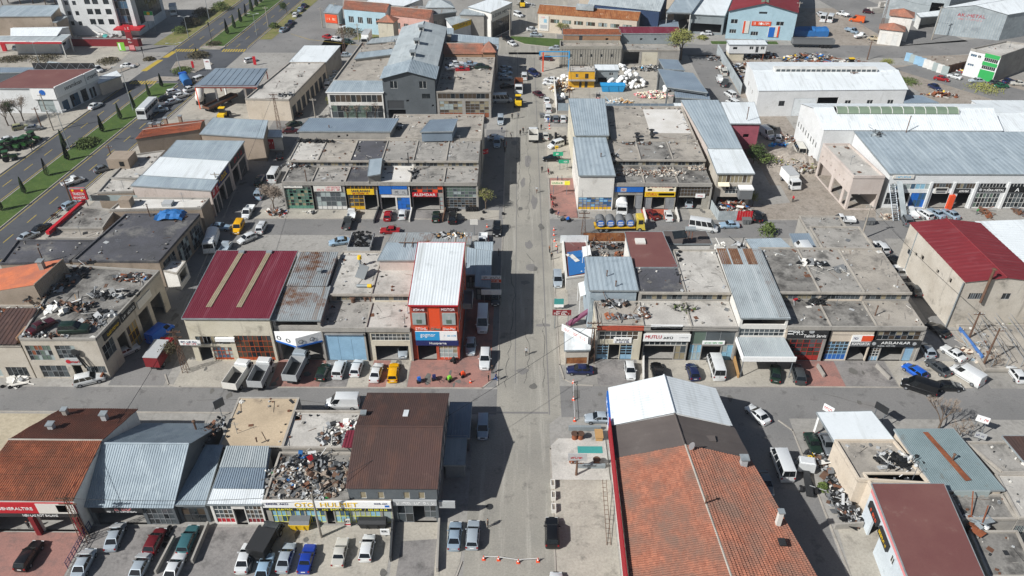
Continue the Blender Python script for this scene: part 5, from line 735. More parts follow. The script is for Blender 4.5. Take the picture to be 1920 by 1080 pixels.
for i in range(15): unit('wall_panel','metal_grey',rt,(63.6-.02*i,248-i*2.3,1.6),(2.25,.15,3.2),R(90))
rt,Fs,H = bld('container_office','white container office with flat roof raised above the scrap heap',[(65.6,242.5),(77,242.5),(77,246.5),(65.6,246.5)],5.1,'wall_clean',('plain','metal_white',5.1,5.2),par=0,z0=2.4,cat='office',front=[(.1,.45,.22,.75,'w',g(cols=1)),(.55,.45,.66,.8,'w'),(.72,.1,.8,.8,'d',g(mat='fr_dark')),(.86,.45,.96,.8,'w')]); obj('base',M().box(65.8,242.8,0,70.5,246.3,2.4),'wall_cream',rt)
[obj('post',M().tube((76.6,y,0),(76.6,y,2.4),.12),'rust',rt) for y in (242.8,246.2)]
rt,Fs,H = bld('beige_factory','long beige factory with rusty ridge roof and wall poster',[(6.6,271),(39.2,263),(41.5,271),(8.6,280)],6.2,'wall_peach',('gx','rust_sheet',8,'metal_grey',.6),front=[(.13+i*.122,.55,.22+i*.122,.75,'g',g(cols=5,rows=1,fr='fr_dark',gl=('gl_brown','gl_green','gl_pale'))) for i in range(7)]); sign(rt,Fs[0],.4,.6,3.8,5.6,'c_offwhite',[('#',.5,.55,.8,.8,'gl_poster'),('#',.15,.15,.85,.4,'c_lgrey'),('~',.1,.85,.6,.95,'c_pink')],name='poster'); obj('roof_monitor',M().obox((22.5,270.8,8.4),(6,2.4,1.4),R(-14)),'metal_grey',rt)
bld('dark_blue_factory','grey-roofed factory with dark blue end wall behind the beige one',[(24,276),(47,267.5),(52,283),(28,290)],8,'wall_dblue',('gx','metal_grey',9.8,'metal_grey',.8),cat='factory')
rt,Fs,H = bld('yellow_factory','cream-yellow factory with sawtooth flat roof in the far background',[(22,292),(64,286),(70,312),(24,316)],8,'wall_peach',('flat','roof_conc'),par=.3,cat='factory')
for i in range(5): obj('sawtooth_light',M().obox((30+i*7.5,300-i,8.8),(5,1.8,1.4),R(24)),'roof_conc_warm',rt)
bld('open_canopy','wide pale blue sheet canopy on posts beside the yellow factory',quad('R3',[(1115,80),(1290,85),(1400,-60),(1180,0)],7.6),7.3,'fr_white',('plain','metal_blue',7.3,7.6),par=0,cat='canopy',front=[(.03,0,.97,.92,'o')],right=[(.02,0,.48,.92,'o'),(.52,0,.98,.92,'o')],left=[(.02,0,.98,.92,'o')])
bld('small_white_hut','small white hut with slate roof in front of the open canopy',quad('R3',[(1060,200),(1200,210),(1190,150),(1070,150)],3.4),3.3,'wall_clean',('plain','metal_slate',3.3,3.5),par=0,cat='hut')
rt,Fs,H = bld('blue_factory','pale blue factory with red gable roof and orange sign',[(69.5,264.5),(91.5,262.5),(104,305),(84,307)],9.2,'wall_lblue',('gy','metal_red',12,'metal_red',.8),front=[(.05,.55,.15,.7,'w'),(.42,.48,.52,.62,'w'),(.72,.52,.83,.66,'w'),(.05,.2,.15,.34,'w',g(cols=3)),(.37,.14,.48,.28,'w',g(cols=3)),(.44,.92,.56,.99,'w',g(fr='fr_dark'))],ov=.5); F = Fs[0]; sign(rt,F,F.W*.36,4.6,F.W*.64,6,'c_orange',[('~',.1,.3,.42,.75,'c_white'),('@',.46,.2,.54,.8,'c_white'),('~',.6,.3,.92,.75,'c_white')]); sign(rt,F,F.W*.24,2,F.W*.33,6,'c_offwhite',[('#',0,0,.3,1,'c_orange')]); sign(rt,F,F.W*.62,1,F.W*.78,4.6,'c_offwhite',[('#',.05,0,.6,.9,'c_blue'),('#',.85,0,1,1,'c_orange')]); obj('roof_light',M().obox((82,268.8,11.8),(2.4,8,.5),R(-16)),'skylight_green',rt)
bld('white_roof_annex','white-roofed annex on the left of the pale blue factory',[(58,270),(69.2,268),(82,306),(72,307)],6.4,'wall_mgrey',('plain','metal_white',6.5,6.8),par=0,cat='hall',front=[(.05,.1,.95,.55,'o')])
rt,Fs,H = bld('substation','two-part stone substation with orange pyramid roofs by the earth yard',[(118.5,259.3),(125,256.8),(127,261.5),(120.5,264)],5,'wall_white',('hip','tiles_orange',6.6),front=[(.12,0,.35,.7,'d',g(mat='fr_white')),(.6,0,.85,.7,'d',g(mat='fr_white'))],cat='substation'); bld('substation','taller rear tower of the stone substation with orange pyramid roof',[(122.8,264),(129,261.4),(131.4,267),(125.2,269.6)],8,'wall_white',('hip','tiles_orange',9.8),cat='substation')
rt,Fs,H = bld('ribbed_metal_hall','grey ribbed metal hall with red lettering at the right background',[(141.5,270),(160.5,263),(186,274),(168,284)],8.6,'metal_grey',('gy','metal_white',10.6,'metal_white',.8),cat='hall'); F = Fs[0]; text(rt,F,F.W*.28,6.6,F.W*.7,7.6,'AK-METAL','c_red',.05); rough_text(rt,F,F.W*.3,5.6,F.W*.68,6.1,'c_pink',.05)
for i in range(26): unit('cladding_rib','metal_blue',rt,F.p(F.W*(i+.5)/26,4.2,.03),(.14,.08,8.3),F.rz())
rt,Fs,H = bld('ribbed_metal_hall','farther grey ribbed metal hall with dark lettering and tall open door',[(131,288),(150,281),(178,296),(160,306)],11.5,'metal_grey',('gy','metal_white',14,'metal_white',.8),cat='hall',front=[(.72,0,.92,.6,'o')]); F = Fs[0]; text(rt,F,F.W*.45,9,F.W*.75,10,'AK METAL','c_mid',.05)
bld('truck_shelter','low white sheet shelter with dark underside beside the ribbed halls',quad('R4',[(1180,120),(1400,105),(1330,75),(1150,95)],4.4),4.2,'fr_white',('plain','metal_white',4.2,4.4),par=0,cat='shelter',front=[(.02,0,.98,.9,'o')],right=[(.05,0,.95,.9,'o')])
# --- left background
rt,Fs,H = bld('office_block','white four-storey office block with glass curtain wall',[(-152.4,266),(-128.4,266),(-127,286),(-150,286)],15.2,'wall_clean',('flat','roof_conc_pale'),par=.7,pmat='wall_clean',front=[(.06+a*.11,.22+v*.22,.11+a*.11,.31+v*.22,'w',g(fr='fr_dark',cols=1)) for v in range(3) for a in (0,1)]+[(.34,.24+v*.22,.42,.36+v*.22,'w',g(fr='fr_dark',cols=1)) for v in range(3)]+[(.45,.24+v*.22,.53,.36+v*.22,'w',g(fr='fr_dark',cols=1)) for v in range(3)]+[(.6,.24+v*.22,.68,.36+v*.22,'w',g(fr='fr_dark',cols=1)) for v in range(3)]+[(.72,.12,.95,.9,'g',g(cols=3,rows=5,fr='fr_grey',gl=('gl_blue','gl_dark','gl_black')))],right=[(.1,.2,.9,.85,'g',g(cols=8,rows=4,fr='fr_dark',gl=('gl_dark','gl_grey')))])
obj('red_canopy',M().box(-135,261.5,3,-126,266,3.5),'c_red',rt); obj('frame_top',M().box(-152.5,264.9,14.2,-128.3,265.95,15.3).box(-152.5,264.9,5,-151.2,265.95,14.2).box(-135.5,264.9,.3,-134.3,265.95,14.2).box(-129.6,264.9,.3,-128.3,265.95,14.2),'wall_clean',rt)
bld('red_garden_wall','dark red garden wall in front of the office block',[(-148,254.6),(-124.5,254.6),(-123.5,255.2),(-148,255.2)],2.6,'c_darkred',('plain','c_darkred',2.6,2.6),par=0,ov=.02,cat='wall')
rt,Fs,H = bld('fuel_station','fuel station with white canopy edged in red at the left edge',quad('R1',[(-60,295),(440,295),(500,250),(-60,262)],5.4),5.3,'fr_white',('plain','metal_grey',5.3,5.4),par=0,cat='canopy',pmat='c_white',front=[(.01,0,.99,.86,'o')],right=[(.05,0,.95,.86,'o')],left=[(.05,0,.95,.86,'o')],back=[(.02,0,.98,.86,'o')])
F = Fs[0]; k = M(); fbox(k,F,0,4.6,.03,F.W,5.05,.3); obj('red_band',k,'c_red',rt)
for px_,py_,c_ in ((30,345,'c_red'),(215,350,'c_darkred'),(390,345,'c_sky')): p = G('R1',px_,py_,1); single('fuel_pump',M().box(p.x-.6,p.y-.4,0,p.x+.6,p.y+.4,2.2).box(p.x-.7,p.y-.5,2.2,p.x+.7,p.y+.5,2.6),c_,{'c_red': 'red fuel pump under the canopy at the left edge','c_darkred': 'dark red fuel pump under the middle of the canopy','c_sky': 'light blue fuel pump at the right end of the canopy'}[c_],'fuel pump')
bld('fuel_shop','fuel station shop with curved white sheet roof',quad('R1',[(80,250),(400,250),(490,185),(95,190)],6),5.6,'wall_clean',('gx','metal_white',6.6,'metal_white',.8),cat='shop',right=[(.2,.3,.5,.7,'w',g(fr='fr_dark'))])
bld('grey_shed','long shed with pale blue roof behind the fuel station, nearest of two',quad('R1',[(-40,150),(400,152),(480,120),(-40,130)],7),6.6,'wall_block',('corr','metal_grey',6.7,7,.7),par=0,cat='shed'); bld('grey_shed','upper shed with pale blue roof at the far left',quad('R1',[(-40,112),(360,108),(430,40),(20,42)],9),8.6,'wall_block',('corr','metal_blue',8.7,9,.7),par=0,cat='shed')
rt,Fs,H = bld('tile_showroom','white ceramics showroom with brown flat roof and sign seramiksan',[(-141,199.8),(-123.6,199.8),(-118.8,214),(-137,213)],7,'wall_clean',('plain','membrane_brown',7,7.1),par=0,cat='showroom',right=[(.06,.02,.2,.42,'g',g(cols=3,rows=1,fr='fr_dark',gl=('gl_blue','gl_dark'))),(.26,.02,.46,.5,'g',g(cols=4,rows=2,fr='fr_dark',gl=('gl_dark','gl_blue'))),(.52,.02,.66,.5,'g',g(cols=3,rows=1,fr='fr_dark',gl=('gl_dark',))),(.72,.02,.86,.42,'g',g(cols=3,rows=1,fr='fr_dark',gl=('gl_dark','gl_pale')))],front=[(.68,.05,.92,.6,'g',g(cols=1,rows=2,fr='fr_dark',gl=('gl_pale','gl_pale')))])
F = Fs[1]; sign(rt,F,0,4.4,F.W*.68,7.4,'c_white',[('seramiksan',.28,.35,.88,.72,'c_dark')],.05,.35); sign(rt,F,F.W*.7,4.4,F.W,7.4,'c_white',[('creavit',.1,.35,.9,.72,'c_dark')],.05,.35); sign(rt,Fs[0],11,4,17.4,7,'c_white',[('@',.35,.35,.6,.9,'c_blue')],.05,.3)
for i in range(6): obj('roof_truss',M().tube((-136+i*3,214,7),(-134.5+i*3,214,8.8),.07).tube((-134.5+i*3,214,8.8),(-133+i*3,214,7),.07),'steel',rt)
obj('dark_screen',M().box(-136.5,214.6,6.8,-119,214.8,8.6),'c_dark',rt)
bld('small_hipped_store','small beige store with pale roof behind the showroom',quad('R1',[(260,520),(400,500),(485,462),(350,445)],6.2),5.6,'wall_peach',('corr','metal_grey',5.8,6.2,.8),par=0,cat='store'); bld('blue_strip_shed','long low slate-roofed shed left of the showroom',quad('R1',[(-40,520),(250,515),(290,488),(-40,488)],4.6),4.3,'wall_dgrey',('corr','metal_slate',4.4,4.6,.6),par=0,cat='shed'); bld('mural_wall_shed','narrow white-roofed shed with mural wall beside the showroom',quad('R1',[(710,600),(865,545),(835,512),(700,560)],3.6),3.4,'wall_peach',('plain','metal_white',3.5,3.6),par=0,cat='shed')
for l,q,hh_,wl,rf in (('blue-painted house with brown tile roof in the far background',[(630,60),(930,85),(985,42),(665,12)],8,'wall_lblue',('tx','tiles_orange',9.6)),('salmon-pink house with orange tile roof in the background',[(975,105),(1245,135),(1290,80),(990,62)],8,'wall_salmon',('tx','tiles_orange',9.6)),('orange-fronted shed with pale blue roof in the far background',[(490,85),(590,95),(620,50),(530,35)],5.5,'wall_conc',('corr','metal_blue',5.4,5.6,.6)),('yellow-signed hall with grey roof in the background',[(1410,180),(1560,130),(1640,85),(1370,135)],6.5,'wall_clean',('corr','metal_grey',6.3,6.6,.6)),
   ('far shed with brownish metal roof behind the pink house',[(1260,100),(1440,80),(1410,50),(1060,50)],8,'wall_conc',('corr','metal_rusty',7.8,8.2,.7)),('far pale hipped hall behind the background houses',[(1230,45),(1420,45),(1390,5),(1250,2)],9,'wall_white',('hip','metal_grey',10.5)),('far white roof beyond the blue-painted house',[(780,20),(1060,40),(1200,-8),(840,-15)],9,'wall_white',('corr','metal_white',8.8,9,.8)),('grey sheet roof in the gap beside the white lettered hall',[(1470,100),(1640,105),(1630,70),(1500,68)],8,'wall_conc',('corr','metal_grey',7.8,8,.6))):
    rt,Fs,H = bld('background_building',l,quad('R2',q,hh_),hh_-.3,wl,rf,par=0,cat='building',front=[(.1+i*.22,.45,.22+i*.22,.72,'w',g(cols=3)) for i in range(4)] if 'house' in l else [])
    if 'orange-fronted' in l: sign(rt,Fs[0],.2,2,Fs[0].W*.9,H-.4,'c_orange',[('~',.15,.35,.85,.6,'c_cream')])
    if 'yellow-signed' in l: sign(rt,Fs[0],.2,H-1.6,Fs[0].W,H+.2,'c_yellow',[('~',.2,.3,.8,.7,'c_brown')])
rt,Fs,H = bld('stone_tower','cream block house with orange pyramid roof in front of the pink house',quad('R2',[(875,150),(985,155),(1018,130),(915,128)],8.4),8.2,'wall_cream',('hip','tiles_orange',10),cat='building')
rt,Fs,H = bld('lettered_metal_hall','white-roofed metal hall with lettering LIDER METAL at the top',quad('R2',[(1530,45),(1690,85),(1840,20),(1700,-12)],9),8.8,'wall_white',('plain','metal_white',8.8,9),par=0,cat='hall',right=[(.05,.02,.95,.62,'g',g(cols=8,rows=2,fr='fr_dark',gl=('gl_dark','gl_black')))]); F = Fs[1]; sign(rt,F,0,6.2,F.W,9,'c_offwhite',[('LİDER METAL',.08,.25,.94,.7,'c_dark')],.05,.3)

# ------------------------------------------------------------------ vehicles
def ring_st(y,w,zt,zb=.2):
    h = zt-zb; r = [(w*.9,zb),(w*.98,zb+h*.22),(w,zb+h*.55),(w*.97,zb+h*.86),(w*.84,zt)]
    return [(x,y,z) for x,z in r]+[(0,y,zt+.015)]+[(-x,y,z) for x,z in reversed(r)]
def car_proto(kind):
    """body shell, windows, wheels, lamps of one car type; faces +Y, origin on the ground below its centre"""
    S = dict(sedan=g(st=[(-2.17,.62,.5),(-2.1,.78,.82),(-1.7,.84,.93),(-1.1,.86,.93),(.1,.87,.92),(.85,.86,.92),(1.5,.83,.82),(2,.76,.7),(2.15,.6,.5)],cab=(-1.62,.95,-1.0,.25,.9,1.42,.8,.62),wh=(-1.3,1.3),r=.31),
      old=g(st=[(-2.02,.72,.5),(-1.98,.8,.86),(-1.3,.82,.9),(.1,.83,.9),(.7,.83,.89),(1.5,.81,.84),(1.98,.79,.78),(2.02,.7,.5)],cab=(-1.2,.78,-.85,.25,.88,1.4,.78,.64),wh=(-1.2,1.25),r=.29),
      hatch=g(st=[(-1.95,.7,.5),(-1.9,.8,.9),(-1.2,.85,.95),(.1,.86,.94),(.8,.85,.93),(1.4,.82,.84),(1.82,.74,.7),(1.96,.6,.5)],cab=(-1.9,.95,-1.5,.2,.92,1.48,.8,.64),wh=(-1.2,1.2),r=.31),
      wagon=g(st=[(-2.22,.7,.5),(-2.18,.8,.9),(-1.2,.85,.94),(.1,.86,.93),(.85,.85,.92),(1.5,.82,.84),(2,.76,.72),(2.15,.6,.5)],cab=(-2.16,.92,-1.85,.25,.9,1.46,.79,.66),wh=(-1.3,1.3),r=.31),
      suv=g(st=[(-2.3,.78,.6),(-2.25,.88,1.05),(-1.2,.92,1.1),(.1,.92,1.08),(.9,.91,1.06),(1.6,.88,.98),(2.1,.82,.85),(2.28,.68,.6)],cab=(-2.24,1.0,-1.9,.3,1.05,1.74,.86,.7),wh=(-1.4,1.4),r=.37),
      kombi=g(st=[(-2.1,.78,.6),(-2.06,.84,1.05),(-1.2,.87,1.08),(.3,.87,1.05),(1.1,.85,1.02),(1.6,.82,.88),(2,.74,.72),(2.1,.62,.5)],cab=(-2.06,1.2,-1.98,.55,1.03,1.82,.83,.74),wh=(-1.3,1.35),r=.31),
      van=g(st=[(-2.6,.9,.7),(-2.56,.97,1.2),(-1,.98,1.22),(.8,.98,1.2),(1.5,.96,1.16),(2.1,.92,1.0),(2.5,.82,.78),(2.6,.66,.5)],cab=(-2.56,1.75,-2.52,.95,1.18,2.25,.95,.86),wh=(-1.6,1.7),r=.34),
      minibus=g(st=[(-3,.92,.7),(-2.96,1.0,1.2),(-1,1.01,1.22),(1,1.01,1.2),(2,.99,1.14),(2.5,.94,1.0),(2.9,.84,.78),(3,.68,.5)],cab=(-2.96,2.25,-2.92,1.4,1.18,2.5,.98,.88),wh=(-1.8,1.95),r=.35),
      pick=g(st=[(-.1,.84,.95),(0,.88,1.02),(1,.88,1.0),(1.5,.86,.94),(2.0,.8,.8),(2.3,.74,.66),(2.38,.6,.5)],cab=(-.05,1.6,0,.85,.98,1.78,.84,.7),wh=(-1.5,1.5),r=.32))[kind]
    parts = []; m = M().loft([ring_st(y,w,z) for y,w,z in S['st']])
    yr,yf,tr,tf,zb,zr,wb,wt = S['cab']
    b = [(-wb,yr,zb-.04),(wb,yr,zb-.04),(wb,yf,zb-.04),(-wb,yf,zb-.04)]; t = [(-wt,tr,zr-.05),(wt,tr,zr-.05),(wt,tf,zr-.06),(-wt,tf,zr-.06)]
    m.hexa(b+t); m.hexa([t[0],t[1],t[2],t[3],(-wt*.86,tr+.1,zr),(wt*.86,tr+.1,zr),(wt*.86,tf-.12,zr),(-wt*.86,tf-.12,zr)])
    if kind == 'pick': m.box(-.9,-2.55,.62,.9,-.18,.72).box(-.9,-2.55,.72,-.84,-.18,1.1).box(.84,-2.55,.72,.9,-.18,1.1).box(-.84,-2.55,.72,.84,-2.49,1.1).box(-.84,-.24,.72,.84,-.18,1.25).box(-.4,-2.4,.4,.4,.2,.62)
    parts.append(('body',m,'PAINT',35))
    def pane(nm,a,b_,c,d,ins=.1,mat='carglass'):         # glass quad set 7 mm proud of its opening
        a,b_,c,d = map(Vector,(a,b_,c,d)); ce = (a+b_+c+d)/4; n = (b_-a).cross(d-a).normalized()*.007; q = [v.lerp(ce,ins)+n for v in (a,b_,c,d)]
        parts.append((nm,M().face(*q),mat,0))
    B = [Vector(v) for v in b]; T = [Vector(v) for v in t]
    for v in B: v.z += .08
    pane('windscreen',B[2],B[3],T[3],T[2],.1); 
    if kind not in ('van','pick'): pane('rear_window',B[0],B[1],T[1],T[0],.14)
    sp = dict(sedan=[0,.5,1],old=[0,.5,1],hatch=[0,.5,1],wagon=[0,.3,.62,1],suv=[0,.3,.62,1],kombi=[0,.36,.68,1],van=[.72,1],minibus=[0,.27,.52,.76,1],pick=[0.1,1])[kind]
    for a,c in zip(sp,sp[1:]):
        pane('side_window',B[1].lerp(B[2],a),B[1].lerp(B[2],c),T[1].lerp(T[2],c),T[1].lerp(T[2],a),.12)
        pane('side_window',B[3].lerp(B[0],1-c),B[3].lerp(B[0],1-a),T[3].lerp(T[0],1-a),T[3].lerp(T[0],1-c),.12)
    w = max(q[1] for q in S['st']); r = S['r']
    for y in S['wh']:
        for sx in (-1,1): parts.append(('wheel',M().tube((sx*(w-.19),y,r),(sx*(w+.015),y,r),r,n=12),'tyre',0,('rim',M().tube((sx*(w+.01),y,r),(sx*(w+.03),y,r),r*.6,n=10),'rim')))
    f,e = S['st'][-2],S['st'][0]; yb_ = -2.55 if kind == 'pick' else S['st'][1][0]; zb_ = .9 if kind == 'pick' else S['st'][1][2]*.82
    for sx in (-1,1):
        parts.append(('headlight',M().obox((sx*f[1]*.74,f[0]+.02,f[2]*.84),(.34,.16,.16)),'lamp',0)); parts.append(('taillight',M().obox((sx*(S['st'][1][1]-.12),yb_-.02,zb_),(.2,.1,.26)),'taillamp',0))
        parts.append(('mirror',M().obox((sx*(wb+.12),yf-.5,zb+.1),(.2,.1,.14)),'PAINT',0))
    if kind in ('van','minibus','kombi'): parts.append(('rear_door',M().box(-.02,S['st'][1][0]-.035,.55,.02,S['st'][1][0]-.02,zr-.3),'c_mid',0))
    parts.append(('grille',M().obox((0,S['st'][-1][0]+.0,f[2]*.8),(f[1]*.8,.06,.14)),'c_black',0)); parts.append(('number_plate',M().obox((0,S['st'][-1][0]+.05,.43),(.52,.02,.12)),'c_white',0)); parts.append(('number_plate',M().obox((0,yb_-.03,.62),(.52,.02,.12)),'c_white',0))
    for sx in (-1,1): parts.append(('side_trim',M().obox((sx*(w+.004),.0,.52),(.02,S['st'][-1][0]*1.1,.06)),'c_dark',0))
    parts.append(('bumper',M().obox((0,S['st'][-1][0]-.04,.42),(f[1]*1.7,.16,.2)),'c_mid' if kind in ('old','pick') else 'PAINT',0))
    return parts
PROTO = {}
def mesh_of(kind):
    if kind not in PROTO:
        out = []
        for p in car_proto(kind):
            def mk(nm,m,mat,sm):
                me = m.mesh(nm,None,sm); me.materials.append(MATS['p_white'] if mat == 'PAINT' else MATS[mat]); return (nm,me,mat)
            out.append((mk(*p[:4]),mk(*p[4],0) if len(p) > 4 else None))
        PROTO[kind] = out
    return PROTO[kind]
KN = dict(sedan=('sedan','sedan'),old=('sedan','old boxy sedan'),hatch=('hatchback','hatchback'),wagon=('estate_car','estate car'),suv=('suv','SUV'),kombi=('small_van','small windowed van'),van=('panel_van','panel van'),minibus=('minibus','minibus'),pick=('pickup','open-bed pickup'))
CAT = dict(sedan='car',old='car',hatch='car',wagon='car',suv='car',kombi='van',van='van',minibus='minibus',pick='pickup')
def inst(kind,loc,rz,colour,name,label,cat,group=None,skip=(),tilt=(0,0)):
    rt = root(name,loc,label,cat,group); rt.rotation_euler = (tilt[0],tilt[1],rz)
    for (nm,me,mat),sub in mesh_of(kind):
        if nm in skip: continue
        o = bpy.data.objects.new(nm,me); COL.objects.link(o); o.parent = rt
        if mat == 'PAINT': o.material_slots[0].link = 'OBJECT'; o.material_slots[0].material = MATS['p_'+colour]
        if sub: s = bpy.data.objects.new(sub[0],sub[1]); COL.objects.link(s); s.parent = o
    return rt
def heading(k,x0,y0,x1,y1,z=.7): a = G(k,x0,y0,z); b = G(k,x1,y1,z); d = b-a; return (a+b)/2,math.atan2(-d.x,d.y)
CARS = []
def car(k,x0,y0,x1,y1,kind,colour,where,z=0.,grp='parked and driving cars',skip=(),tilt=(0,0),snap=None):
    c,rz = heading(k,x0,y0,x1,y1,z+.7)
    if snap is not None: rz = R(snap)
    q = R(90)*round(rz/R(90))
    if snap is None and abs(rz-q) < R(14): rz = q+(rz-q)*.4
    return inst(kind,(c.x,c.y,z+.02),rz,colour,KN[kind][0],f'{CNAME[colour]} {KN[kind][1]} {where}',CAT[kind],grp,skip,tilt)
def bonnet(o,colour='white'):                                 # an opened bonnet on a car under repair
    m = M().obox((0,1.05,1.35),(1.4,.06,1.05),0,R(62)); m.cur = 0
    b = bpy.data.objects.new('raised_bonnet',m.mesh('raised_bonnet')); b.data.materials.append(MATS['p_'+colour]); COL.objects.link(b); b.parent = o
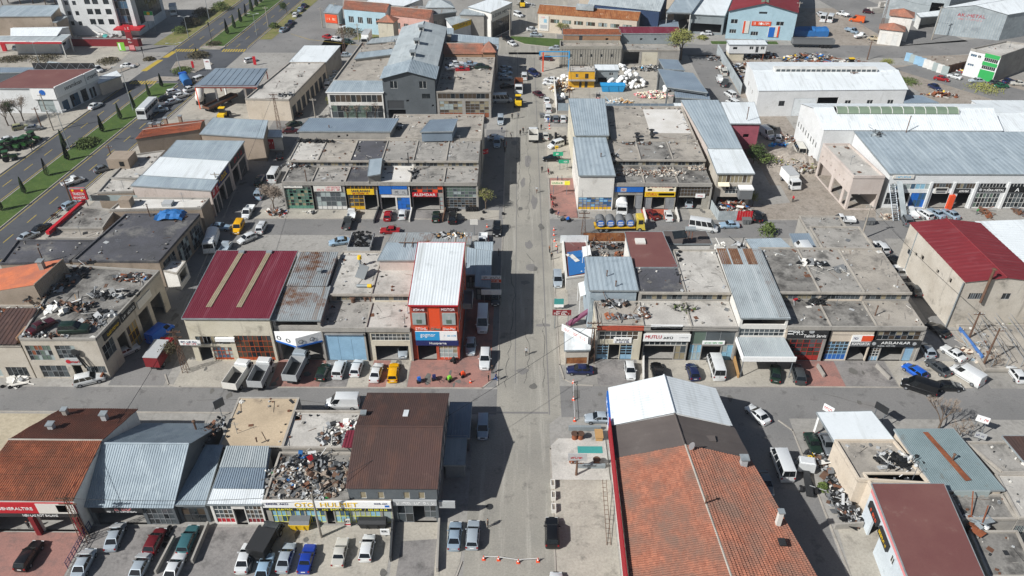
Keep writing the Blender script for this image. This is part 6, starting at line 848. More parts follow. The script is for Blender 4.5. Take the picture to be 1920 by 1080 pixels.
V = [  # region, tail x y, nose x y, type, colour, where
 ('S5',120,1020,225,885,'wagon','black','on the red paving before the tyre shop'),('S5',1090,925,1150,790,'wagon','teal','between the tyre heap and a low wall'),('S5',890,920,955,815,'hatch','dred','beside a heap of tyres'),
 ('S5',1010,1080,1065,975,'sedan','white','at the bottom edge below the teal estate'),('S6',35,1050,80,900,'sedan','white','left of the dark covered trailer'),('S6',150,1085,185,975,'sedan','lblue','behind the dark covered trailer at the bottom edge'),('S6',255,1060,320,885,'sedan','silver','with sunroof, left of the deep blue sedan'),
 ('S6',380,1060,430,900,'old','blue','in the lower forecourt'),('S6',575,1020,610,870,'old','offw','between the deep blue sedan and the white hatchback'),('S6',730,990,760,845,'hatch','white','in front of the car parts shop'),('S6',1230,920,1245,780,'sedan','bsilver','left of two at the corner below the brown roof'),('S6',1330,920,1350,765,'wagon','silver','right of two at the corner below the brown roof'),
 ('S6',1398,185,1395,305,'kombi','bsilver','driving in the shadow of the brown-roofed building'),('S6',690,105,525,105,'van','white','behind the car parts shop on the cross street'),('S7',326,905,328,785,'suv','black','stopped in the main road near the cones'),('S7',640,235,515,235,'sedan','silver','poking out from behind the blue sign'),('S7',350,1180,350,1085,'hatch','white','just leaving the bottom edge of the photo'),
 ('S8',225,205,140,130,'sedan','white','turning off the cross street by the white gable roof'),('S8',355,540,280,360,'minibus','white','parked in the alley beside the tile roof'),('S8',208,490,245,620,'sedan','grey','in the shadow of the tile-roofed hall'),('S8',465,280,525,385,'old','dgreen','stripped, with white bonnet, under the sheet canopy'),('S8',560,290,595,385,'sedan','grey','half hidden under the white sheet canopy'),
 ('S4',1330,950,1165,850,'van','white','long, at the corner of the right alley'),('S4',1085,1010,845,930,'van','black','with long roof, crossing the street corner'),('S4',1060,960,1220,965,'sedan','black','behind the long black van'),('S4',1130,890,1025,810,'sedan','dgrey','between the blue hatchback and the white van'),('S4',985,905,890,840,'hatch','bright','at the forecourt of the ARSLANLAR workshop'),('S4',1030,775,985,715,'hatch','silver','at the alley mouth beside the ARSLANLAR workshop'),('S4',1220,800,1120,735,'old','white','beside the lattice yard'),('S4',1575,930,1510,850,'hatch','white','cut by the right edge of the photo'),('S4',1115,650,1040,600,'sedan','black','in the dark alley shade'),('S4',970,420,895,350,'sedan','dgrey','under the wall of the red-roofed hall'),
 ('S4',875,310,815,250,'old','white','in the alley before the dark grey sedan'),('S4',840,225,770,190,'sedan','black','in the alley beside the white estate'),('S4',775,165,705,100,'wagon','white','with roof rack at the alley entrance'),('S4',690,145,640,120,'sedan','maroon','hidden behind the low flat store'),('S4',245,930,240,850,'suv','dgrey','on the red forecourt beside the canopy'),('S4',110,910,110,860,'sedan','dgreen','under the deep front canopy'),
 ('R8',450,765,315,750,'hatch','white','driving along the back street'),('R8',720,745,510,725,'pick','white','rear of two on the back street'),('R8',728,830,495,820,'pick','offw','nearer of two on the back street'),('R8',1130,710,1075,655,'pick','white','before the metal shop terrace'),('R8',1240,715,1160,665,'wagon','white','before the metal shop terrace'),('R8',1330,710,1250,665,'old','bsilver','before the metal shop terrace'),('R8',1445,722,1340,660,'sedan','bsilver','before the metal shop terrace'),('R8',1085,775,1060,695,'suv','grey','before the metal shop terrace'),
 ('R8',30,90,110,150,'van','white','in the dirt lane beside the warehouse'),('R8',150,170,150,115,'hatch','white','beside the van in the dirt lane'),('R8',30,90,130,70,'suv','black','at the lane end by the rose building'),('R8',310,265,290,205,'minibus','offw','old, beside the white warehouse wall'),('R8',0,730,20,690,'sedan','dgrey','at the fence of the white sheet house'),
 ('R7',240,160,245,100,'old','offw','stopped behind the tow truck'),('R7',365,180,265,210,'kombi','white','parked by the corner block on the main road'),('R7',330,290,240,295,'sedan','black','behind the green and white stall'),('R7',1045,725,985,665,'old','dred','on the orange-red forecourt'),('R7',1130,735,1125,672,'old','white','on the orange-red forecourt'),('R7',1290,775,1465,800,'minibus','white','with dark windows on the back street'),('R7',1640,765,1490,775,'old','lblue','by the grey and red fence panels'),('R7',1765,735,1760,680,'suv','black','beside the red fence panels'),('R7',1270,630,1270,580,'sedan','silver','inside the dark open bay'),
 ('R3',90,575,88,520,'kombi','white','in the shadow edge of the main road'),('R3',130,505,185,545,'suv','navy','driving in the far main road'),('R3',165,660,220,690,'old','maroon','driving in the middle of the main road'),('R3',320,600,225,590,'sedan','white','nearer of two beside the scrapyard gate'),('R3',320,575,240,565,'sedan','white','farther of two beside the scrapyard gate'),('R3',252,740,250,695,'sedan','white','first along the scrapyard side wall'),('R3',262,810,262,750,'kombi','white','second along the scrapyard side wall'),('R3',255,865,255,820,'old','white','left of three at the yard corner'),('R3',315,870,315,830,'hatch','grey','middle of three at the yard corner'),('R3',368,875,368,825,'hatch','white','right of three at the yard corner'),('R3',780,840,910,845,'van','white','tall, behind the sheet fence'),('R3',945,850,1060,852,'sedan','black','behind the flat roof by the sheet fence'),('R3',1100,850,1185,848,'old','white','at the end of the sheet fence'),('R3',780,855,650,850,'pick','white','laden, behind the flat roof'),
 ('R3',110,205,185,210,'sedan','white','beside the beige factory poster'),('R3',130,245,215,250,'sedan','silver','by the lawn near the beige factory'),('R3',345,345,280,340,'sedan','silver','by the concrete block at the lawn'),('R3',270,420,220,415,'sedan','maroon','below the blue gantry'),('R3',1440,240,1355,235,'hatch','white','near the pale blue factory fence'),('R3',1500,600,1490,540,'pick','white','in the lane by the sheet wall'),('R3',1535,540,1510,495,'kombi','offw','in the lane by the sheet wall'),('R3',1515,625,1550,570,'pick','dgrey','in the lane by the sheet wall'),('R3',1590,690,1550,665,'kombi','white','near the white factory corner'),('R3',1620,755,1555,720,'kombi','white','beside the small lean-to'),('R3',1680,800,1670,765,'van','beige','under the small lean-to'),
 ('R3',1740,900,1715,860,'sedan','white','by the white warehouse lane'),('R4',465,155,490,110,'minibus','white','left of two in the earth yard'),('R4',515,160,540,112,'minibus','white','right of two in the earth yard'),('R4',665,115,565,85,'pick','white','in the far earth yard'),('R4',770,150,665,135,'van','orange','painted with white top in the earth yard'),('R4',630,205,735,235,'pick','bsilver','with rails in the earth yard'),('R4',700,265,790,250,'pick','white','in the earth yard below the railed one'),('R4',900,290,790,265,'pick','beige','with grey rails near the substation'),('R4',1290,555,1368,570,'sedan','red','driving down the right diagonal road'),('R4',1235,600,1325,645,'sedan','navy','driving down the right diagonal road'),('R4',1470,560,1375,535,'old','white','broken, on the grass edge'),('R4',1640,580,1520,575,'sedan','silver','below the emerald workshop'),('R4',1760,590,1860,570,'sedan','navy','below the emerald workshop'),('R4',1700,620,1815,610,'old','mgreen','below the emerald workshop'),('R4',1670,600,1750,580,'sedan','dgrey','below the emerald workshop'),('R4',1925,600,1830,592,'old','offw','with yellow front at the right edge'),('R4',1515,230,1430,215,'hatch','white','parked before the ribbed metal hall'),('R4',1530,230,1625,238,'wagon','bsilver','parked before the ribbed metal hall'),('R4',1895,235,1945,215,'suv','white','at the far right edge on the road'),('R4',765,78,835,85,'hatch','maroon','by the concrete beam yard'),('R4',10,300,50,295,'hatch','bsilver','on the grass by the pale blue factory'),('R4',460,110,440,85,'hatch','white','beside the white minibuses'),
 ('R2',165,230,230,190,'sedan','bsilver','nearest in the row by the green verge'),('R2',205,200,255,165,'sedan','dgrey','second in the row by the green verge'),('R2',235,175,268,140,'sedan','navy','third in the row by the green verge'),('R2',270,120,300,85,'hatch','white','fourth in the row by the green verge'),('R2',300,80,340,50,'sedan','bsilver','fifth in the row by the green verge'),('R2',330,55,360,20,'sedan','navy','last in the row by the green verge'),('R2',570,185,640,195,'suv','white','by the blue-painted house'),('R2',640,200,695,203,'hatch','white','beside the SUV by the blue house'),('R2',490,258,550,268,'old','red','on the weedy kerb'),('R2',550,275,620,285,'hatch','white','on the weedy kerb'),('R2',635,295,690,300,'hatch','dgreen','on the weedy kerb'),('R2',610,395,685,390,'sedan','silver','by the white roof block'),('R2',490,570,560,545,'sedan','bsilver','along the cream workshop block'),('R2',530,530,610,520,'wagon','silver','along the cream workshop block'),('R2',480,595,540,575,'sedan','silver','along the cream workshop block'),('R2',515,640,520,585,'kombi','white','at the end of the cream workshop block'),('R2',200,940,300,935,'sedan','maroon','in the side street shade'),('R2',230,900,320,880,'sedan','dgreen','on the scrap at the lane corner'),('R2',1780,260,1835,295,'suv','black','by the round lawn'),('R2',1820,295,1870,325,'old','white','by the round lawn'),('R2',1865,95,1915,115,'kombi','white','by the lettered metal hall'),('R2',1660,190,1730,180,'hatch','white','before the lettered metal hall'),
 ('R2',1760,495,1830,480,'sedan','bsilver','in the shade of the car-roof hall, farthest'),('R2',1750,530,1840,515,'sedan','lblue','in the shade of the car-roof hall, middle'),('R2',1720,560,1870,555,'sedan','bsilver','in the shade of the car-roof hall, nearest'),('R2',1710,720,1825,715,'minibus','white','in the shade below the car-roof hall'),('R2',1770,620,1850,610,'sedan','black','deep in the shade of the car-roof hall'),('R2',1505,880,1505,830,'sedan','white','before the rusty glazed doors'),('R2',1620,880,1620,830,'hatch','white','under the white rails before the glazed doors'),('R2',1760,840,1762,890,'kombi','silver','driving out of the third street'),('R2',1680,990,1770,985,'sedan','white','parked in the shade beside the big flat roof'),('R2',1735,1000,1735,1055,'kombi','bsilver','before the white one beside the big flat roof'),
 ('R1',650,775,720,740,'sedan','white','on the highway pavement before the showroom'),('R1',870,470,970,470,'sedan','white','in the slip road near the tall lamp'),('R1',660,480,735,510,'pick','white','on the road behind the showroom'),('R1',1215,665,1285,650,'hatch','white','in the queue beside the median'),('R1',1270,695,1335,675,'sedan','white','in the queue beside the fuel canopy'),('R1',1160,710,1225,695,'sedan','black','in the queue beside the median'),('R1',1205,740,1285,715,'sedan','silver','in the queue ahead of the white bus'),('R1',1330,650,1410,625,'sedan','white','in the queue by the fuel canopy edge'),('R1',1410,580,1475,555,'kombi','white','behind the blue truck'),('R1',105,345,190,350,'suv','bsilver','fuelling under the canopy'),('R1',95,920,190,900,'hatch','olive','under the bare trees'),('R1',220,920,265,915,'sedan','grey','behind the bare trees'),('R1',20,1010,105,990,'sedan','white','among the green tractors'),('R1',1760,440,1845,420,'hatch','white','by the red banner at the junction'),('R1',1085,800,1200,780,'pick','bsilver','beside the white bus'),
 ('R5',470,325,580,285,'pick','white','driving on the highway'),('R5',700,225,780,200,'sedan','grey','parked by the concrete wall at the highway'),('R5',475,490,545,455,'hatch','bsilver','at the kerb below the billboard'),('R5',250,665,350,615,'sedan','black','at the highway kerb'),('R5',165,715,240,680,'sedan','silver','at the highway kerb'),('R5',1850,325,1890,270,'sedan','dgreen','in the shaded lane'),('R5',1850,430,1890,360,'kombi','bsilver','in the shaded lane'),('R5',1815,480,1755,575,'pick','white','coming down the side lane'),('R5',1510,630,1660,635,'sedan','lblue','beside the yellow van'),('R5',1740,590,1690,685,'kombi','yellow','in the side lane'),('R5',1900,610,1860,670,'hatch','white','beside the minibus lane'),('R5',1600,820,1650,745,'pick','silver','beside the white covered truck'),('R5',1835,690,1720,740,'hatch','white','stopped across the side lane'),
 ('R6',100,480,170,360,'minibus','white','in the side lane by the bare tree'),('R6',10,470,60,410,'sedan','navy','in the lane shade, upper'),('R6',10,590,50,510,'sedan','lblue','in the lane shade, lower'),('R6',30,830,35,755,'hatch','white','at the corner of the second street'),('R6',690,740,690,655,'pick','white','before the yellow workshop, front one'),('R6',650,800,670,715,'pick','dgrey','before the yellow workshop, rear one'),('R6',945,740,955,665,'hatch','red','before the blue workshop'),('R6',1050,730,1060,655,'hatch','white','before the blue workshop'),('R6',1040,810,890,810,'old','red','driving along the second street'),('R6',1295,745,1297,675,'old','dgreen','before the orange workshop'),('R6',1415,755,1420,680,'suv','black','before the stacked tyres'),('R6',1735,760,1735,850,'suv','black','facing the main road crossing'),('R6',1635,870,1630,905,'pick','white','by the metal lean-tos'),('R6',170,300,170,235,'sedan','black','in the side street below the red panel kiosk'),('R6',640,885,560,895,'sedan','lblue','behind the tyre trailer'),
 ('S1',830,720,990,640,'old','white','before the junk-roofed workshop side'),('S1',555,905,730,865,'suv','white','before the junk-roofed workshop front'),('S1',1090,610,1220,500,'van','bright','dull, parked behind the red box truck'),('S2',420,975,485,870,'hatch','dgreen','beside the grey tipper truck'),('S2',540,960,590,850,'kombi','white','second from the grey tipper truck'),('S2',655,950,705,840,'hatch','white','third from the grey tipper truck'),('S2',790,975,835,875,'sedan','white','left of the yellow estate car'),('S2',925,990,930,860,'wagon','yellow','beside the motor tillers'),('S2',995,740,995,800,'hatch','silver','in the mouth of the open garage'),('S2',1535,480,1525,690,'minibus','white','long, in the shade of the orange shop'),('S2',1447,690,1450,805,'sedan','silver','in the shade of the orange shop'),('S2',1550,760,1540,920,'suv','white','at the corner of the orange shop'),('S2',1620,400,1615,450,'hatch','dgrey','below the projecting white sign'),
 ('S3',545,985,370,975,'sedan','navy','at the corner before the kiosk'),('S3',790,915,805,1060,'hatch','white','facing the street by the pale blue doors'),('S3',995,1050,970,945,'suv','black','before the MUTLU AKU garage'),('S3',1245,1045,1195,940,'hatch','navy','between the black SUV and the minibus'),('S3',1400,1045,1350,880,'minibus','white','before the pale blue glazed front'),('S3',305,320,312,430,'kombi','silver','parked at the right kerb of the main road')]
for v in V: car(*v)
for v in (('S5',465,1065,530,935,'sedan','silver','with raised bonnet beside the blue railing'),('S5',665,910,705,770,'sedan','silver','with raised bonnet at the grey hall door'),('S5',800,1085,870,955,'sedan','silver','with raised bonnet below the dark red hatchback')): bonnet(car(*v))
# scrapped cars lying on roofs
for k,x0,y0,x1,y1,t,c,l,z in (('R2',1365,490,1455,475,'old','white','scrapped on the roof, front left',7.25),('R2',1400,460,1485,450,'old','white','scrapped on the roof, rear left',7.25),('R2',1500,460,1590,455,'old','bsilver','scrapped on the roof, rear right',7.25),('R2',1590,475,1660,475,'sedan','dgreen','scrapped on the roof, at its right end',7.25),('R2',1455,500,1520,495,'old','red','crushed scrap on the roof, half buried',6.8),('S1',240,530,350,470,'old','maroon','scrapped on the junk-covered roof',7.95),('S1',450,530,620,510,'suv','dgreen','scrapped on the junk-covered roof',7.95),('S4',310,190,240,115,'van','white','shell standing on the flat roof',6.4),('R8',580,130,640,120,'hatch','grey','scrapped behind the fence',0)): 
    car(k,x0,y0,x1,y1,t,c,l,z,'scrapped cars',skip=('wheel','headlight') if z else ())
# ---- lorries and special vehicles: built along +Y, nose at +Y
def lorry(k,x0,y0,x1,y1,name,label,cat,cabc='white',L=7.5,body='box',bodym='c_white',cabh=2.5,z=1.2,w=1.15,top='c_lgrey'):
    c,rz = heading(k,x0,y0,x1,y1,z); rt = root(name,(c.x,c.y,.02),label,cat,'lorries and work vehicles'); rt.rotation_euler = (0,0,rz); OFF[rt] = Vector()
    y1_ = L/2; cy = y1_-1.8
    cab = M().hexa([(-w,cy,.5),(w,cy,.5),(w,y1_,.5),(-w,y1_,.5),(-w*.95,cy,cabh),(w*.95,cy,cabh),(w*.92,y1_-.35,cabh),(-w*.92,y1_-.35,cabh)]).box(-w*.8,cy+.2,cabh,w*.8,y1_-.6,cabh+.12)
    o = obj('cab',cab,'p_'+cabc,rt); q = lambda s,a: (s*(w*.975+.012),a)
    obj('windscreen',M().face((w*.86,y1_-.135,cabh*.56),(-w*.86,y1_-.135,cabh*.56),(-w*.82,y1_-.31,cabh*.92),(w*.82,y1_-.31,cabh*.92)),'carglass',rt)
    for s in (-1,1):
        f = [(s*(w*.985+.012),y1_-1.5,cabh*.58),(s*(w*.975+.012),y1_-.5,cabh*.58),(s*(w*.955+.012),y1_-.55,cabh*.9),(s*(w*.96+.012),y1_-1.5,cabh*.9)]; obj('side_window',M().face(*(f if s > 0 else f[::-1])),'carglass',rt)
        obj('headlight',M().box(s*w*.75-.18,y1_-.02,.75,s*w*.75+.18,y1_+.03,.95),'lamp',rt); obj('mirror',M().obox((s*(w+.15),y1_-.4,cabh*.75),(.25,.1,.4)),'c_dark',rt)
    obj('chassis',M().box(-.45,-L/2,.55,.45,cy+.2,.85),'c_dark',rt); obj('bumper',M().box(-w,y1_-.1,.4,w,y1_+.06,.7),'p_'+cabc,rt)
    for y in ([y1_-1.1,-L/2+1.3] if L < 8 else [y1_-1.1,-L/2+1.2,-L/2+2.4]):
        for s in (-1,1): wh = obj('wheel',M().tube((s*(w-.3),y,.48),(s*(w+.01),y,.48),.48,n=14),'tyre',rt); obj('rim',M().tube((s*w,y,.48),(s*(w+.03),y,.48),.26,n=10),'rim',wh)
    if body == 'box': obj('box_body',M().box(-w-.05,-L/2,.9,w+.05,cy-.15,cabh+.7),bodym,rt); obj('roof_edge',M().box(-w-.08,-L/2-.03,cabh+.7,w+.08,cy-.12,cabh+.78),top,rt)
    if body == 'tip':
        H_ = .95+1.05; b = obj('tipper_bed',M().box(-w-.05,-L/2,.9,w+.05,cy-.2,1.02),'c_dark',rt)
        for a in ((-w-.05,-L/2,-w+.03,cy-.2),(w-.03,-L/2,w+.05,cy-.2),(-w+.03,-L/2,w-.03,-L/2+.08),(-w+.03,cy-.28,w-.03,cy-.2)): obj('side_board',M().box(a[0],a[1],1.02,a[2],a[3],H_+.3),bodym,rt)
    if body == 'tarp':
        n = 7; r = [[(math.cos(math.pi*i/n)*(w+.05),y,2.0+math.sin(math.pi*i/n)*.7) for i in range(n+1)]+[(-w-.05,y,.9),(w+.05,y,.9)] for y in (-L/2,cy-.15)]; obj('canvas_cover',M().loft(r),bodym,rt,40)
    return rt
lorry('S2',225,985,320,800,'tipper_truck','grey tipper truck with deep empty bed below the folded canopy','truck','silver',6.6,'tip','c_lgrey'); lorry('S1',1840,930,1920,770,'tipper_truck','pale dropside truck left of the grey tipper','truck','white',6,'tip','c_lgrey'); lorry('S1',1650,960,1780,770,'tipper_truck','white dropside truck with dark bed, leftmost of three','truck','white',6,'tip','c_offwhite')
lorry('S1',1100,790,1220,610,'box_truck','red and white box truck at the lane corner','truck','red',6.5,'box','c_darkred',2.2); lorry('R5',1550,640,1490,840,'covered_truck','white truck with rounded canvas cover in the side lane','truck','white',6.6,'tarp','c_white'); lorry('R8',195,400,285,500,'box_truck','white box truck in the rubble yard','truck','white',6.6,'box','c_white',2.3)
lorry('R3',50,575,48,665,'tipper_truck','white tipper truck with orange load in the shade','truck','white',7.5,'tip','rust'); lorry('R1',1360,615,1310,540,'cargo_truck','bright blue covered truck at the junction','truck','bright',7.5,'tarp','c_tarp',2.6); lorry('R4',640,490,480,490,'dump_truck','crimson dump truck in the machine yard','truck','pinkred',8.2,'tip','c_darkred',2.8)
lorry('R2',820,240,770,325,'box_truck','large white box truck at the weedy kerb','truck','white',8,'box','c_white',2.6); lorry('R1',1250,45,1248,110,'box_truck','small white truck on the far forecourt','truck','white',6.5,'box','c_white',2.4); lorry('S6',135,940,215,800,'covered_trailer','dark covered trailer in the lower forecourt','trailer','dgrey',5.4,'box','c_black',1.6,top='c_dark')
lorry('R7',785,600,790,665,'box_truck','white truck with domed roof at the blue-signed bay','truck','white',5.5,'tarp','c_white',2.2); lorry('R7',155,165,152,85,'tow_truck','white tow truck carrying orange gear on the main road','truck','white',5.8,'tip','c_offwhite',2.1)
lorry('S8',480,610,450,430,'stripped_truck','stripped truck chassis with white cab beside the scrap strip','truck','white',6.2,'none','c_white',2.1)
t = lorry('R7',597,770,950,765,'tanker_truck','yellow lorry with four round water tanks bearing blue emblems','truck','taxi',10.4,'none','c_white',3.1,1.3,1.22)
obj('flatbed',M().box(-1.25,-5.2,.9,1.25,3.2,1.1),'fr_yellow',t)
for i in range(4):
    y = -4.1+i*2.05; k = obj('tank',M().loft([[(x_,y+math.cos(a)*.98*(1 if abs(x_) < 1.1 else .9),2.15+math.sin(a)*1.02*(1 if abs(x_) < 1.1 else .9)) for a in [math.pi*2*j/14 for j in range(14)]] for x_ in (-1.2,-1.05,1.05,1.2)]),'c_mid',t,40)
    for s in (-1,1):
        F_ = Fr((s*1.205,y-.7*s),(s*1.205,y+.7*s),0); e = obj('emblem',M().tube((s*1.2,y,2.15),(s*1.23,y,2.15),.74,n=16),'c_blue',k); 
        F2 = Fr((s*1.24,y-.7*s),(s*1.24,y+.7*s),1.7); b_ = M(); fbox(b_,F2,.15,0,0,1.25,.2,.012); fbox(b_,F2,.2,.62,0,1.2,.78,.012); obj('emblem_band',b_,'c_white',k); text(k,F2,.2,.32,1.2,.55,'Buğdaylar','c_white',.01) if s > 0 else None
c,rz = heading('R1',1090,830,1040,735,1.5); t = root('coach',(c.x,c.y,.02),'white coach standing beside the grass median','bus','lorries and work vehicles'); t.rotation_euler = (0,0,0); OFF[t] = Vector()
obj('body',M().hexa([(-1.25,-4.6,.4),(1.25,-4.6,.4),(1.25,4.6,.4),(-1.25,4.6,.4),(-1.2,-4.5,3.1),(1.2,-4.5,3.1),(1.2,4.4,3.1),(-1.2,4.4,3.1)]).box(-1,-3.8,3.1,1,3.4,3.25),'p_white',t)
for s in (-1,1):
    for i in range(6): unit('side_window','carglass',t,(s*1.235,-3.7+i*1.45,2.2),(.03,1.3,.95))
    for y in (-2.9,3): obj('wheel',M().tube((s*1.0,y,.48),(s*1.28,y,.48),.48,n=12),'tyre',t)
unit('windscreen','carglass',t,(0,4.52,2),(2.2,.05,1.4)); unit('rear_window','carglass',t,(0,-4.57,2.2),(2,.05,1))
def tanklorry(k,x0,y0,x1,y1,label,mat,name='tank_trailer'):
    c,rz = heading(k,x0,y0,x1,y1,1.6); t = root(name,(c.x,c.y,.02),label,'trailer','lorries and work vehicles'); t.rotation_euler = (0,0,rz); OFF[t] = Vector()
    obj('tank',M().loft([[(math.cos(a)*1.15*s,y,2.1+math.sin(a)*1.1*s) for a in [math.pi*2*j/14 for j in range(14)]] for y,s in ((-4.4,.5),(-4.1,.9),(-3.8,1),(3.8,1),(4.1,.9),(4.4,.5))]),mat,t,40); obj('chassis',M().box(-.5,-4,.6,.5,4,1),'c_dark',t)
    for y in (-3,-1.8,2.6): [obj('wheel',M().tube((s*.85,y,.5),(s*1.2,y,.5),.5,n=12),'tyre',t) for s in (-1,1)]
tanklorry('R1',1440,730,1440,640,'white tanker trailer under the fuel canopy edge','c_offwhite')
def flat(k,x0,y0,x1,y1,label,mat,L=11,hgt=1.9,name='semi_trailer'):
    c,rz = heading(k,x0,y0,x1,y1,1.2); t = root(name,(c.x,c.y,.02),label,'trailer','lorries and work vehicles'); t.rotation_euler = (0,0,rz); OFF[t] = Vector(); h = L/2
    obj('bed',M().box(-1.2,-h,1,1.2,h,1.25),'c_dark',t)
    for a in ((-1.25,-h,-1.15,h),(1.15,-h,1.25,h),(-1.15,-h,1.15,-h+.1),(-1.15,h-.1,1.15,h)): obj('side_board',M().box(a[0],a[1],1.25,a[2],a[3],hgt),mat,t)
    for y in (-h+1.2,-h+2.5,-h+3.8): [obj('wheel',M().tube((s*.85,y,.5),(s*1.2,y,.5),.5,n=12),'tyre',t) for s in (-1,1)]
    obj('leg',M().box(-.9,h-2.6,0,.9,h-2.4,1),'c_dark',t)
flat('R4',535,315,260,310,'long dark semi-trailer with white rim beside the road','c_mid',13.4,2.7); flat('R1',1470,790,1700,680,'long beige dropside trailer standing under the fuel canopy','c_brown',11,1.8)
for k,a,b,l in (('R3',45,735,'yellow wheel loader in the shade of the main road'),('R3',75,30,'yellow digger beyond the lettered metal hall'),('R4',670,465,'yellow digger in the machine yard'),('R1',1605,825,'yellow loader beside the fuel canopy')):
    p = G(k,a,b,1); t = root('wheel_loader',(p.x,p.y,.02),l,'loader','lorries and work vehicles'); OFF[t] = Vector(); obj('body',M().box(-.9,-2,.7,.9,.6,1.7),'c_yellow',t); obj('cab',M().hexa([(-.75,-.6,1.7),(.75,-.6,1.7),(.75,.6,1.7),(-.75,.6,1.7),(-.65,-.5,2.9),(.65,-.5,2.9),(.65,.4,2.9),(-.65,.4,2.9)]),'carglass',t); obj('cab_roof',M().box(-.8,-.65,2.9,.8,.55,3.05),'c_yellow',t); obj('arm',M().tube((0,.6,1.4),(0,2.6,.8),.16),'c_yellow',t); obj('bucket',M().hexa([(-1.2,2.3,.2),(1.2,2.3,.2),(1.2,3.2,.1),(-1.2,3.2,.1),(-1.2,2.2,1.1),(1.2,2.2,1.1),(1.2,2.5,1.1),(-1.2,2.5,1.1)]),'c_dark',t)
    for s in (-1,1): [obj('wheel',M().tube((s*.7,y,.65),(s*1.15,y,.65),.65,n=12),'tyre',t) for y in (-1.3,1)]
# farm tractors on the dealer's lot
TR = None; n = 0
lab = ['farm tractor in the dealer lot, front row, first from the left','farm tractor in the dealer lot, front row, second','farm tractor in the dealer lot, front row, third','farm tractor in the dealer lot, front row, nearest the pavement','farm tractor in the dealer lot, rear row, first','farm tractor in the dealer lot, rear row, second','farm tractor in the dealer lot, rear row, nearest the pavement','farm tractor at the left edge behind the fence','farm tractor at the left edge, lowest']
for (k,a,b),l in zip((('R5',30,60),('R5',85,50),('R5',140,40),('R5',195,20),('R1',90,1050),('R1',180,1030),('R1',240,990),('R5',20,110),('R5',60,130)),lab):
    p = G(k,a,b,1); t = root('farm_tractor',(p.x,p.y,.03),'green '+l,'tractor','tractors at the dealer'); OFF[t] = Vector(); t.rotation_euler = (0,0,R(rnd.uniform(-110,-60)))
    obj('bonnet',M().hexa([(-.4,.2,.7),(.4,.2,.7),(.35,1.9,.8),(-.35,1.9,.8),(-.4,.2,1.5),(.4,.2,1.5),(.3,1.8,1.35),(-.3,1.8,1.35)]),'p_wgreen',t); obj('cab',M().box(-.6,-1,1.1,.6,.2,2.4),'carglass',t); obj('cab_roof',M().box(-.7,-1.1,2.4,.7,.3,2.55),'p_wgreen',t)
    for s in (-1,1): obj('rear_wheel',M().tube((s*.6,-.6,.75),(s*1,-.6,.75),.75,n=12),'tyre',t); obj('front_wheel',M().tube((s*.55,1.4,.42),(s*.85,1.4,.42),.42,n=10),'tyre',t); obj('fender',M().box(s*.8-.22,-1.2,1.5,s*.8+.22,0,1.58),'p_wgreen',t)

# ------------------------------------------------------------------ vegetation
REG.update(Q1=(900,100,4.695),Q2=(860,430,4.32))
def branches(m,p,d,L,r,depth,q,spread=.6,tips=None,n=4):
    e = p+d*L; m.tube(p,e,r,r*.62,n=n if depth > 1 else 3)
    if depth == 0: tips.append(e); return
    for i in range(q.choice((2,3,3)) if depth < 4 else 3):
        v = (d+Vector((q.uniform(-1,1),q.uniform(-1,1),q.uniform(-.25,.55)))*spread).normalized(); s = p.lerp(e,q.uniform(.62,1.0))
        branches(m,s,v,L*q.uniform(.6,.82),r*.55,depth-1,q,spread,tips,n)
def leaves(m,tips,q,per,rad,size):
    for t in tips:
        for i in range(per):
            c = t+Vector((q.gauss(0,rad),q.gauss(0,rad),q.gauss(0,rad*.8))); u = Vector((q.uniform(-1,1),q.uniform(-1,1),q.uniform(-1,1))).normalized()*size; v = u.orthogonal().normalized()*size*.7
            m.face(c-u,c+v,c+u,c-v)
def tree(k,x,y,h,label,seed,leaf=None,per=0,rad=.4,size=.16,depth=5,spread=.62,bark='bark',name='bare_tree',z=0):
    p = G(k,x,y,z); q = random.Random(seed); rt = root(name,(p.x,p.y,z),label,'tree',None); m = M(); tips = []
    branches(m,p,Vector((q.uniform(-.06,.06),q.uniform(-.06,.06),1)).normalized(),h*.3,h*.026,depth,q,spread,tips,5)
    obj('trunk',m,bark,rt)
    tw = M(); 
    for t in tips:
        for i in range(3): tw.tube(t,t+Vector((q.uniform(-.5,.5),q.uniform(-.5,.5),q.uniform(-.1,.6)))*h*.09,.018,.008,n=3)
    obj('twigs',tw,'twig',rt)
    if leaf: l = M(); leaves(l,tips,q,per,rad,size); obj('crown',l,leaf,rt)
    return rt
CYP = []
for s in (1,2,3):
    q = random.Random(s); m = M(); H_ = 4.6
    for i in range(900):
        t = q.random()**.8; r = .62*(1-t)**.75*(.35+.65*min(1,t*9))*q.uniform(.7,1.08); a = q.uniform(0,6.283); c = Vector((math.cos(a)*r,math.sin(a)*r,.25+t*(H_-.3))); u = Vector((math.cos(a)*.4+q.uniform(-.4,.4),math.sin(a)*.4+q.uniform(-.4,.4),1)).normalized()*.2; v = u.orthogonal().normalized()*.09
        m.face(c-u,c+v,c+u,c-v)
    me = m.mesh('crown'); me.materials.append(MATS['leaf_cyp']); t_ = M().tube((0,0,0),(0,0,3.6),.09,.03); mt = t_.mesh('trunk'); mt.materials.append(MATS['bark']); CYP.append((me,mt))
cy = [('R5',180,398),('R5',345,268),('R5',492,157),('R1',470,1072),('R1',742,952),('R1',870,862),('R1',965,782),('R1',1078,697),('R1',1168,627),('R1',1640,248),('R1',1690,206),('R1',1736,163),('R1',1776,124),('R1',1815,86),('R1',1850,50),('R1',1880,20),('R1',1418,400),('R5',10,520)]
od = ['ninth','eighth','seventh','sixth','fifth','fourth','third','second','first']
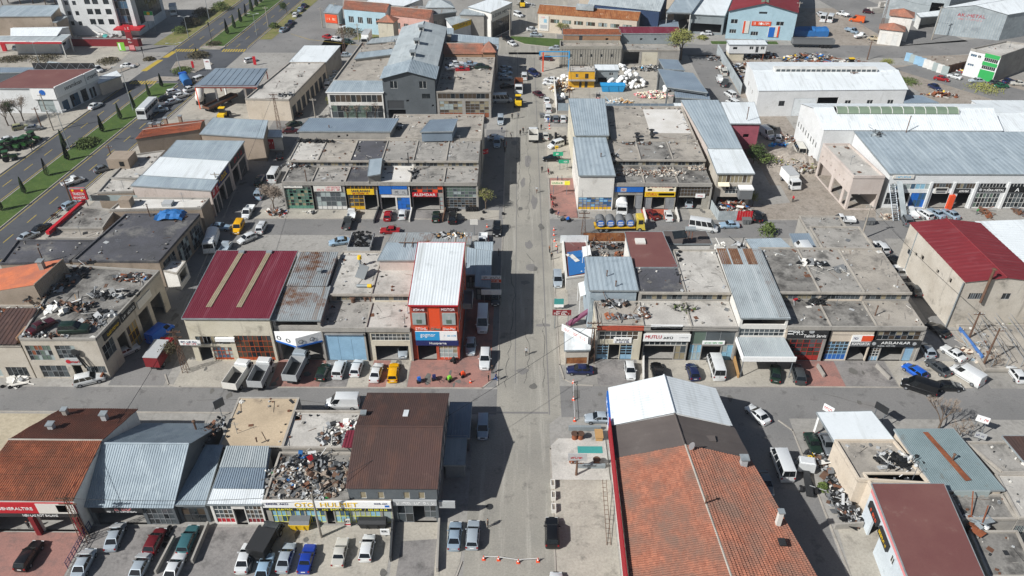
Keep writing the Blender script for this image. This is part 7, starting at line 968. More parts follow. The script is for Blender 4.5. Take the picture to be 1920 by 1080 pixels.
for i,(k,x,y) in enumerate(cy):
    p = G(k,x,y); l = f'narrow dark cypress in the median, {od[i]} below the junction' if i < 9 else f'narrow dark cypress in the upper median, {od[::-1][i-9]} above the junction' if i < 16 else ('small cypress in the junction island','narrow cypress in the median at the left edge')[i-16]
    s = .55 if i == 16 else rnd.uniform(.85,1.1)*(1.0 if i < 9 or i == 17 else 1.15); t = root('cypress_tree',(p.x,p.y,.1),l,'tree','median cypresses'); t.rotation_euler = (0,0,rnd.uniform(0,6)); t.scale = (s*rnd.uniform(.9,1.15),s,s)
    for nm,me in zip(('crown','trunk'),CYP[i % 3]): o = bpy.data.objects.new(nm,me); COL.objects.link(o); o.parent = t
def shrub(k,x,y,r,h,label,mat='leaf_bush',n=500,z=0,name='shrub',ry=None,cat='shrub'):
    p = G(k,x,y,z); q = random.Random(int(x*7+y)); m = M(); ry = ry or r
    for i in range(n):
        a = q.uniform(0,6.283); t = math.sqrt(q.random()); b = q.random()**.7; f = math.sqrt(max(0,1-b*b*.85)); c = Vector((p.x+math.cos(a)*r*t*f*q.uniform(.8,1.1),p.y+math.sin(a)*ry*t*f,z+.08+b*h*q.uniform(.75,1.1)))
        u = Vector((q.uniform(-1,1),q.uniform(-1,1),q.uniform(-.6,1))).normalized()*.2; v = u.orthogonal().normalized()*.13; m.face(c-u,c+v,c+u,c-v)
    for i in range(8): a = q.uniform(0,6.283); m.tube((p.x,p.y,z),(p.x+math.cos(a)*r*.7,p.y+math.sin(a)*ry*.7,z+h*.7),.03,.01,n=3)
    return single(name,m,mat,label,cat)
tree('R6',130,655,6.5,'grey bare tree at the corner of the second left street',11,'twig',26,.5,.1,5,.75); tree('R6',1655,660,6,'greenish young tree on the corner pavement',12,'leaf_will',5,.4,.1); tree('R3',1215,430,13,'large pale willow behind the scrapyard',13,'leaf_will',16,.8,.2,5,.75,name='willow_tree')
tree('R1',60,905,8,'leftmost of the bare trees before the showroom',14,'twig',8,.5,.1); tree('R1',170,870,7.5,'middle of the bare trees before the showroom',15,'twig',8,.5,.1); tree('R1',110,890,7,'bare tree close behind the other two by the showroom',16,'leaf_tree',6,.4,.12)
tree('S8',1195,262,7.5,'slender pale bare tree beside the cross street',17,None,0,.4,.1,5,.45); tree('S8',1310,310,4.5,'low dark bare tree right of the pale one',18,None,0,.4,.1,5,.8); tree('S1',1225,760,4,'small brownish tree behind the red box truck',19,'hedge',14,.4,.13,4,.7)
tree('R2',240,800,4.5,'light green small tree by the cream wall',20,'leaf_will',14,.4,.14,4,.7); tree('R2',560,830,6,'yellowish weeping tree at the third street',21,'leaf_will',12,.5,.12,5,.7)
for i,x in enumerate((660,730,800,860)): tree('R2',x,852,5.2,('first','second','third','fourth')[i]+' bare tree from the left before the white-banded building',30+i,None,0,.4,.1,5,.6)
tree('R3',360,245,5,'left bare tree before the beige factory',40,'leaf_will',4,.4,.12); tree('R3',480,235,7,'right bare tree before the beige factory',41,'leaf_will',5,.5,.12,5,.7); tree('R2',225,105,5,'green tree on the verge by the parked row',42,'leaf_tree',22,.45,.15,4,.7); tree('R4',930,520,5,'dry bushy tree on the verge behind the white factory',43,'leaf_will',8,.5,.13,5,.85); tree('S4',1400,860,4,'dry tangled bush by the lattice yard',44,None,0,.4,.1,5,.9); tree('R8',-30,330,5.5,'dark green tree in the gap beside the rose building',45,'leaf_tree',22,.5,.18,4,.8); tree('R7',1730,640,4,'dry shrub tree behind the red fence panels',46,'leaf_will',6,.4,.12,4,.8)
for i,(x,y) in enumerate(((60,20),(150,30),(240,25),(330,35),(400,30),(20,40))): tree('R1',x,y,8,('dense green tree at the top left edge, first','dense green tree at the top left edge, second','dense green tree at the top left edge, third','dense green tree at the top left edge, fourth','dense green tree at the top left edge, nearest the office block','dense green tree in the top left corner')[i],50+i,'leaf_tree',26,.7,.28,4,.8,name='broadleaf_tree')
for a in (('R8',70,840,2,2.4,'round green bush by the back street'),('R1',1430,410,4.2,1.3,'dark shrubs on the junction island','hedge',900),('R1',1310,515,3.6,.9,'green hedge on the lower traffic island','leaf_bush',700),('R1',780,445,4,.7,'brown hedge strip in the slip road island','hedge',700),('R1',1075,430,2,.7,'small brown hedge at the yellow hatching','hedge',400),('R1',1540,320,3,.6,'brown shrubs on the upper traffic island','hedge',400),('R1',630,1035,3.4,1.2,'long green shrub in the median above the lamp','leaf_bush',900),('R5',620,60,2.4,1.1,'low green shrub in the median below the lamp','leaf_bush',600),('R1',1380,180,4,2.4,'purple-brown shrubs along the highway verge','hedge',900),('R1',1460,110,4,2.4,'reddish shrubs farther along the highway verge','hedge',900),('R1',1590,70,4,2.6,'green-brown shrubs by the far forecourt','leaf_bush',900),('R1',1300,235,3,2,'green shrubs by the red tractor','leaf_bush',500),('R1',60,432,4,.6,'left planter hedge before the fuel station','hedge',500),('R1',150,428,4,.6,'second planter hedge before the fuel station','hedge',500),('R1',330,424,5,.6,'right planter hedge before the fuel station','hedge',600),('R2',690,240,6,1.8,'brown thicket on the weedy verge','hedge',1200),('R2',130,200,2,1.6,'green bush by the far highway fence','leaf_bush',400),('R3',1370,280,2,1,'yellowish bush by the far lane','leaf_will',400),('R4',180,270,2,1.6,'ivy-green bush in front of the pale blue factory','leaf_bush',400),('R8',40,300,3.5,1,'green weeds on the rubble mound','leaf_bush',600,1.4),('R4',1080,590,4,.6,'green weeds along the diagonal road, upper','leaf_bush',500),('R4',1640,640,6,.7,'green weeds along the diagonal road, lower','leaf_will',700),('S8',545,590,.8,.9,'weeds beside the scrap strip','leaf_bush',250)): shrub(*a)
# ------------------------------------------------------------------ poles, lamps, cables
def pole(k,x,y,h,kind,label,arm=1.6,face=0):
    p = G(k,x,y); rt = root({'lamp': 'street_lamp','conc': 'utility_pole','lat': 'lattice_pole','wood': 'utility_pole','sig': 'traffic_signal'}[kind],p,label,'street lamp' if kind == 'lamp' else 'pole'); c,s = math.cos(face),math.sin(face); d = Vector((c,s,0))
    if kind == 'lamp':
        obj('shaft',M().tube(p,p+Vector((0,0,h)),.13,.06,n=8),'galv',rt); obj('arm',M().tube(p+Vector((0,0,h)),p+d*arm+Vector((0,0,h+.3)),.05,n=6),'galv',rt); obj('lamp_head',M().obox(p+d*(arm+.3)+Vector((0,0,h+.32)),(.9,.32,.16),face),'c_lgrey',rt)
        obj('arm',M().tube(p+Vector((0,0,h)),p-d*arm+Vector((0,0,h+.3)),.05,n=6),'galv',rt); obj('lamp_head',M().obox(p-d*(arm+.3)+Vector((0,0,h+.32)),(.9,.32,.16),face),'c_lgrey',rt)
    elif kind == 'sig': obj('shaft',M().tube(p,p+Vector((0,0,h)),.08,n=6),'c_dark',rt); obj('signal_head',M().box(p.x-.18,p.y-.15,h-.1,p.x+.18,p.y+.15,h+.9),'c_black',rt)
    elif kind in ('conc','wood'):
        mt = 'pole_conc' if kind == 'conc' else 'pole_rust'; obj('shaft',M().tube(p,p+Vector((0,0,h)),.2,.11,n=8),mt,rt); obj('crossarm',M().obox(p+Vector((0,0,h-.5)),(1.8,.12,.12),face),mt,rt)
        for u in (-.8,-.3,.3,.8): obj('insulator',M().tube(p+d*u+Vector((0,0,h-.44)),p+d*u+Vector((0,0,h-.2)),.05,n=6),'c_lgrey',rt)
    else:
        m = M(); w = .42
        for a,b in ((-1,-1),(1,-1),(1,1),(-1,1)): m.tube(p+Vector((a*w,b*w,0)),p+Vector((a*.14,b*.14,h)),.05,.035,n=4)
        obj('legs',m,'pole_rust',rt)
        n = int(h/.9); br = M()
        for i in range(n):
            z0,z1 = h*i/n,h*(i+1)/n; f0,f1 = w+(.14-w)*i/n,w+(.14-w)*(i+1)/n; sg = 1 if i % 2 else -1
            for (a0,b0),(a1,b1) in (((-1,-1),(1,-1)),((1,-1),(1,1)),((1,1),(-1,1)),((-1,1),(-1,-1))):
                q0,q1 = ((a0,b0),(a1,b1)) if sg > 0 else ((a1,b1),(a0,b0)); br.tube(p+Vector((q0[0]*f0,q0[1]*f0,z0)),p+Vector((q1[0]*f1,q1[1]*f1,z1)),.03,n=3)
        o = obj('lattice',br,'pole_rust',rt); o['kind'] = 'stuff'
        for z in (h-.3,h-1.3): obj('crossarm',M().obox(p+Vector((0,0,z)),(2.2,.12,.12),face),'pole_rust',rt)
        for u in (-1,-.5,.5,1): obj('insulator',M().tube(p+d*u+Vector((0,0,h-.24)),p+d*u+Vector((0,0,h)),.06,n=6),'c_brown',rt)
    return p+Vector((0,0,h-.2))
T = {}
for nm,a in dict(a=('R1',960,797,12,'lamp','tall double-armed lamp in the median before the showroom',1.6,R(6)),b=('R1',505,1078,10,'lamp','tall lamp in the median below the showroom',1.6,R(6)),c=('R1',1305,530,9,'lamp','lamp on the lower traffic island',1.6,R(10)),d=('R1',385,940,10,'conc','concrete pole with lamp before the showroom',1,0),e=('R1',305,930,6,'wood','thin dark pole before the showroom'),f=('R1',1535,335,7,'sig','signal post at the upper island'),g_=('R1',1040,425,3,'sig','short signal post by the hatching'),h=('R1',1360,275,7,'lamp','lamp on the left verge above the junction',1.2,0),i=('R1',1510,150,9,'lamp','lamp farther up the left verge',1.2,0),j=('R1',1850,255,7,'lamp','lamp at the right of the upper carriageway',1.2,0),
  k=('R1',290,470,7,'lamp','lamp in front of the fuel station',1.,0),l=('R2',168,925,9.5,'lat','rusty lattice pole at the kiosk corner'),m=('R2',640,400,10,'lat','dark lattice pole by the white roof block'),n=('R2',432,875,6.5,'conc','pale pole in the third street'),o=('R4',882,240,13,'lat','rusty lattice pylon beside the substation'),p=('R4',1255,285,11,'conc','leaning concrete pole at the road bend'),q=('R4',260,250,11,'conc','white pole at the corner of the pale blue factory'),r=('R4',640,742,9,'lat','lattice pole with many arms before the white factory'),s=('S3',535,935,8.5,'lat','dark lattice pole beside the corner kiosk'),t=('S1',1340,832,8.5,'lat','lattice pole at the lane corner before the maroon hall'),u=('R7',512,850,5.5,'lat','short lattice pole behind the tanker truck'),v=('S6',487,862,8.5,'conc','concrete pole before the car parts shop',1,R(20)),w=('S5',512,870,8.5,'lat','lattice pole between the tyre shop and the grey hall'),x=('R8',745,880,8,'conc','dark pole beside the white pickups'),
  y=('R2',740,300,6,'conc','pole on the weedy verge'),z=('R2',795,235,6.5,'conc','pole by the blue-painted house'),aa=('R2',1828,260,9,'conc','pole at the lawn edge'),ab=('R2',480,200,7,'conc','pole at the curve of the far road'),ac=('R2',90,195,7,'conc','pole by the upper carriageway'),ad=('R2',575,160,7,'conc','pole beside the orange-fronted shed'),ae=('R3',410,560,6,'conc','pole at the yellow house corner'),af=('R3',408,815,6.5,'wood','thin dark pole at the scrapyard fence'),ag=('S4',1255,690,6,'wood','rusty pole at the lattice yard, left'),ah=('S4',1340,850,8,'wood','rusty pole at the lattice yard, right'),ai=('S7',456,545,3,'wood','short post of the terrace board'),aj=('R5',830,215,6,'wood','dark utility pole by the highway lots'),ak=('R5',510,440,5,'wood','utility pole beside the red billboard'),al=('R5',1600,480,8,'conc','pale pole in the lane before the blue-roofed workshop'),am=('S8',1320,760,3,'wood','thin lamp post on the low flat roof'),an=('R4',790,430,6,'wood','leaning dark pole by the machine yard')).items(): T[nm] = pole(*a)
def cable(a,b,label,sag=.8,r=.035):
    a,b = Vector(a),Vector(b); m = M(); P = [a.lerp(b,i/10)-Vector((0,0,sag*4*(i/10)*(1-i/10))) for i in range(11)]
    for p,q in zip(P,P[1:]): m.tube(p,q,r,n=3)
    single('overhead_cable',m,'c_dark',label,'cable')
for a,b,l in ((T['s'],T['u'],'cable from the kiosk lattice pole to the tanker corner'),(T['t'],T['l'],'cable up the side lane from the maroon hall corner'),(T['w'],T['v'],'cable over the lower forecourts'),(T['t'],T['w'],'cable from the lane corner to the tyre shop'),(T['v'],T['s'],'cable crossing the main road at the street corner'),(T['x'],T['ah'],'cable down the right alley'),(T['u'],T['ae'],'cable along the right side of the main road'),(T['d'],T['e'],'cable before the showroom'),(T['o'],T['p'],'cable from the pylon to the leaning pole'),(T['ah'],T['s'],'long cable along the right middle row')): cable(a,b,l)
# ------------------------------------------------------------------ people
def person_mesh(pose):
    v = {}; E_ = []; rad = {}
    def j(n,co,r,par=None):
        v[n] = co; rad[n] = r
        if par: E_.append((par,n))
    lean = .45 if pose == 'bend' else 0; st = .22 if pose == 'walk' else 0
    f = lambda z: lean*(z-.95)
    j('pel',(0,0,.95),.14); j('spn',(0,f(1.15),1.15),.135,'pel'); j('cst',(0,f(1.34),1.34),.155,'spn'); j('nck',(0,f(1.49),1.49),.06,'cst'); j('hd',(0,f(1.58)+.02,1.58),.085,'nck'); j('crn',(0,f(1.7)+.01,1.7),.085,'hd'); j('nose',(0,f(1.62)+.115,1.61),.015,'hd')
    for s,n in ((-1,'l'),(1,'r')):
        a = st*s
        j(n+'sh',(s*.185,f(1.42),1.42),.07,'cst'); j(n+'el',(s*.24,f(1.14)-.03-a*.4,1.14),.046,n+'sh'); j(n+'wr',(s*.25,f(.92)+.07-a*.6,.91),.032,n+'el'); j(n+'hn',(s*.25,f(.85)+.1-a*.65,.84),.036,n+'wr')
        for i,(dx,l) in enumerate(((-.028,.075),(-.009,.09),(.01,.085),(.028,.065))): j(n+'f%d' % i,(s*.25+dx*.4,f(.85)+.1-a*.65+dx,.84-l),.011,n+'hn')
        j(n+'th',(s*.215,f(.85)+.15-a*.65,.82),.013,n+'hn')
        j(n+'hp',(s*.095,0,.88),.105,'pel'); j(n+'kn',(s*.1,.03+a*.6,.49),.068,n+'hp'); j(n+'an',(s*.1,-.03+a*(.9 if a > 0 else 1.5),.09),.046,n+'kn'); j(n+'to',(s*.11,.12+a*(.9 if a > 0 else 1.5),.045),.042,n+'an')
    ks = list(v); me = bpy.data.meshes.new('body'); me.from_pydata([v[k] for k in ks],[(ks.index(a),ks.index(b)) for a,b in E_],[])
    o = bpy.data.objects.new('tmp',me); COL.objects.link(o); o.modifiers.new('skin','SKIN'); sub = o.modifiers.new('sub','SUBSURF'); sub.levels = 1
    for i,k in enumerate(ks): me.skin_vertices[0].data[i].radius = (rad[k],rad[k]*(.75 if k in ('cst','spn') else 1)); me.skin_vertices[0].data[i].use_root = k == 'pel'
    bpy.context.view_layer.update(); out = bpy.data.meshes.new_from_object(o.evaluated_get(bpy.context.evaluated_depsgraph_get())); bpy.data.objects.remove(o)
    for n in ('skin','hair','c_navy','c_dark','c_black'): out.materials.append(MATS[n])
    for p in out.polygons:
        z = p.center.z; x = abs(p.center.x); p.use_smooth = True
        p.material_index = (1 if (z > 1.66 or (z > 1.56 and p.center.y < f(z)-.01)) else 0) if z > 1.5 else (0 if x > .19 and z < .9 else 2 if z > .93 or (x > .19 and z > .86) else 3 if z > .1 else 4)
    return out
PM = {q: person_mesh(q) for q in ('stand','walk','bend')}
for k,x,y,pose,rz,top,leg,l in (('Q2',548,1020,'walk',180,'c_lgrey','c_dark','in a light grey top walking alone down the middle of the road'),('Q2',325,215,'stand',90,'c_dark','c_black','in dark clothes standing by the metal lean-tos'),('Q2',735,190,'stand',-60,'c_brown','c_dark','in brown at the right kerb, leftmost of three'),('Q2',800,195,'stand',90,'c_black','c_navy','in black nearest the tarpaulin yard wall'),('Q2',752,248,'stand',20,'c_dark','c_dark','in dark clothes, nearest of three at the right kerb'),('S2',1570,990,'stand',-90,'c_black','c_black','in black, lowest of three at the orange shop corner'),('S2',1595,935,'stand',180,'c_dark','c_black','in dark grey behind the white SUV'),('S2',1620,985,'walk',-90,'c_navy','c_blue','in navy, rightmost of three at the orange shop corner'),
  ('Q1',283,580,'stand',0,'c_dark','c_black','in dark clothes in the third street shade edge, left'),('Q1',338,572,'walk',0,'c_mid','c_dark','in grey at the third street shade edge, right'),('Q1',192,698,'walk',60,'c_navy','c_mid','in navy walking past the big flat roof'),('Q1',276,752,'bend',90,'c_navy','c_dark','bending forward near the shaded kerb'),('Q1',355,725,'stand',30,'c_dark','c_dark','in dark clothes, left of a pair on the main road'),('Q1',380,705,'stand',-30,'c_black','c_dark','in black, right of a pair on the main road'),('Q1',538,675,'stand',180,'c_dark','c_black','in dark clothes behind the tow truck'),('Q1',207,825,'stand',90,'c_black','c_black','in black at the shaded kerb, upper'),('Q1',232,830,'stand',-90,'c_darkred','c_dark','in dark red at the shaded kerb'),('Q1',218,875,'stand',0,'c_black','c_dark','in black at the shaded kerb, lowest'),('Q1',545,1050,'walk',180,'c_dark','c_dark','in dark clothes walking down the right road edge'),('Q1',600,615,'stand',180,'c_blue','c_navy','in blue between the parked white cars'),
  ('R7',178,545,'walk',180,'c_lgrey','c_brown','in a pale shirt walking beside the red pavement'),('R7',328,470,'stand',90,'c_navy','c_dark','in navy on the red corner pavement, left of a pair'),('R7',358,468,'stand',-90,'c_mid','c_dark','in grey on the red corner pavement, right of a pair'),('R7',330,725,'bend',-90,'c_navy','c_black','bending over at the pavement corner'),('R5',235,92,'walk',-90,'c_black','c_navy','in black on the highway pavement, left of a pair'),('R5',250,75,'walk',-90,'c_dark','c_dark','in dark grey on the highway pavement, right of a pair'),('S5',180,800,'stand',0,'c_dark','c_dark','in dark clothes at the tyre shop door'),('S6',1425,805,'stand',90,'c_black','c_black','in black beside the silver estate car'),('R8',253,610,'stand',120,'c_red','c_dark','in red in the rubble yard'),('R8',1575,700,'bend',180,'c_green','c_mid','in green bending over sacks by the metal shops')):
    p = G(k,x,y); o = bpy.data.objects.new('person',PM[pose]); COL.objects.link(o); o.location = (p.x,p.y,.13 if k == 'R7' and x > 300 else .03); o.rotation_euler = (0,0,R(rz)); o.scale = (1,1,1.0)
    for i,mt in ((2,top),(3,leg)): o.material_slots[i].link = 'OBJECT'; o.material_slots[i].material = MATS[mt]
    tag(o,'person '+l,'person','people in the street')

# ------------------------------------------------------------------ street furniture and loose things
cm = M(); cm.box(-.22,-.22,0,.22,.22,.05).tube((0,0,.05),(0,0,.28),.17,.12,n=10).tube((0,0,.44),(0,0,.78),.08,.03,n=10); CONE = cm.mesh('cone'); CONE.materials.append(MATS['c_orange'])
cb = M().tube((0,0,.28),(0,0,.44),.125,.085,n=10); BAND = cb.mesh('band'); BAND.materials.append(MATS['c_white'])
cones = [('S7',-37,992,'traffic cone at the bottom tape, far left'),('S7',42,995,'traffic cone at the bottom tape, left'),('S7',147,1010,'traffic cone at the bottom tape, middle'),('S7',252,1003,'traffic cone at the bottom tape, right'),('S7',440,52,'traffic cone on the corner tape, farthest'),('S7',441,142,'traffic cone on the corner tape, middle'),('S7',447,254,'traffic cone on the corner tape, nearest'),('S3',283,42,'traffic cone in the right kerb row, farthest'),('S3',283,76,'traffic cone in the right kerb row, second'),('S3',287,116,'traffic cone in the right kerb row, third'),('S3',300,152,'traffic cone in the right kerb row, nearest'),('S2',1448,998,'traffic cone at the corner of the red brick forecourt'),('R6',1664,790,'traffic cone by the black SUV, farther'),('R6',1668,860,'traffic cone by the black SUV, nearer'),('R6',1672,895,'traffic cone beside the lean-to pickup'),('Q1',610,635,'traffic cone by the parked white cars, farther'),('Q1',612,665,'traffic cone by the parked white cars, nearer')]
CP = []
for k,x,y,l in cones:
    p = G(k,x,y); t = root('traffic_cone',(p.x,p.y,.025),'orange '+l,'traffic cone','traffic cones'); CP.append(p)
    for n,me in (('cone_body',CONE),('white_band',BAND)): o = bpy.data.objects.new(n,me); COL.objects.link(o); o.parent = t
for i,j,l in ((0,1,'white barrier tape between the two leftmost bottom cones'),(1,2,'white barrier tape between the middle bottom cones'),(2,3,'white barrier tape between the right bottom cones'),(4,5,'white barrier tape between the far corner cones'),(5,6,'white barrier tape between the near corner cones'),(13,14,'orange barrier tape by the black SUV')):
    a,b = CP[i],CP[j]; d = (b-a).normalized(); n = Vector((-d.y,d.x,0))*.015; up = Vector((0,0,.62)); single('barrier_tape',M().hexa([a-n+up,b-n+up,b+n+up,a+n+up][::-1]+[v+Vector((0,0,.06)) for v in ([a-n+up,b-n+up,b+n+up,a+n+up][::-1])]),'c_white',l,'barrier tape')
for (x,y),l in zip(((331,600),(334,662),(336,728)),('farthest','middle','nearest')):
    p = G('S7',x,y); t = root('planter',(p.x,p.y,.03),f'white planter box at the yard edge, {l} of three','planter','planters'); q = .3
    for a in ((-.3,-.6,-.2,.6),(.2,-.6,.3,.6),(-.2,-.6,.2,-.5),(-.2,.5,.2,.6)): obj('side',M().box(p.x+a[0],p.y+a[1],.03,p.x+a[2],p.y+a[3],.7),'c_offwhite',t)
    obj('soil',M().box(p.x-.2,p.y-.5,.05,p.x+.2,p.y+.5,.58),'soil',t)
for (x,y),l in zip(((447,350),(478,350),(433,475),(563,488)),('left of two by the far terrace wall','right of two by the far terrace wall','at the near left of the terrace','at the near right of the terrace')):
    p = G('S7',x,y); t = root('oil_drum',(p.x,p.y,.16),'brown rusty drum '+l,'drum','drums'); obj('drum_body',M().tube((p.x,p.y,.16),(p.x,p.y,1.15),.42,n=14),'rust',t,40); obj('hoop',M().ring((p.x,p.y,.5),(0,0,1),.45,.4,.06,14).ring((p.x,p.y,.85),(0,0,1),.45,.4,.06,14),'fr_brown',t); obj('lid',M().tube((p.x,p.y,1.15),(p.x,p.y,1.19),.55,n=14),'fr_brown',t)
p = G('S7',575,345); t = root('picnic_table',(p.x,p.y,.16),'pale wooden table with benches on the terrace','table'); obj('table_top',M().box(p.x-.6,p.y-.9,.9,p.x+.6,p.y+.9,.97),'c_wood',t)
for s in (-1,1): obj('leg',M().box(p.x-.5,p.y+s*.7-.05,.16,p.x+.5,p.y+s*.7+.05,.9),'c_wood',t)
for l,a,b,h in (('grey low wall on the far side of the terrace',(415,302),(618,305),.8),('grey low wall on the near side of the terrace',(455,505),(632,500),.8)):
    a = G('S7',*a); b = G('S7',*b); single('low_wall',M().box(a.x,a.y-.2,.05,min(b.x,12.5),a.y+.2,h),'wall_mgrey',l,'wall')
a = G('S7',465,425,.17); b = G('S7',628,390,.17); single('green_mat',M().box(a.x,a.y,.165,12.4,b.y,.19),'c_teal','teal green mat laid across the terrace','mat')
p = G('S7',456,540); t = root('terrace_board',(p.x,p.y,.03),'pale board sign on a post above the terrace','sign'); obj('panel',M().box(p.x-1.3,p.y-.06,2.9,p.x+1.3,p.y+.06,4.2),'c_lgrey',t); f = Fr((p.x-1.3,p.y-.06),(p.x+1.3,p.y-.06),2.9); rough_text(t,f,.4,.4,2.2,.75,'c_red',.01)
p = G('S7',640,760); t = root('ladder',(12.1,66,0),'long rusty ladder leaning by the red fascia','ladder')
for x in (11.6,12.1): obj('rail',M().tube((x,62.6,.1),(x+.15,72,1.6),.04,n=5),'pole_rust',t)
for i in range(14): y = 62.9+i*.66; obj('rung',M().tube((11.62,y,.16+i*.105),(12.13,y,.16+i*.105),.03,n=4),'pole_rust',t)
# low dividing walls of the forecourts
for k,a,b,h,l,mt in (('S4',(355,850),(395,915),.7,'right of the red forecourt','wall_conc'),('S4',(705,850),(785,930),.7,'below the ARSLANLAR sign','wall_conc'),('R7',(945,670),(970,765),.8,'left of the orange-red forecourt','wall_white'),('R7',(1178,670),(1200,755),.8,'right of the orange-red forecourt','wall_white'),('R6',(885,665),(850,765),.8,'between yellow and blue workshops','fr_dark'),('R6',(1125,660),(1105,755),.8,'between blue and orange workshops','wall_white'),('R6',(1365,665),(1345,755),.8,'between orange and glazed workshops','pole_rust'),('S5',(1245,780),(1150,1010),.9,'right of the teal estate car','wall_conc'),('S5',(1555,800),(1490,1060),.9,'right of the patched shed forecourt','fr_dark'),('S5',(1040,860),(930,1070),.7,'left of the teal estate car','wall_conc'),('S6',(892,790),(880,1000),1.2,'right of the car parts shop forecourt','fr_dark'),('S6',(1152,770),(1140,1060),.9,'at the corner below the brown roof','wall_conc'),('S3',(885,890),(885,1060),.8,'left of the MUTLU AKU forecourt','wall_white'),('S3',(1490,890),(1525,1040),.9,'beside the canopy, of worn boards','c_wood'),('S8',(610,815),(768,805),1,'closing the scrap strip','wall_conc'),('S1',(820,780),(740,905),1.2,'of rusty sheet beside the white SUV','rust')):
    a = G(k,*a); b = G(k,*b); d = (b-a).normalized(); n = Vector((-d.y,d.x,0))*.13; single('dividing_wall',M().hexa([b-n,b+n,a+n,a-n][::1]+[v+Vector((0,0,h)) for v in (b-n,b+n,a+n,a-n)]),mt,'low dividing wall '+l,'wall','forecourt dividing walls')
a = G('S5',545,790); b = G('S5',405,1035); t = root('blue_railing',a,'dark blue railing along the tyre shop forecourt','railing')
for i in range(9): p = a.lerp(b,i/8); obj('post',M().tube(p,p+Vector((0,0,1.3)),.05,n=5),'c_navy',t)
for z in (.3,.8,1.25): obj('rail',M().tube(a+Vector((0,0,z)),b+Vector((0,0,z)),.04,n=5),'c_navy',t)
# bins and skips
def skip(k,x,y,w,d,h,mat,label,lid=None,rz=0,name='skip'):
    p = G(k,x,y); t = root(name,(p.x,p.y,.02),label,'skip'); t.rotation_euler = (0,0,rz); OFF[t] = Vector(); a,b = w/2,d/2
    obj('shell',M().hexa([(-a*.85,-b*.8,.1),(a*.85,-b*.8,.1),(a*.85,b*.8,.1),(-a*.85,b*.8,.1),(-a,-b,h),(a,-b,h),(a,b,h),(-a,b,h)]),mat,t); obj('rim',M().box(-a-.05,-b-.05,h-.1,a+.05,-b+.05,h+.04).box(-a-.05,b-.05,h-.1,a+.05,b+.05,h+.04).box(-a-.05,-b+.05,h-.1,-a+.05,b-.05,h+.04).box(a-.05,-b+.05,h-.1,a+.05,b-.05,h+.04),mat,t)
    if lid: obj('lid',M().hexa([(-a,-b,h+.04),(a,-b,h+.04),(a,b,h+.04),(-a,b,h+.04),(-a,-b*.4,h+.35),(a,-b*.4,h+.35),(a,b,h+.35),(-a,b,h+.35)]),lid,t)
    for s in (-1,1): obj('rib',M().box(s*a*.4-.06,-b-.06,.25,s*a*.4+.06,-b+.02,h-.1),mat,t)
skip('S6',375,805,2.6,1.4,1.2,'c_yellow','yellow waste bin with grey lid before the car parts shop','c_mid'); skip('R8',805,770,1.8,1.2,1.2,'c_mid','grey waste bin by the white pickups'); skip('R7',1685,765,1.8,1.2,1.2,'c_mid','grey waste bin before the red fence panels'); skip('R3',722,655,7,2.4,2,'c_cyan','blue open container full of white bags in the scrapyard'); skip('S6',780,800,3.6,1.2,1.1,'c_dark','dark steel chest before the car parts shop','c_dark'); skip('Q1',545,565,1.2,1.1,1.1,'c_mid','small grey bin at the main road beside the white cars')
# fence of grey and red sheets
t = root('sheet_fence',(48,146.5,0),'fence of grey sheets with a red end panel around the yard','fence')
a = G('R7',1425,660); b = G('R7',1480,745); c = G('R7',1615,745); e = G('R7',1725,745)
for s0,s1,n,mt in ((a,b,5,'metal_grey'),(b,c,8,'metal_grey'),(c,e,6,'c_red')):
    for i in range(n): p0 = s0.lerp(s1,i/n); p1 = s0.lerp(s1,(i+.94)/n); obj('sheet',M().corr(p0+Vector((0,0,.1)),p1+Vector((0,0,.1)),p1+Vector((0,.02,2.4)),p0+Vector((0,.02,2.4)),.25,.04),mt,t)
# sign posts and stalls
def board(k,x,y,w,h,z,mat,label,words=(),cat='sign',name='sign_post',rz=0):
    p = G(k,x,y); t = root(name,(p.x,p.y,0),label,cat); c,s = math.cos(rz)*w/2,math.sin(rz)*w/2; f = Fr((p.x-c,p.y-s),(p.x+c,p.y+s),z)
    for u in ((.15,.85) if w > 1.6 else (.5,)): obj('post',M().tube(f.p(w*u,-z,-.1),f.p(w*u,h,-.1),.07,n=6),'steel',t)
    sign(t,f,0,0,w,h,mat,words,-.03,.1,name='panel'); return t
board('S2',1590,400,3.6,1.5,2.6,'c_white','white and orange board on posts beside the orange shop',[('#',0,.05,1,.5,'c_orange'),('~',.12,.6,.92,.9,'c_mid'),('~',.1,.15,.9,.38,'c_white')]); board('S2',1590,470,3.6,1.1,2.2,'c_white','plain white board below the orange-striped one'); board('Q2',830,805,3.2,1.1,3,'c_darkred','dark red board with white letters at the right kerb',[('~',.08,.15,.92,.5,'c_white'),('~',.2,.62,.8,.85,'c_white')]); board('Q2',810,650,1.7,1.8,.6,'c_teal','teal and white board at the right kerb',[('#',0,0,1,.35,'c_white')])
board('R7',330,320,2.4,1,1.6,'wall_green','green and white stall board by the black car',[('~',.3,.3,.85,.7,'c_white')]); board('R7',370,380,2.4,.9,1.8,'wall_green','green and white stall with dark opening',[('~',.3,.3,.85,.7,'c_white')]); board('R7',320,262,.8,.7,1.4,'c_yellow','small yellow square sign by the corner block',[('#',.2,.35,.8,.6,'c_dark')]); board('R7',345,560,4.2,1,2.6,'c_cream','long cream and yellow banner board over the red pavement',[('#',.72,0,1,1,'c_lemon'),('~',.08,.3,.6,.7,'c_green')])
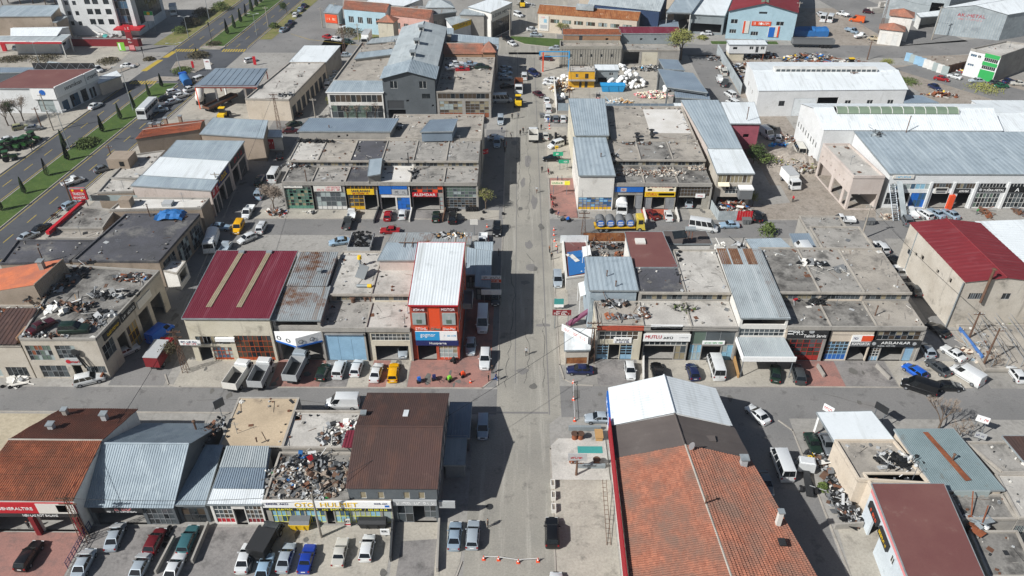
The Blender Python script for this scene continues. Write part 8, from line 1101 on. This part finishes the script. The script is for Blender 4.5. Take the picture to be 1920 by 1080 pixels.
board('R6',1572,850,1.6,1.2,2.6,'c_offwhite','white framed sign at the second street corner'); board('R6',1650,340,1.6,1.2,2.8,'c_red','red tilted sign at the shaded side of the big flat roof',[('~',.1,.3,.9,.7,'c_white')],rz=.4); board('S8',1405,290,1.7,1.1,2.8,'c_white','upper white and red sign on the cross street corner',[('~',.1,.35,.9,.7,'c_red')],rz=-.5); board('S8',1420,325,1.5,1,.8,'c_lgrey','lower white sign on the cross street corner',[('~',.1,.35,.9,.7,'c_navy')],rz=-.5); board('S8',545,255,1.6,1.2,3.6,'c_white','white slanting sign on the canopy corner',[('~',.1,.3,.9,.7,'c_red')],rz=-.8); board('S8',838,250,2,1.2,3.6,'c_dark','dark slanting board on the far canopy corner',rz=-.9)
board('S6',850,860,1.2,1.1,.5,'c_white','white board with black letters beside the white hatchback',[('~',.15,.55,.85,.85,'c_dark')]); board('S6',638,800,.8,1.4,.1,'c_offwhite','small stacked notice stand before the parts shop',[('~',.15,.6,.85,.85,'c_dark'),('#',0,.2,1,.35,'c_red')]); board('S5',1325,130,1.6,1.6,2,'c_mid','framed sign behind the beige bare roof',rz=.8)
board('R1',960,372,2.0,8.4,.3,'c_darkred','tall red fuel station price totem',[('#',0,.72,1,1,'c_red'),('~',.15,.42,.85,.48,'c_white'),('~',.15,.3,.85,.36,'c_white'),('#',.1,.05,.9,.22,'c_pink'),('~',.2,.82,.8,.9,'c_white')],name='price_totem'); board('R1',885,372,2.2,2.6,.4,'c_lime','bright green board beside the red totem',[('#',.15,.1,.4,.9,'c_white')]); board('R1',1105,240,3,3.2,4.2,'c_white','white and green dealer sign on tall green legs',[('#',0,.6,1,1,'c_green'),('@',.35,.62,.65,.96,'c_yellow')]); board('R1',1510,535,1.8,3,1.6,'c_white','white rounded totem at the fuel canopy',[('~',.2,.7,.8,.85,'c_red')]); board('R1',1838,470,.9,2.6,.2,'c_red','red banner by the white hatchback at the junction'); board('R1',1400,520,.7,2,1.4,'c_red','red flag sign on the lower island')
# motor tillers and motorcycles
def tiller(k,x,y,c,rz,label):
    p = G(k,x,y); t = root('motor_tiller',(p.x,p.y,.03),label,'tiller','motor tillers'); t.rotation_euler = (0,0,rz); OFF[t] = Vector(); obj('engine',M().box(-.28,-.1,.35,.28,.55,.8),c,t); obj('fuel_tank',M().box(-.22,.0,.8,.22,.4,1),c,t)
    for s in (-1,1): obj('wheel',M().tube((s*.28,0,.3),(s*.45,0,.3),.3,n=10),'tyre',t); obj('handle',M().tube((s*.12,-.1,.7),(s*.35,-1.2,1.05),.035,n=5),'c_dark',t)
for a in (('S2',1105,1000,'c_blue',.3,'blue motor tiller, leftmost on the red brick forecourt'),('S2',1205,985,'c_navy',.2,'dark blue motor tiller, second on the red brick forecourt'),('S2',1300,990,'c_lime',-.9,'green motor tiller, third on the red brick forecourt'),('S2',1390,960,'c_orange',-1.1,'orange-red motor tiller, rightmost on the red brick forecourt'),('S2',1330,865,'c_dark',-.7,'dark motor tiller against the orange shop wall'),('R7',290,690,'c_dark',.7,'dark machine at the red pavement corner'),('R7',365,745,'c_mid',.2,'grey machine at the red pavement corner'),('R7',410,750,'c_blue',1,'blue machine at the red pavement corner')): tiller(*a)
for k,x,y,c,rz,l in (('R1',1095,870,'c_dark',R(10),'dark motorcycle by the white coach'),('R5',445,515,'c_red',R(-20),'red motorcycle parked by the red canopy'),('R5',395,570,'c_brown',R(-20),'brown motorcycle parked below the red one'),('R7',280,590,'c_red',R(5),'red machine standing on the red pavement, far'),('R7',293,640,'c_red',R(5),'red machine standing on the red pavement, near'),('R7',262,405,'c_red',R(5),'red stand at the edge of the red pavement')):
    p = G(k,x,y); t = root('motorcycle',(p.x,p.y,.13 if k == 'R7' else .03),l,'motorcycle','motorcycles'); t.rotation_euler = (0,0,rz); OFF[t] = Vector()
    for y_ in (-.65,.65): obj('wheel',M().ring((0,y_,.31),(1,0,0),.31,.22,.12,12),'tyre',t)
    obj('frame',M().hexa([(-.12,-.5,.4),(.12,-.5,.4),(.12,.4,.4),(-.12,.4,.4),(-.14,-.6,.85),(.14,-.6,.85),(.12,.35,.95),(-.12,.35,.95)]),c,t); obj('seat',M().box(-.13,-.75,.85,.13,.0,.95),'c_black',t); obj('handlebar',M().tube((-.35,.4,1.1),(.35,.4,1.1),.03,n=5).tube((0,.4,1.1),(0,.65,.35),.04,n=5),'c_dark',t)
# tyres
ty = M().ring((0,0,.11),(0,0,1),.33,.19,.22,14); TYRE = ty.mesh('tyre',None,50); TYRE.materials.append(MATS['tyre'])
def tyre(p,label,grp,rx=0,rz=0): o = bpy.data.objects.new('tyre',TYRE); COL.objects.link(o); o.location = p; o.rotation_euler = (rx,0,rz); tag(o,label,'tyre',grp)
def stack(k,x,y,n,label,z=0):
    p = G(k,x,y,z)
    for i in range(n): tyre((p.x+rnd.uniform(-.05,.05),p.y+rnd.uniform(-.05,.05),z+.02+i*.23),label,label)
for i in range(5): stack('R6',1385+i*16,675,3,'black tyre in the left stacks before the glazed corner workshop')
for i in range(6): stack('R6',1520+i*14,675,4,'black tyre in the right stacks before the glazed corner workshop')
for i in range(16): stack('R7',315+(i % 5)*17,195-(i//5)*22,rnd.choice((2,3,4)),'black tyre in the big heap beside the corner block')
for i,(x,y) in enumerate(((985,905),(993,860),(1003,825),(1015,800))): stack('S5',x,y,2,'black tyre between the dark red and teal cars')
for x,y in ((1505,740),(1630,735),(1640,690),(1780,700)): stack('R6',x,y,1 if x < 1635 else 2,'black tyre lying on the corner pavement')
for x,y in ((20,945),(75,950),(110,940),(130,945)): stack('S1',x,y,1,'black tyre on the kerb before the stained workshop')
for x,y in ((1130,190),(1120,215),(1140,240)): stack('S3',x,y,1,'black tyre on the pale concrete roof',8.65)
p = G('R6',745,960,.5); t = root('tyre_trailer',(p.x,p.y,0),'open trailer heaped with tyres behind the maroon hall','trailer'); obj('bed',M().box(p.x-2.2,p.y-.4,.6,p.x+2.2,p.y+5.4,.8),'c_mid',t)
for a in ((-2.3,-.4,-2.2,5.4),(2.2,-.4,2.3,5.4),(-2.2,-.5,2.2,-.4)): obj('side_board',M().box(p.x+a[0],p.y+a[1],.8,p.x+a[2],p.y+a[3],1.6),'c_lgrey',t)
[obj('wheel',M().tube((p.x+s*1.9,p.y+2.5,.4),(p.x+s*2.25,p.y+2.5,.4),.4,n=12),'tyre',t) for s in (-1,1)]
for i in range(44): tyre((p.x+rnd.uniform(-1.8,1.8),p.y+rnd.uniform(0,5),1+rnd.random()*1.1),'black tyre heaped on the open trailer','tyres on the trailer',rnd.uniform(-.7,.7),rnd.uniform(0,6))
# ------------------------------------------------------------------ scrap, rubble, bags
def heap(k,x,y,rx,ry,n,pal,label,z=0,h=.8,big=1.,name='scrap_heap',rz=0,plates=.35):
    p = G(k,x,y,z); q = random.Random(int(x*31+y*17)); m = M(); c,s = math.cos(rz),math.sin(rz)
    for i in range(n):
        a = q.uniform(0,6.283); t = math.sqrt(q.random()); u,v = math.cos(a)*t*rx,math.sin(a)*t*ry; zz = z+.08+q.random()*h*(1-t*.8); m.cur = q.randrange(len(pal))
        for _ in range(2):
            if pal[m.cur] in BRIGHT and q.random() < .72: m.cur = q.randrange(len(pal))
        ce = (p.x+u*c-v*s,p.y+u*s+v*c,zz); r = q.random()
        if r < plates: m.obox(ce,(q.uniform(.4,1.5)*big,q.uniform(.3,.9)*big,.05),q.uniform(0,6),q.uniform(-.5,.5),q.uniform(-.5,.5))
        elif r < plates+.2: d = Vector((q.uniform(-1,1),q.uniform(-1,1),q.uniform(-.2,.3))).normalized()*q.uniform(.6,2.2)*big; m.tube(ce,Vector(ce)+d,.05*big,n=5)
        elif r < plates+.3: m.ring(ce,(q.uniform(-.6,.6),q.uniform(-.6,.6),1),.32,.18,.2,9)
        elif r < plates+.42: m.tube(ce,Vector(ce)+Vector((q.uniform(-.4,.4),q.uniform(-.4,.4),q.uniform(.1,.5))),.18*big,n=7)
        else: m.obox(ce,(q.uniform(.2,.7)*big,q.uniform(.2,.6)*big,q.uniform(.12,.4)*big),q.uniform(0,6),q.uniform(-.6,.6),q.uniform(-.6,.6))
    xs_ = [w[0] for w in m.v]; o = obj(name,m,pal,None,0,(p.x,p.y,z)); return tag(o,label,'scrap',None,'stuff')
BRIGHT = ('c_red','c_green','c_tarp','c_blue','c_yellow','c_orange','c_sky','c_cyan','c_white','c_teal')
DK = ['c_black','c_dark','c_mid','pole_rust','c_lgrey','c_brown']; WH = ['c_white','c_offwhite','c_lgrey','c_dark','c_black','c_mid','c_black']; MX = ['c_mid','rust','c_lgrey','c_dark','c_brown','c_offwhite','c_tarp','pole_rust']; RB = ['wall_conc','wall_block','roof_conc','c_brown','roof_conc_pale','wall_peach']
for a in (('S1',450,190,2.4,7.0,120,DK+['c_black','c_black'],'dark car parts along the rear wall of the junk-covered roof',7.95,1.1,1,'scrap_heap',R(-25)),('S1',820,285,4.0,1.5,40,WH,'white bumpers and panels in the middle of the junk-covered roof',7.95,.7,1.3),('S1',480,370,5.0,1.2,70,DK+['c_black','c_black','c_wood'],'dark scrap ridge across the junk-covered roof',7.95,.9,1.1),('S1',720,430,3.2,1.2,26,WH,'pale body panels at the right edge of the junk-covered roof',7.95,.6,1.3),('S1',420,400,2,.9,16,['c_white','c_offwhite'],'big white sheets on the junk-covered roof',7.95,.8,2),('S1',600,500,3.6,1.,50,DK,'engine parts at the front of the junk-covered roof',7.95,.7),('S1',330,580,4.5,.5,40,WH+DK,'loose parts along the front edge of the junk-covered roof',7.95,.4),('S1',950,160,3.5,1,50,MX,'rusty bits along the far edge of the junk-covered roof',7.95,.4),('S1',60,420,6,1.5,80,MX,'rubbish on the roof at the left edge',6.7,.5),('S1',120,905,1.4,.8,16,['c_white','c_offwhite'],'white body panel before the stained workshop',0,.6,1.8),
  ('S6',430,540,6.6,3.5,300,['c_mid','pole_rust','c_brown','c_lgrey','wall_conc','roof_conc','twig','wall_block','c_lgrey','c_mid','c_offwhite','c_dark','c_tarp','c_green','c_white'],'dense scrap covering the parts shop roof',4.35,.3,.7),('S6',560,500,3.6,2.6,60,['pole_rust','twig','c_mid'],'long timbers and rods across the parts shop scrap',4.7,.3,1.5,'scrap_heap',0,.0),('S6',400,430,3,1,60,WH+['c_tarp','c_red'],'white sacks and blue bits behind the parts shop scrap',4.85,.8),('S6',580,290,2.6,2.4,60,WH+['pole_rust'],'white pipes on the rear store roof',4.85,.5,1.4),('S6',640,260,1,1.6,26,['c_white','c_red','c_offwhite'],'white boxes by the brown roof wall',4.85,.7,1.1),('S5',1235,240,1.2,3.5,70,DK,'black debris along the grey hall gutter',4.7,.5,1,'scrap_heap',R(-20)),('S8',970,435,3,1.7,70,WH,'car panels piled on the beige workshop roof',4.7,.8,1.3),('S8',590,500,1.3,3.6,110,DK+WH,'car wreck parts in the far half of the scrap strip',0,1.3,1.2,'scrap_heap',R(8)),('S8',660,690,1.8,3.4,130,DK+WH+['c_blue'],'car wreck parts in the near half of the scrap strip',0,1.4,1.2,'scrap_heap',R(12)),('S8',475,410,.8,.8,20,['c_yellow','c_dark'],'yellow engine beside the stripped truck',0,.8),('S8',1420,790,1.6,1.4,14,['rust','galv','c_white'],'rusty pipes leaning on the low flat roof',4,.6,1.6),
  ('S3',700,540,2.6,.9,46,WH+DK,'white fan units and scrap on the brick-edged roof',6.85,.7),('S3',740,630,2.8,.5,26,['rust','c_mid','pole_rust','c_lgrey'],'rusty frames lying on the brick-edged roof',6.85,.3,1.3),('S3',890,600,.8,1.6,30,MX,'bits along the gap between two roofs',6.85,.5),('S3',1160,570,2,1.4,40,['leaf_bush','c_dark','roof_conc_dirty'],'weedy dirt patch on the pale roof',6.82,.15,.6),('S3',1410,170,1,1.3,18,['c_white','c_offwhite'],'white wrapped bundle on the rear roof',7.4,.9,1.6),('S3',1520,150,1.2,.7,18,['c_white','c_lgrey','c_dark'],'white bundle beside the sheet shed',7.2,.9,1.4),('S3',1560,225,4.4,1.4,46,WH+['c_teal'],'metal frames strewn on the rear roof',7,.4,1.2),('S3',750,225,1.8,1.4,40,['rust','pole_rust','c_brown'],'rusty boxes in the walled yard',2.4,1.1,1.1),('S3',620,150,4,1,60,DK,'dark rubbish at the back of the walled yard',2.4,.5),('S3',660,220,2.6,2,40,RB,'gravel and stones in the walled yard',2.35,.2,.5),
  ('S4',225,445,.9,.5,12,WH+['c_red'],'white and red car front on the dirty roof',7.05,.6,1.4),('S4',355,465,1.1,1,20,['c_dark','c_red','c_black','c_white'],'dark car shell piece on the dirty roof',7.05,.8,1.3),('S4',330,240,2.6,.8,26,WH+['c_yellow'],'white doors on the rear roof',8.85,.4,1.4),('S4',480,275,1.2,.6,12,['c_offwhite','c_mid'],'torn sheets on the rear roof',8.85,.3,1.4),('S4',1320,770,3.4,3,70,RB+['metal_blue'],'concrete pipes and rubble by the lattice yard',0,.9,1.3),('S4',1180,320,.6,.6,4,['c_dark'],'dark bits by the tall stained hall',0,.2),('S4',1420,570,5,1.4,60,WH+['leaf_bush','c_red'],'crates and plants in the lattice yard',.6,.5),
  ('R7',850,400,4,1.6,120,RB,'stone rubble on the left dirty roof',6.15,.3,.6),('R7',1110,405,4.4,1.4,120,RB,'broken slabs on the middle dirty roof',6.15,.3,.8),('R7',1330,370,2,1,50,RB,'grey rubble on the right dirty roof',6.15,.3,.7),('R7',900,190,3.6,.8,40,DK,'black debris on the rear flat roof',7.75,.2,.6),('R7',740,275,.7,1,20,WH+DK,'white rags beside the corner block wall',7.75,.6),('R7',1570,650,4,2.4,120,MX+['c_red'],'machine scrap inside the sheet-fenced yard',0,1.6,1.2),('R7',1060,330,2.8,.4,20,MX,'debris at the clerestory of the right row',6.15,.4),
  ('R6',1025,70,1,2,40,WH+['c_navy'],'white car parts between two rooftop sheds',8.3,1),('R6',430,175,4.4,.6,60,['c_black','c_dark'],'black bags along the long shed wall',8.1,.7),('R6',290,350,3,.8,60,DK+WH,'dark scrap on the roof of the broken-paned workshop',6.55,.9),('R6',1140,410,.4,2.4,40,['c_black','c_dark','c_mid'],'black tyres and bits along the orange workshop roof edge',6.55,.4),('R6',1400,850,3.4,.8,60,WH+['c_wood','c_teal'],'white plastic scrap on the low shed roof',3.5,.5,1.1),('R6',150,690,2,1.4,60,MX+['c_red'],'clutter under the grey bare tree',0,1.2),('R6',400,690,.8,.5,16,['c_mid','c_dark','c_offwhite'],'grey drum and rags by the grey doors',0,.7),('R2',280,830,2,2,70,DK+['c_teal'],'dark car wrecks piled at the lane corner',0,1.6,1.2),('R2',220,690,2.4,1,40,['c_black','c_dark','c_mid'],'motorcycle scrap on the cream block roof',7.7,.7),('R2',1050,300,3,1,30,MX,'planks on the far flat hall roof',7.5,.5,1.3),('R2',1560,490,5,1,70,WH+['c_red','c_black'],'mixed panels beside the cars on the roof',7.25,.6,1.1),('R2',1430,565,2.6,1,40,WH+RB,'white scraps lying on the car-roof hall',7.25,.2,.7),
  ('R3',1730,500,11,3.5,300,WH+MX,'long metal scrap heap behind the sheet wall',0,2.2,1.3),('R3',1660,580,3,4,90,MX+['c_orange'],'orange and grey scrap by the white factory corner',0,1.8,1.2),('R3',1740,415,8,2,120,MX,'dark scrap under the container office',0,1.6,1.2),('R3',1470,430,3,2,60,DK+['c_orange'],'tyres and bricks at the lane end',0,1.2),('R4',370,430,9,3.4,180,MX+['c_yellow','c_tarp'],'machine parts in the left of the machine yard',0,2,1.7),('R4',660,470,6,2.4,120,MX+['c_yellow'],'yellow and grey machine parts beside the crimson truck',0,2,1.7),('R4',310,510,5,1,60,DK,'black scrap along the white factory',0,.9),('R4',780,490,4,1.4,60,WH+['c_sky'],'white and blue scrap at the end of the machine yard',0,1.4,1.4),('R4',40,400,4,2,60,DK+MX,'engine scrap by the road, left',0,1.4,1.3),('R4',1310,690,6,1.4,60,['rust','c_brown','c_yellow','roof_conc_pale'],'rusty drums and pallets along the diagonal road',0,1.2,1.4),('R4',1500,520,3.4,1.4,50,['c_yellow','c_red','c_mid','c_white'],'coloured parts before the emerald workshop',0,1,1.2),('R3',110,40,3,2,30,['c_white','c_lgrey'],'white blocks beside the far digger',0,1.2,1.8),('R3',1550,170,6,2.4,60,['c_lgrey','c_mid','c_white'],'stacked pipes beside the white-roofed annex',0,2,1.8),
  ('R3',350,640,3,3.6,130,['c_wood','c_brown','c_offwhite','c_cream'],'cardboard and wood bales inside the yard wall',0,2,1.2),('R3',790,740,3.4,1.5,80,['c_cream','c_wood','c_offwhite','c_lgrey'],'pale cartons at the front of the scrapyard',0,1.6),('R3',1010,690,5,2.4,160,['c_white','c_offwhite','c_cream','c_pink'],'pale plastic heap before the big shed',0,1.6),('R3',1000,500,6,2,130,WH+['c_sky'],'mixed white scrap at the back of the scrapyard',0,1.4),('R3',690,750,4,1.2,70,['c_white','c_sky','c_offwhite','c_lgrey'],'white and blue plastic at the fence',0,1.2),('R1',460,280,5,1.6,60,['c_white','c_lgrey','c_mid'],'white machines on display by the fuel station',0,1.6,1.6),('R1',770,275,4,2,26,['c_lgrey','c_offwhite','c_teal'],'pale tanks in front of the office block',0,2.2,2.6),('R8',950,720,2.4,1,40,RB+['rust'],'rubble before the concrete skeleton',0,.6),('R8',1640,690,.8,2.6,46,['pole_rust','c_brown','rust'],'rusty steel bars before the metal shop',0,.9,1.1),('R8',1870,680,.8,2,40,['pole_rust','c_brown','c_orange','c_mid'],'rusty parts at the right edge shop',0,.9,1.1),('R8',1250,80,.6,.5,6,['c_mid'],'dark fitting on the blue terrace roof',9.2,.6),('R8',860,125,1.2,.8,22,['c_dark','c_mid','galv'],'aerials on the terrace roof corner',9.2,1.4,1.2),('R8',140,205,2.6,.6,24,['c_cyan','c_blue'],'blue steel frames in the dirt lane',0,.7,1.4),('R8',230,160,2,2,50,MX,'small rubbish beside the white warehouse',0,.8)): heap(*a)
p = G('R5',1230,560,5.7); q = random.Random(5); m = M(); N_ = 9; gv = [[(p.x+(i-N_/2)*.62+q.uniform(-.1,.1),p.y+(j-3)*.6+q.uniform(-.1,.1),5.7+max(0,1.2*math.cos((i-4.5)/3.4)*math.cos((j-3)/2.6))+q.uniform(-.3,.34)) for j in range(7)] for i in range(N_+1)]
for i in range(N_):
    for j in range(6): m.face(gv[i][j],gv[i+1][j],gv[i+1][j+1],gv[i][j+1])
single('tarpaulin',m,'c_tarp','crumpled bright blue tarpaulin on the dark bitumen roof','tarpaulin',None,30)
# rubble mound
q = random.Random(9); c = G('R8',280,320); m = M(); N_ = 22; hv = lambda u,v: max(0,2.8*math.exp(-((u+1.5)/4.2)**2-(v/5.5)**2)+1.6*math.exp(-((u-3)/2.6)**2-((v+3)/3)**2)-.25)
gv = [[(c.x+(i-11)*.85,c.y+(j-11)*1.1,hv((i-11)*.85,(j-11)*1.1)*q.uniform(.75,1.2)+.02) for j in range(23)] for i in range(23)]
for i in range(22):
    for j in range(22): m.face(gv[i][j],gv[i+1][j],gv[i+1][j+1],gv[i][j+1])
tag(obj('rubble_mound',m,'soil',None,30),None,kind='structure')
heap('R8',290,330,5,5,260,RB+['leaf_will','c_mid'],'stones and waste scattered over the rubble mound',.9,1.4,.9,'rubble')
# white bulk bags in the scrapyard
bm = bmesh.new(); bmesh.ops.create_icosphere(bm,subdivisions=2,radius=1); q = random.Random(2)
for v in bm.verts: v.co = Vector((v.co.x*.75,v.co.y*.75,v.co.z*.62+.5))*q.uniform(.86,1.1)
BAG = bpy.data.meshes.new('bag'); bm.to_mesh(BAG); bm.free(); BAG.materials.append(MATS['c_white']); BAG.polygons.foreach_set('use_smooth',[True]*len(BAG.polygons))
def bags(k,x,y,rx,ry,n,label,h):
    p = G(k,x,y)
    for i in range(n):
        a = rnd.uniform(0,6.283); t = math.sqrt(rnd.random()); o = bpy.data.objects.new('bulk_bag',BAG); COL.objects.link(o); o.location = (p.x+math.cos(a)*t*rx,p.y+math.sin(a)*t*ry,max(0,h*(1-t)*rnd.uniform(.6,1.1))); o.rotation_euler = (rnd.uniform(-.4,.4),rnd.uniform(-.4,.4),rnd.uniform(0,6)); s = rnd.uniform(.6,.95); o.scale = (s,s,s); tag(o,label,'bag',label)
bags('R3',850,610,4.6,4,70,'white bulk bag in the tall heap beside the blue container',4.2); bags('R3',780,510,2,2.2,16,'white bulk bag beside the pale cabin',2.4); bags('R3',345,710,1.6,1.6,9,'white bulk bag inside the yard corner',1.4); bags('R3',720,625,2.6,.8,9,'white bulk bag filling the blue container',2.6); bags('R3',370,575,2.4,1.6,12,'white bulk bag behind the parked white cars',1); bags('R3',1100,640,2,3,16,'white bulk bag before the big scrapyard shed',1.6); bags('R4',1660,570,1.6,.8,6,'white sack at the foot of the emerald workshop',.5)
# forklift
p = G('R3',618,740); t = root('forklift',(p.x,p.y,.02),'red and dark forklift in the scrapyard','forklift'); OFF[t] = Vector(); obj('body',M().box(-.6,-1,.3,.6,.8,1.1),'c_orange',t); obj('guard',M().tube((-.5,-.8,1.1),(-.5,-.6,2.2),.05).tube((.5,-.8,1.1),(.5,-.6,2.2),.05).tube((-.5,.6,1.1),(-.5,.5,2.2),.05).tube((.5,.6,1.1),(.5,.5,2.2),.05).box(-.6,-.7,2.2,.6,.6,2.28),'c_dark',t); obj('mast',M().box(-.4,.85,.1,-.28,1,2.6).box(.28,.85,.1,.4,1,2.6).box(-.4,.86,1.4,.4,.98,1.52),'c_navy',t); obj('fork',M().box(-.35,1,.1,-.2,2.1,.16).box(.2,1,.1,.35,2.1,.16),'c_dark',t)
for s in (-1,1): [obj('wheel',M().tube((s*.4,y,.3),(s*.62,y,.3),.3,n=10),'tyre',t) for y in (-.7,.6)]
# concrete beam stacks
for i,(x,y,n) in enumerate(((960,45,2),(1000,62,2),(1060,78,2),(1120,60,2),(1040,100,1),(960,85,2),(1250,35,2),(1290,55,1),(900,90,2),(1010,30,1),(880,70,1),(1090,40,2))):
    p = G('R4',x,y); t = ('first','second','third','fourth','fifth','sixth','seventh','eighth','ninth','tenth','eleventh','twelfth')[i]
    for j in range(n): o = single('concrete_beam',M().obox((p.x,p.y,.5+j*.95),(10,1.3,.9),R(12)),'roof_conc_pale','pale concrete beam lying in the yard beside the ribbed halls','beam','concrete beams in the yard')
# gantry by the main road
p = G('R3',222,515); t = root('gantry',(p.x,p.y,0),'blue and orange steel gantry at the side of the main road','gantry'); obj('post',M().box(p.x-.2,p.y-.2,0,p.x+.2,p.y+.2,6),'c_orange',t); obj('beam',M().box(p.x-1.2,p.y-.12,6,p.x+8,p.y+.12,6.25).box(p.x-1.2,p.y-.2,5,p.x-.8,p.y+.2,6),'c_cyan',t); obj('brace',M().tube((p.x,p.y,4.6),(p.x+7.5,p.y,4.8),.12),'c_cyan',t); obj('post',M().box(p.x+7.6,p.y-.2,0,p.x+8,p.y+.2,6),'c_cyan',t)
# stairs and ramp at the terrace of metal shops
t = root('metal_staircase',(80,147,0),'long grey metal staircase leaning against the shop terrace','staircase'); a = G('R8',1000,745,.1); b = G('R8',970,480,6.2)
for s in (-.6,.6): o = Vector((s,0,0)); obj('stringer',M().tube(a+o,b+o,.1,n=5),'steel',t)
for i in range(16): q = a.lerp(b,(i+.5)/16); unit('step','steel',t,q,(1.2,.35,.05))
c = Vector((1.3,0,1.2)); obj('slide_panel',M().hexa([a+Vector((.8,0,1)),a+Vector((2,0,1)),b+Vector((2,0,.6)),b+Vector((.8,0,.6)),a+Vector((.8,0,1.1)),a+Vector((2,0,1.1)),b+Vector((2,0,.7)),b+Vector((.8,0,.7))]),'metal_grey',t)
# roof clutter that belongs to the workshops' roofs
for k,x,y,z,c,l in (('S2',705,210,8.35,'c_yellow','yellow-topped ventilator standing on the pale roof'),('S2',745,355,8.35,'c_yellow','yellow-ended metal duct lying on the pale roof')):
    p = G(k,x,y,z); t = root('ventilator',p,l,'ventilator')
    if 'standing' in l: obj('tube',M().tube(p,p+Vector((0,0,1.5)),.22,n=10),'galv',t); obj('head',M().tube(p+Vector((0,0,1.5)),p+Vector((0,0,2.1)),.4,.32,n=10),c,t); obj('stay',M().tube(p+Vector((.9,0,0)),p+Vector((0,0,1.2)),.04,n=4).tube(p+Vector((-.9,.2,0)),p+Vector((0,0,1.2)),.04,n=4),'steel',t)
    else: obj('tube',M().tube(p+Vector((-1.6,0,.3)),p+Vector((.2,0,.3)),.28,n=10),'galv',t); obj('head',M().tube(p+Vector((.2,0,.3)),p+Vector((.9,0,.3)),.32,n=10),c,t)
p = G('S2',720,280,8.35); t = root('solar_collector',p,'tilted solar collector on the pale roof beside the ventilator','solar panel'); obj('panel',M().obox(p+Vector((0,0,.9)),(1.9,2.4,.1),R(-25),R(40)),'gl_grey',t); obj('stand',M().tube(p+Vector((.6,1,0)),p+Vector((.6,.9,1.6)),.05).tube(p+Vector((-.8,.6,0)),p+Vector((-.7,.6,1.4)),.05),'steel',t)
for k,x,y,z,h,l in (('S2',655,455,6.75,.9,'rusty drum at the clerestory of the steel-door workshop'),('S2',740,445,6.75,.9,'rusty drum at the clerestory, middle'),('S2',775,445,6.75,.9,'brown drum at the clerestory, right'),('R6',1100,350,8.05,3,'thin dark flue on the white roof slab'),('R6',535,130,8.1,2.4,'thin flue before the long shed'),('R6',365,460,6.55,2.6,'thin flue at the broken-paned workshop front'),('S3',1130,395,8.65,1.6,'rusty flue on the dark bitumen joint'),('S3',640,350,9.3,1,'short flue on the blue-grey roof block, far'),('S3',700,420,9.1,1,'short flue on the blue-grey roof block, near'),('S4',700,545,7.05,1.9,'rusty angled flue on the ARSLANLAR roof'),('R7',640,285,8.9,.8,'small flue on the corner block roof'),('S6',125,325,4.7,.7,'small flue on the beige bare roof'),('R8',1070,110,9.2,4,'tall rusty flue on the blue terrace roof'),('R2',1010,410,7.5,5,'tall dark flue beside the factory roof'),('R5',1080,560,5.6,2.4,'rusty mast at the pale flat roof edge'),('R5',315,890,5,3,'thin mast behind the smooth tile roof'),('R3',1690,860,9.5,3,'rusty flue on the rose building roof')):
    p = G(k,x,y,z); r = .32 if 'drum' in l else .1; single('flue',M().tube(p,p+Vector((0,0,h)),r,n=8).tube(p+Vector((0,0,h)),p+Vector((0,0,h+.12)),r*1.7,r*1.1,n=8),'pole_rust' if 'dark' not in l else 'c_dark',l,'flue')
# blue tarpaulin-covered containers by the pale blue factory
for i,(x,y,w,l) in enumerate(((320,250,7,'left of two bright blue tarpaulin-covered containers by the factory'),(425,250,6.4,'right of two bright blue tarpaulin-covered containers by the factory'))):
    p = G('R4',x,y); t = root('covered_container',(p.x,p.y,0),l,'container'); q = random.Random(i); n = 8
    obj('cover',M().loft([[(p.x-w/2+w*k/n,p.y+a,b+q.uniform(-.15,.15)) for a,b in ((-2.4,.1),(-2.3,1.9),(-1,2.5),(1,2.5),(2.3,1.9),(2.4,.1))] for k in range(n+1)]),'c_tarp',t); obj('skid',M().box(p.x-w/2+.3,p.y-2,0,p.x+w/2-.3,p.y+2,.12),'c_dark',t)
# thin spring haze over the district
hz = bpy.data.materials.new('haze'); hz.use_nodes = True; n_ = hz.node_tree; n_.nodes.remove(n_.nodes['Principled BSDF']); pv = n_.nodes.new('ShaderNodeVolumePrincipled')
pv.inputs['Color'].default_value = (.86,.92,1,1); pv.inputs['Density'].default_value = .00013; pv.inputs['Anisotropy'].default_value = .2
n_.links.new(pv.outputs[0],n_.nodes['Material Output'].inputs['Volume']); MATS['haze'] = hz
tag(obj('haze',M().box(-760,-260,-1,760,1260,88),'haze'),None,kind='stuff')
p = G('P',918,950); single('manhole_cover',M().tube((p.x,p.y,.005),(p.x,p.y,.03),.5,n=18),'c_dark','round dark manhole cover in the main road near the corner','manhole')
# oil stains and old drips on roads and forecourts
m = M(); q = random.Random(21)
for i in range(100):
    x,y = q.choice(((q.uniform(-54,-4),q.uniform(92.3,98)),(q.uniform(8,72),q.uniform(92.8,98.6)),(q.uniform(-54,-4),q.uniform(144.5,148)),(q.uniform(14,50),q.uniform(144.8,148.8)),(q.uniform(-2.8,6.5),q.uniform(60,240)),(q.uniform(-60,70),q.uniform(86.5,91)),(q.uniform(-55,-16),q.uniform(50,65)),(q.uniform(-55,70),q.uniform(138,143.8)),(q.uniform(-64,-57),q.uniform(93,190))))
    r = q.uniform(.15,.75); k = 9; l = q.uniform(.8,2.4); m.face(*[(x+r*math.cos(6.283*j/k)*q.uniform(.5,1.1),y+r*l*math.sin(6.283*j/k)*q.uniform(.5,1.1),.034+i*.00002) for j in range(k)])
struct('oil_stain',m,'oil_stain')
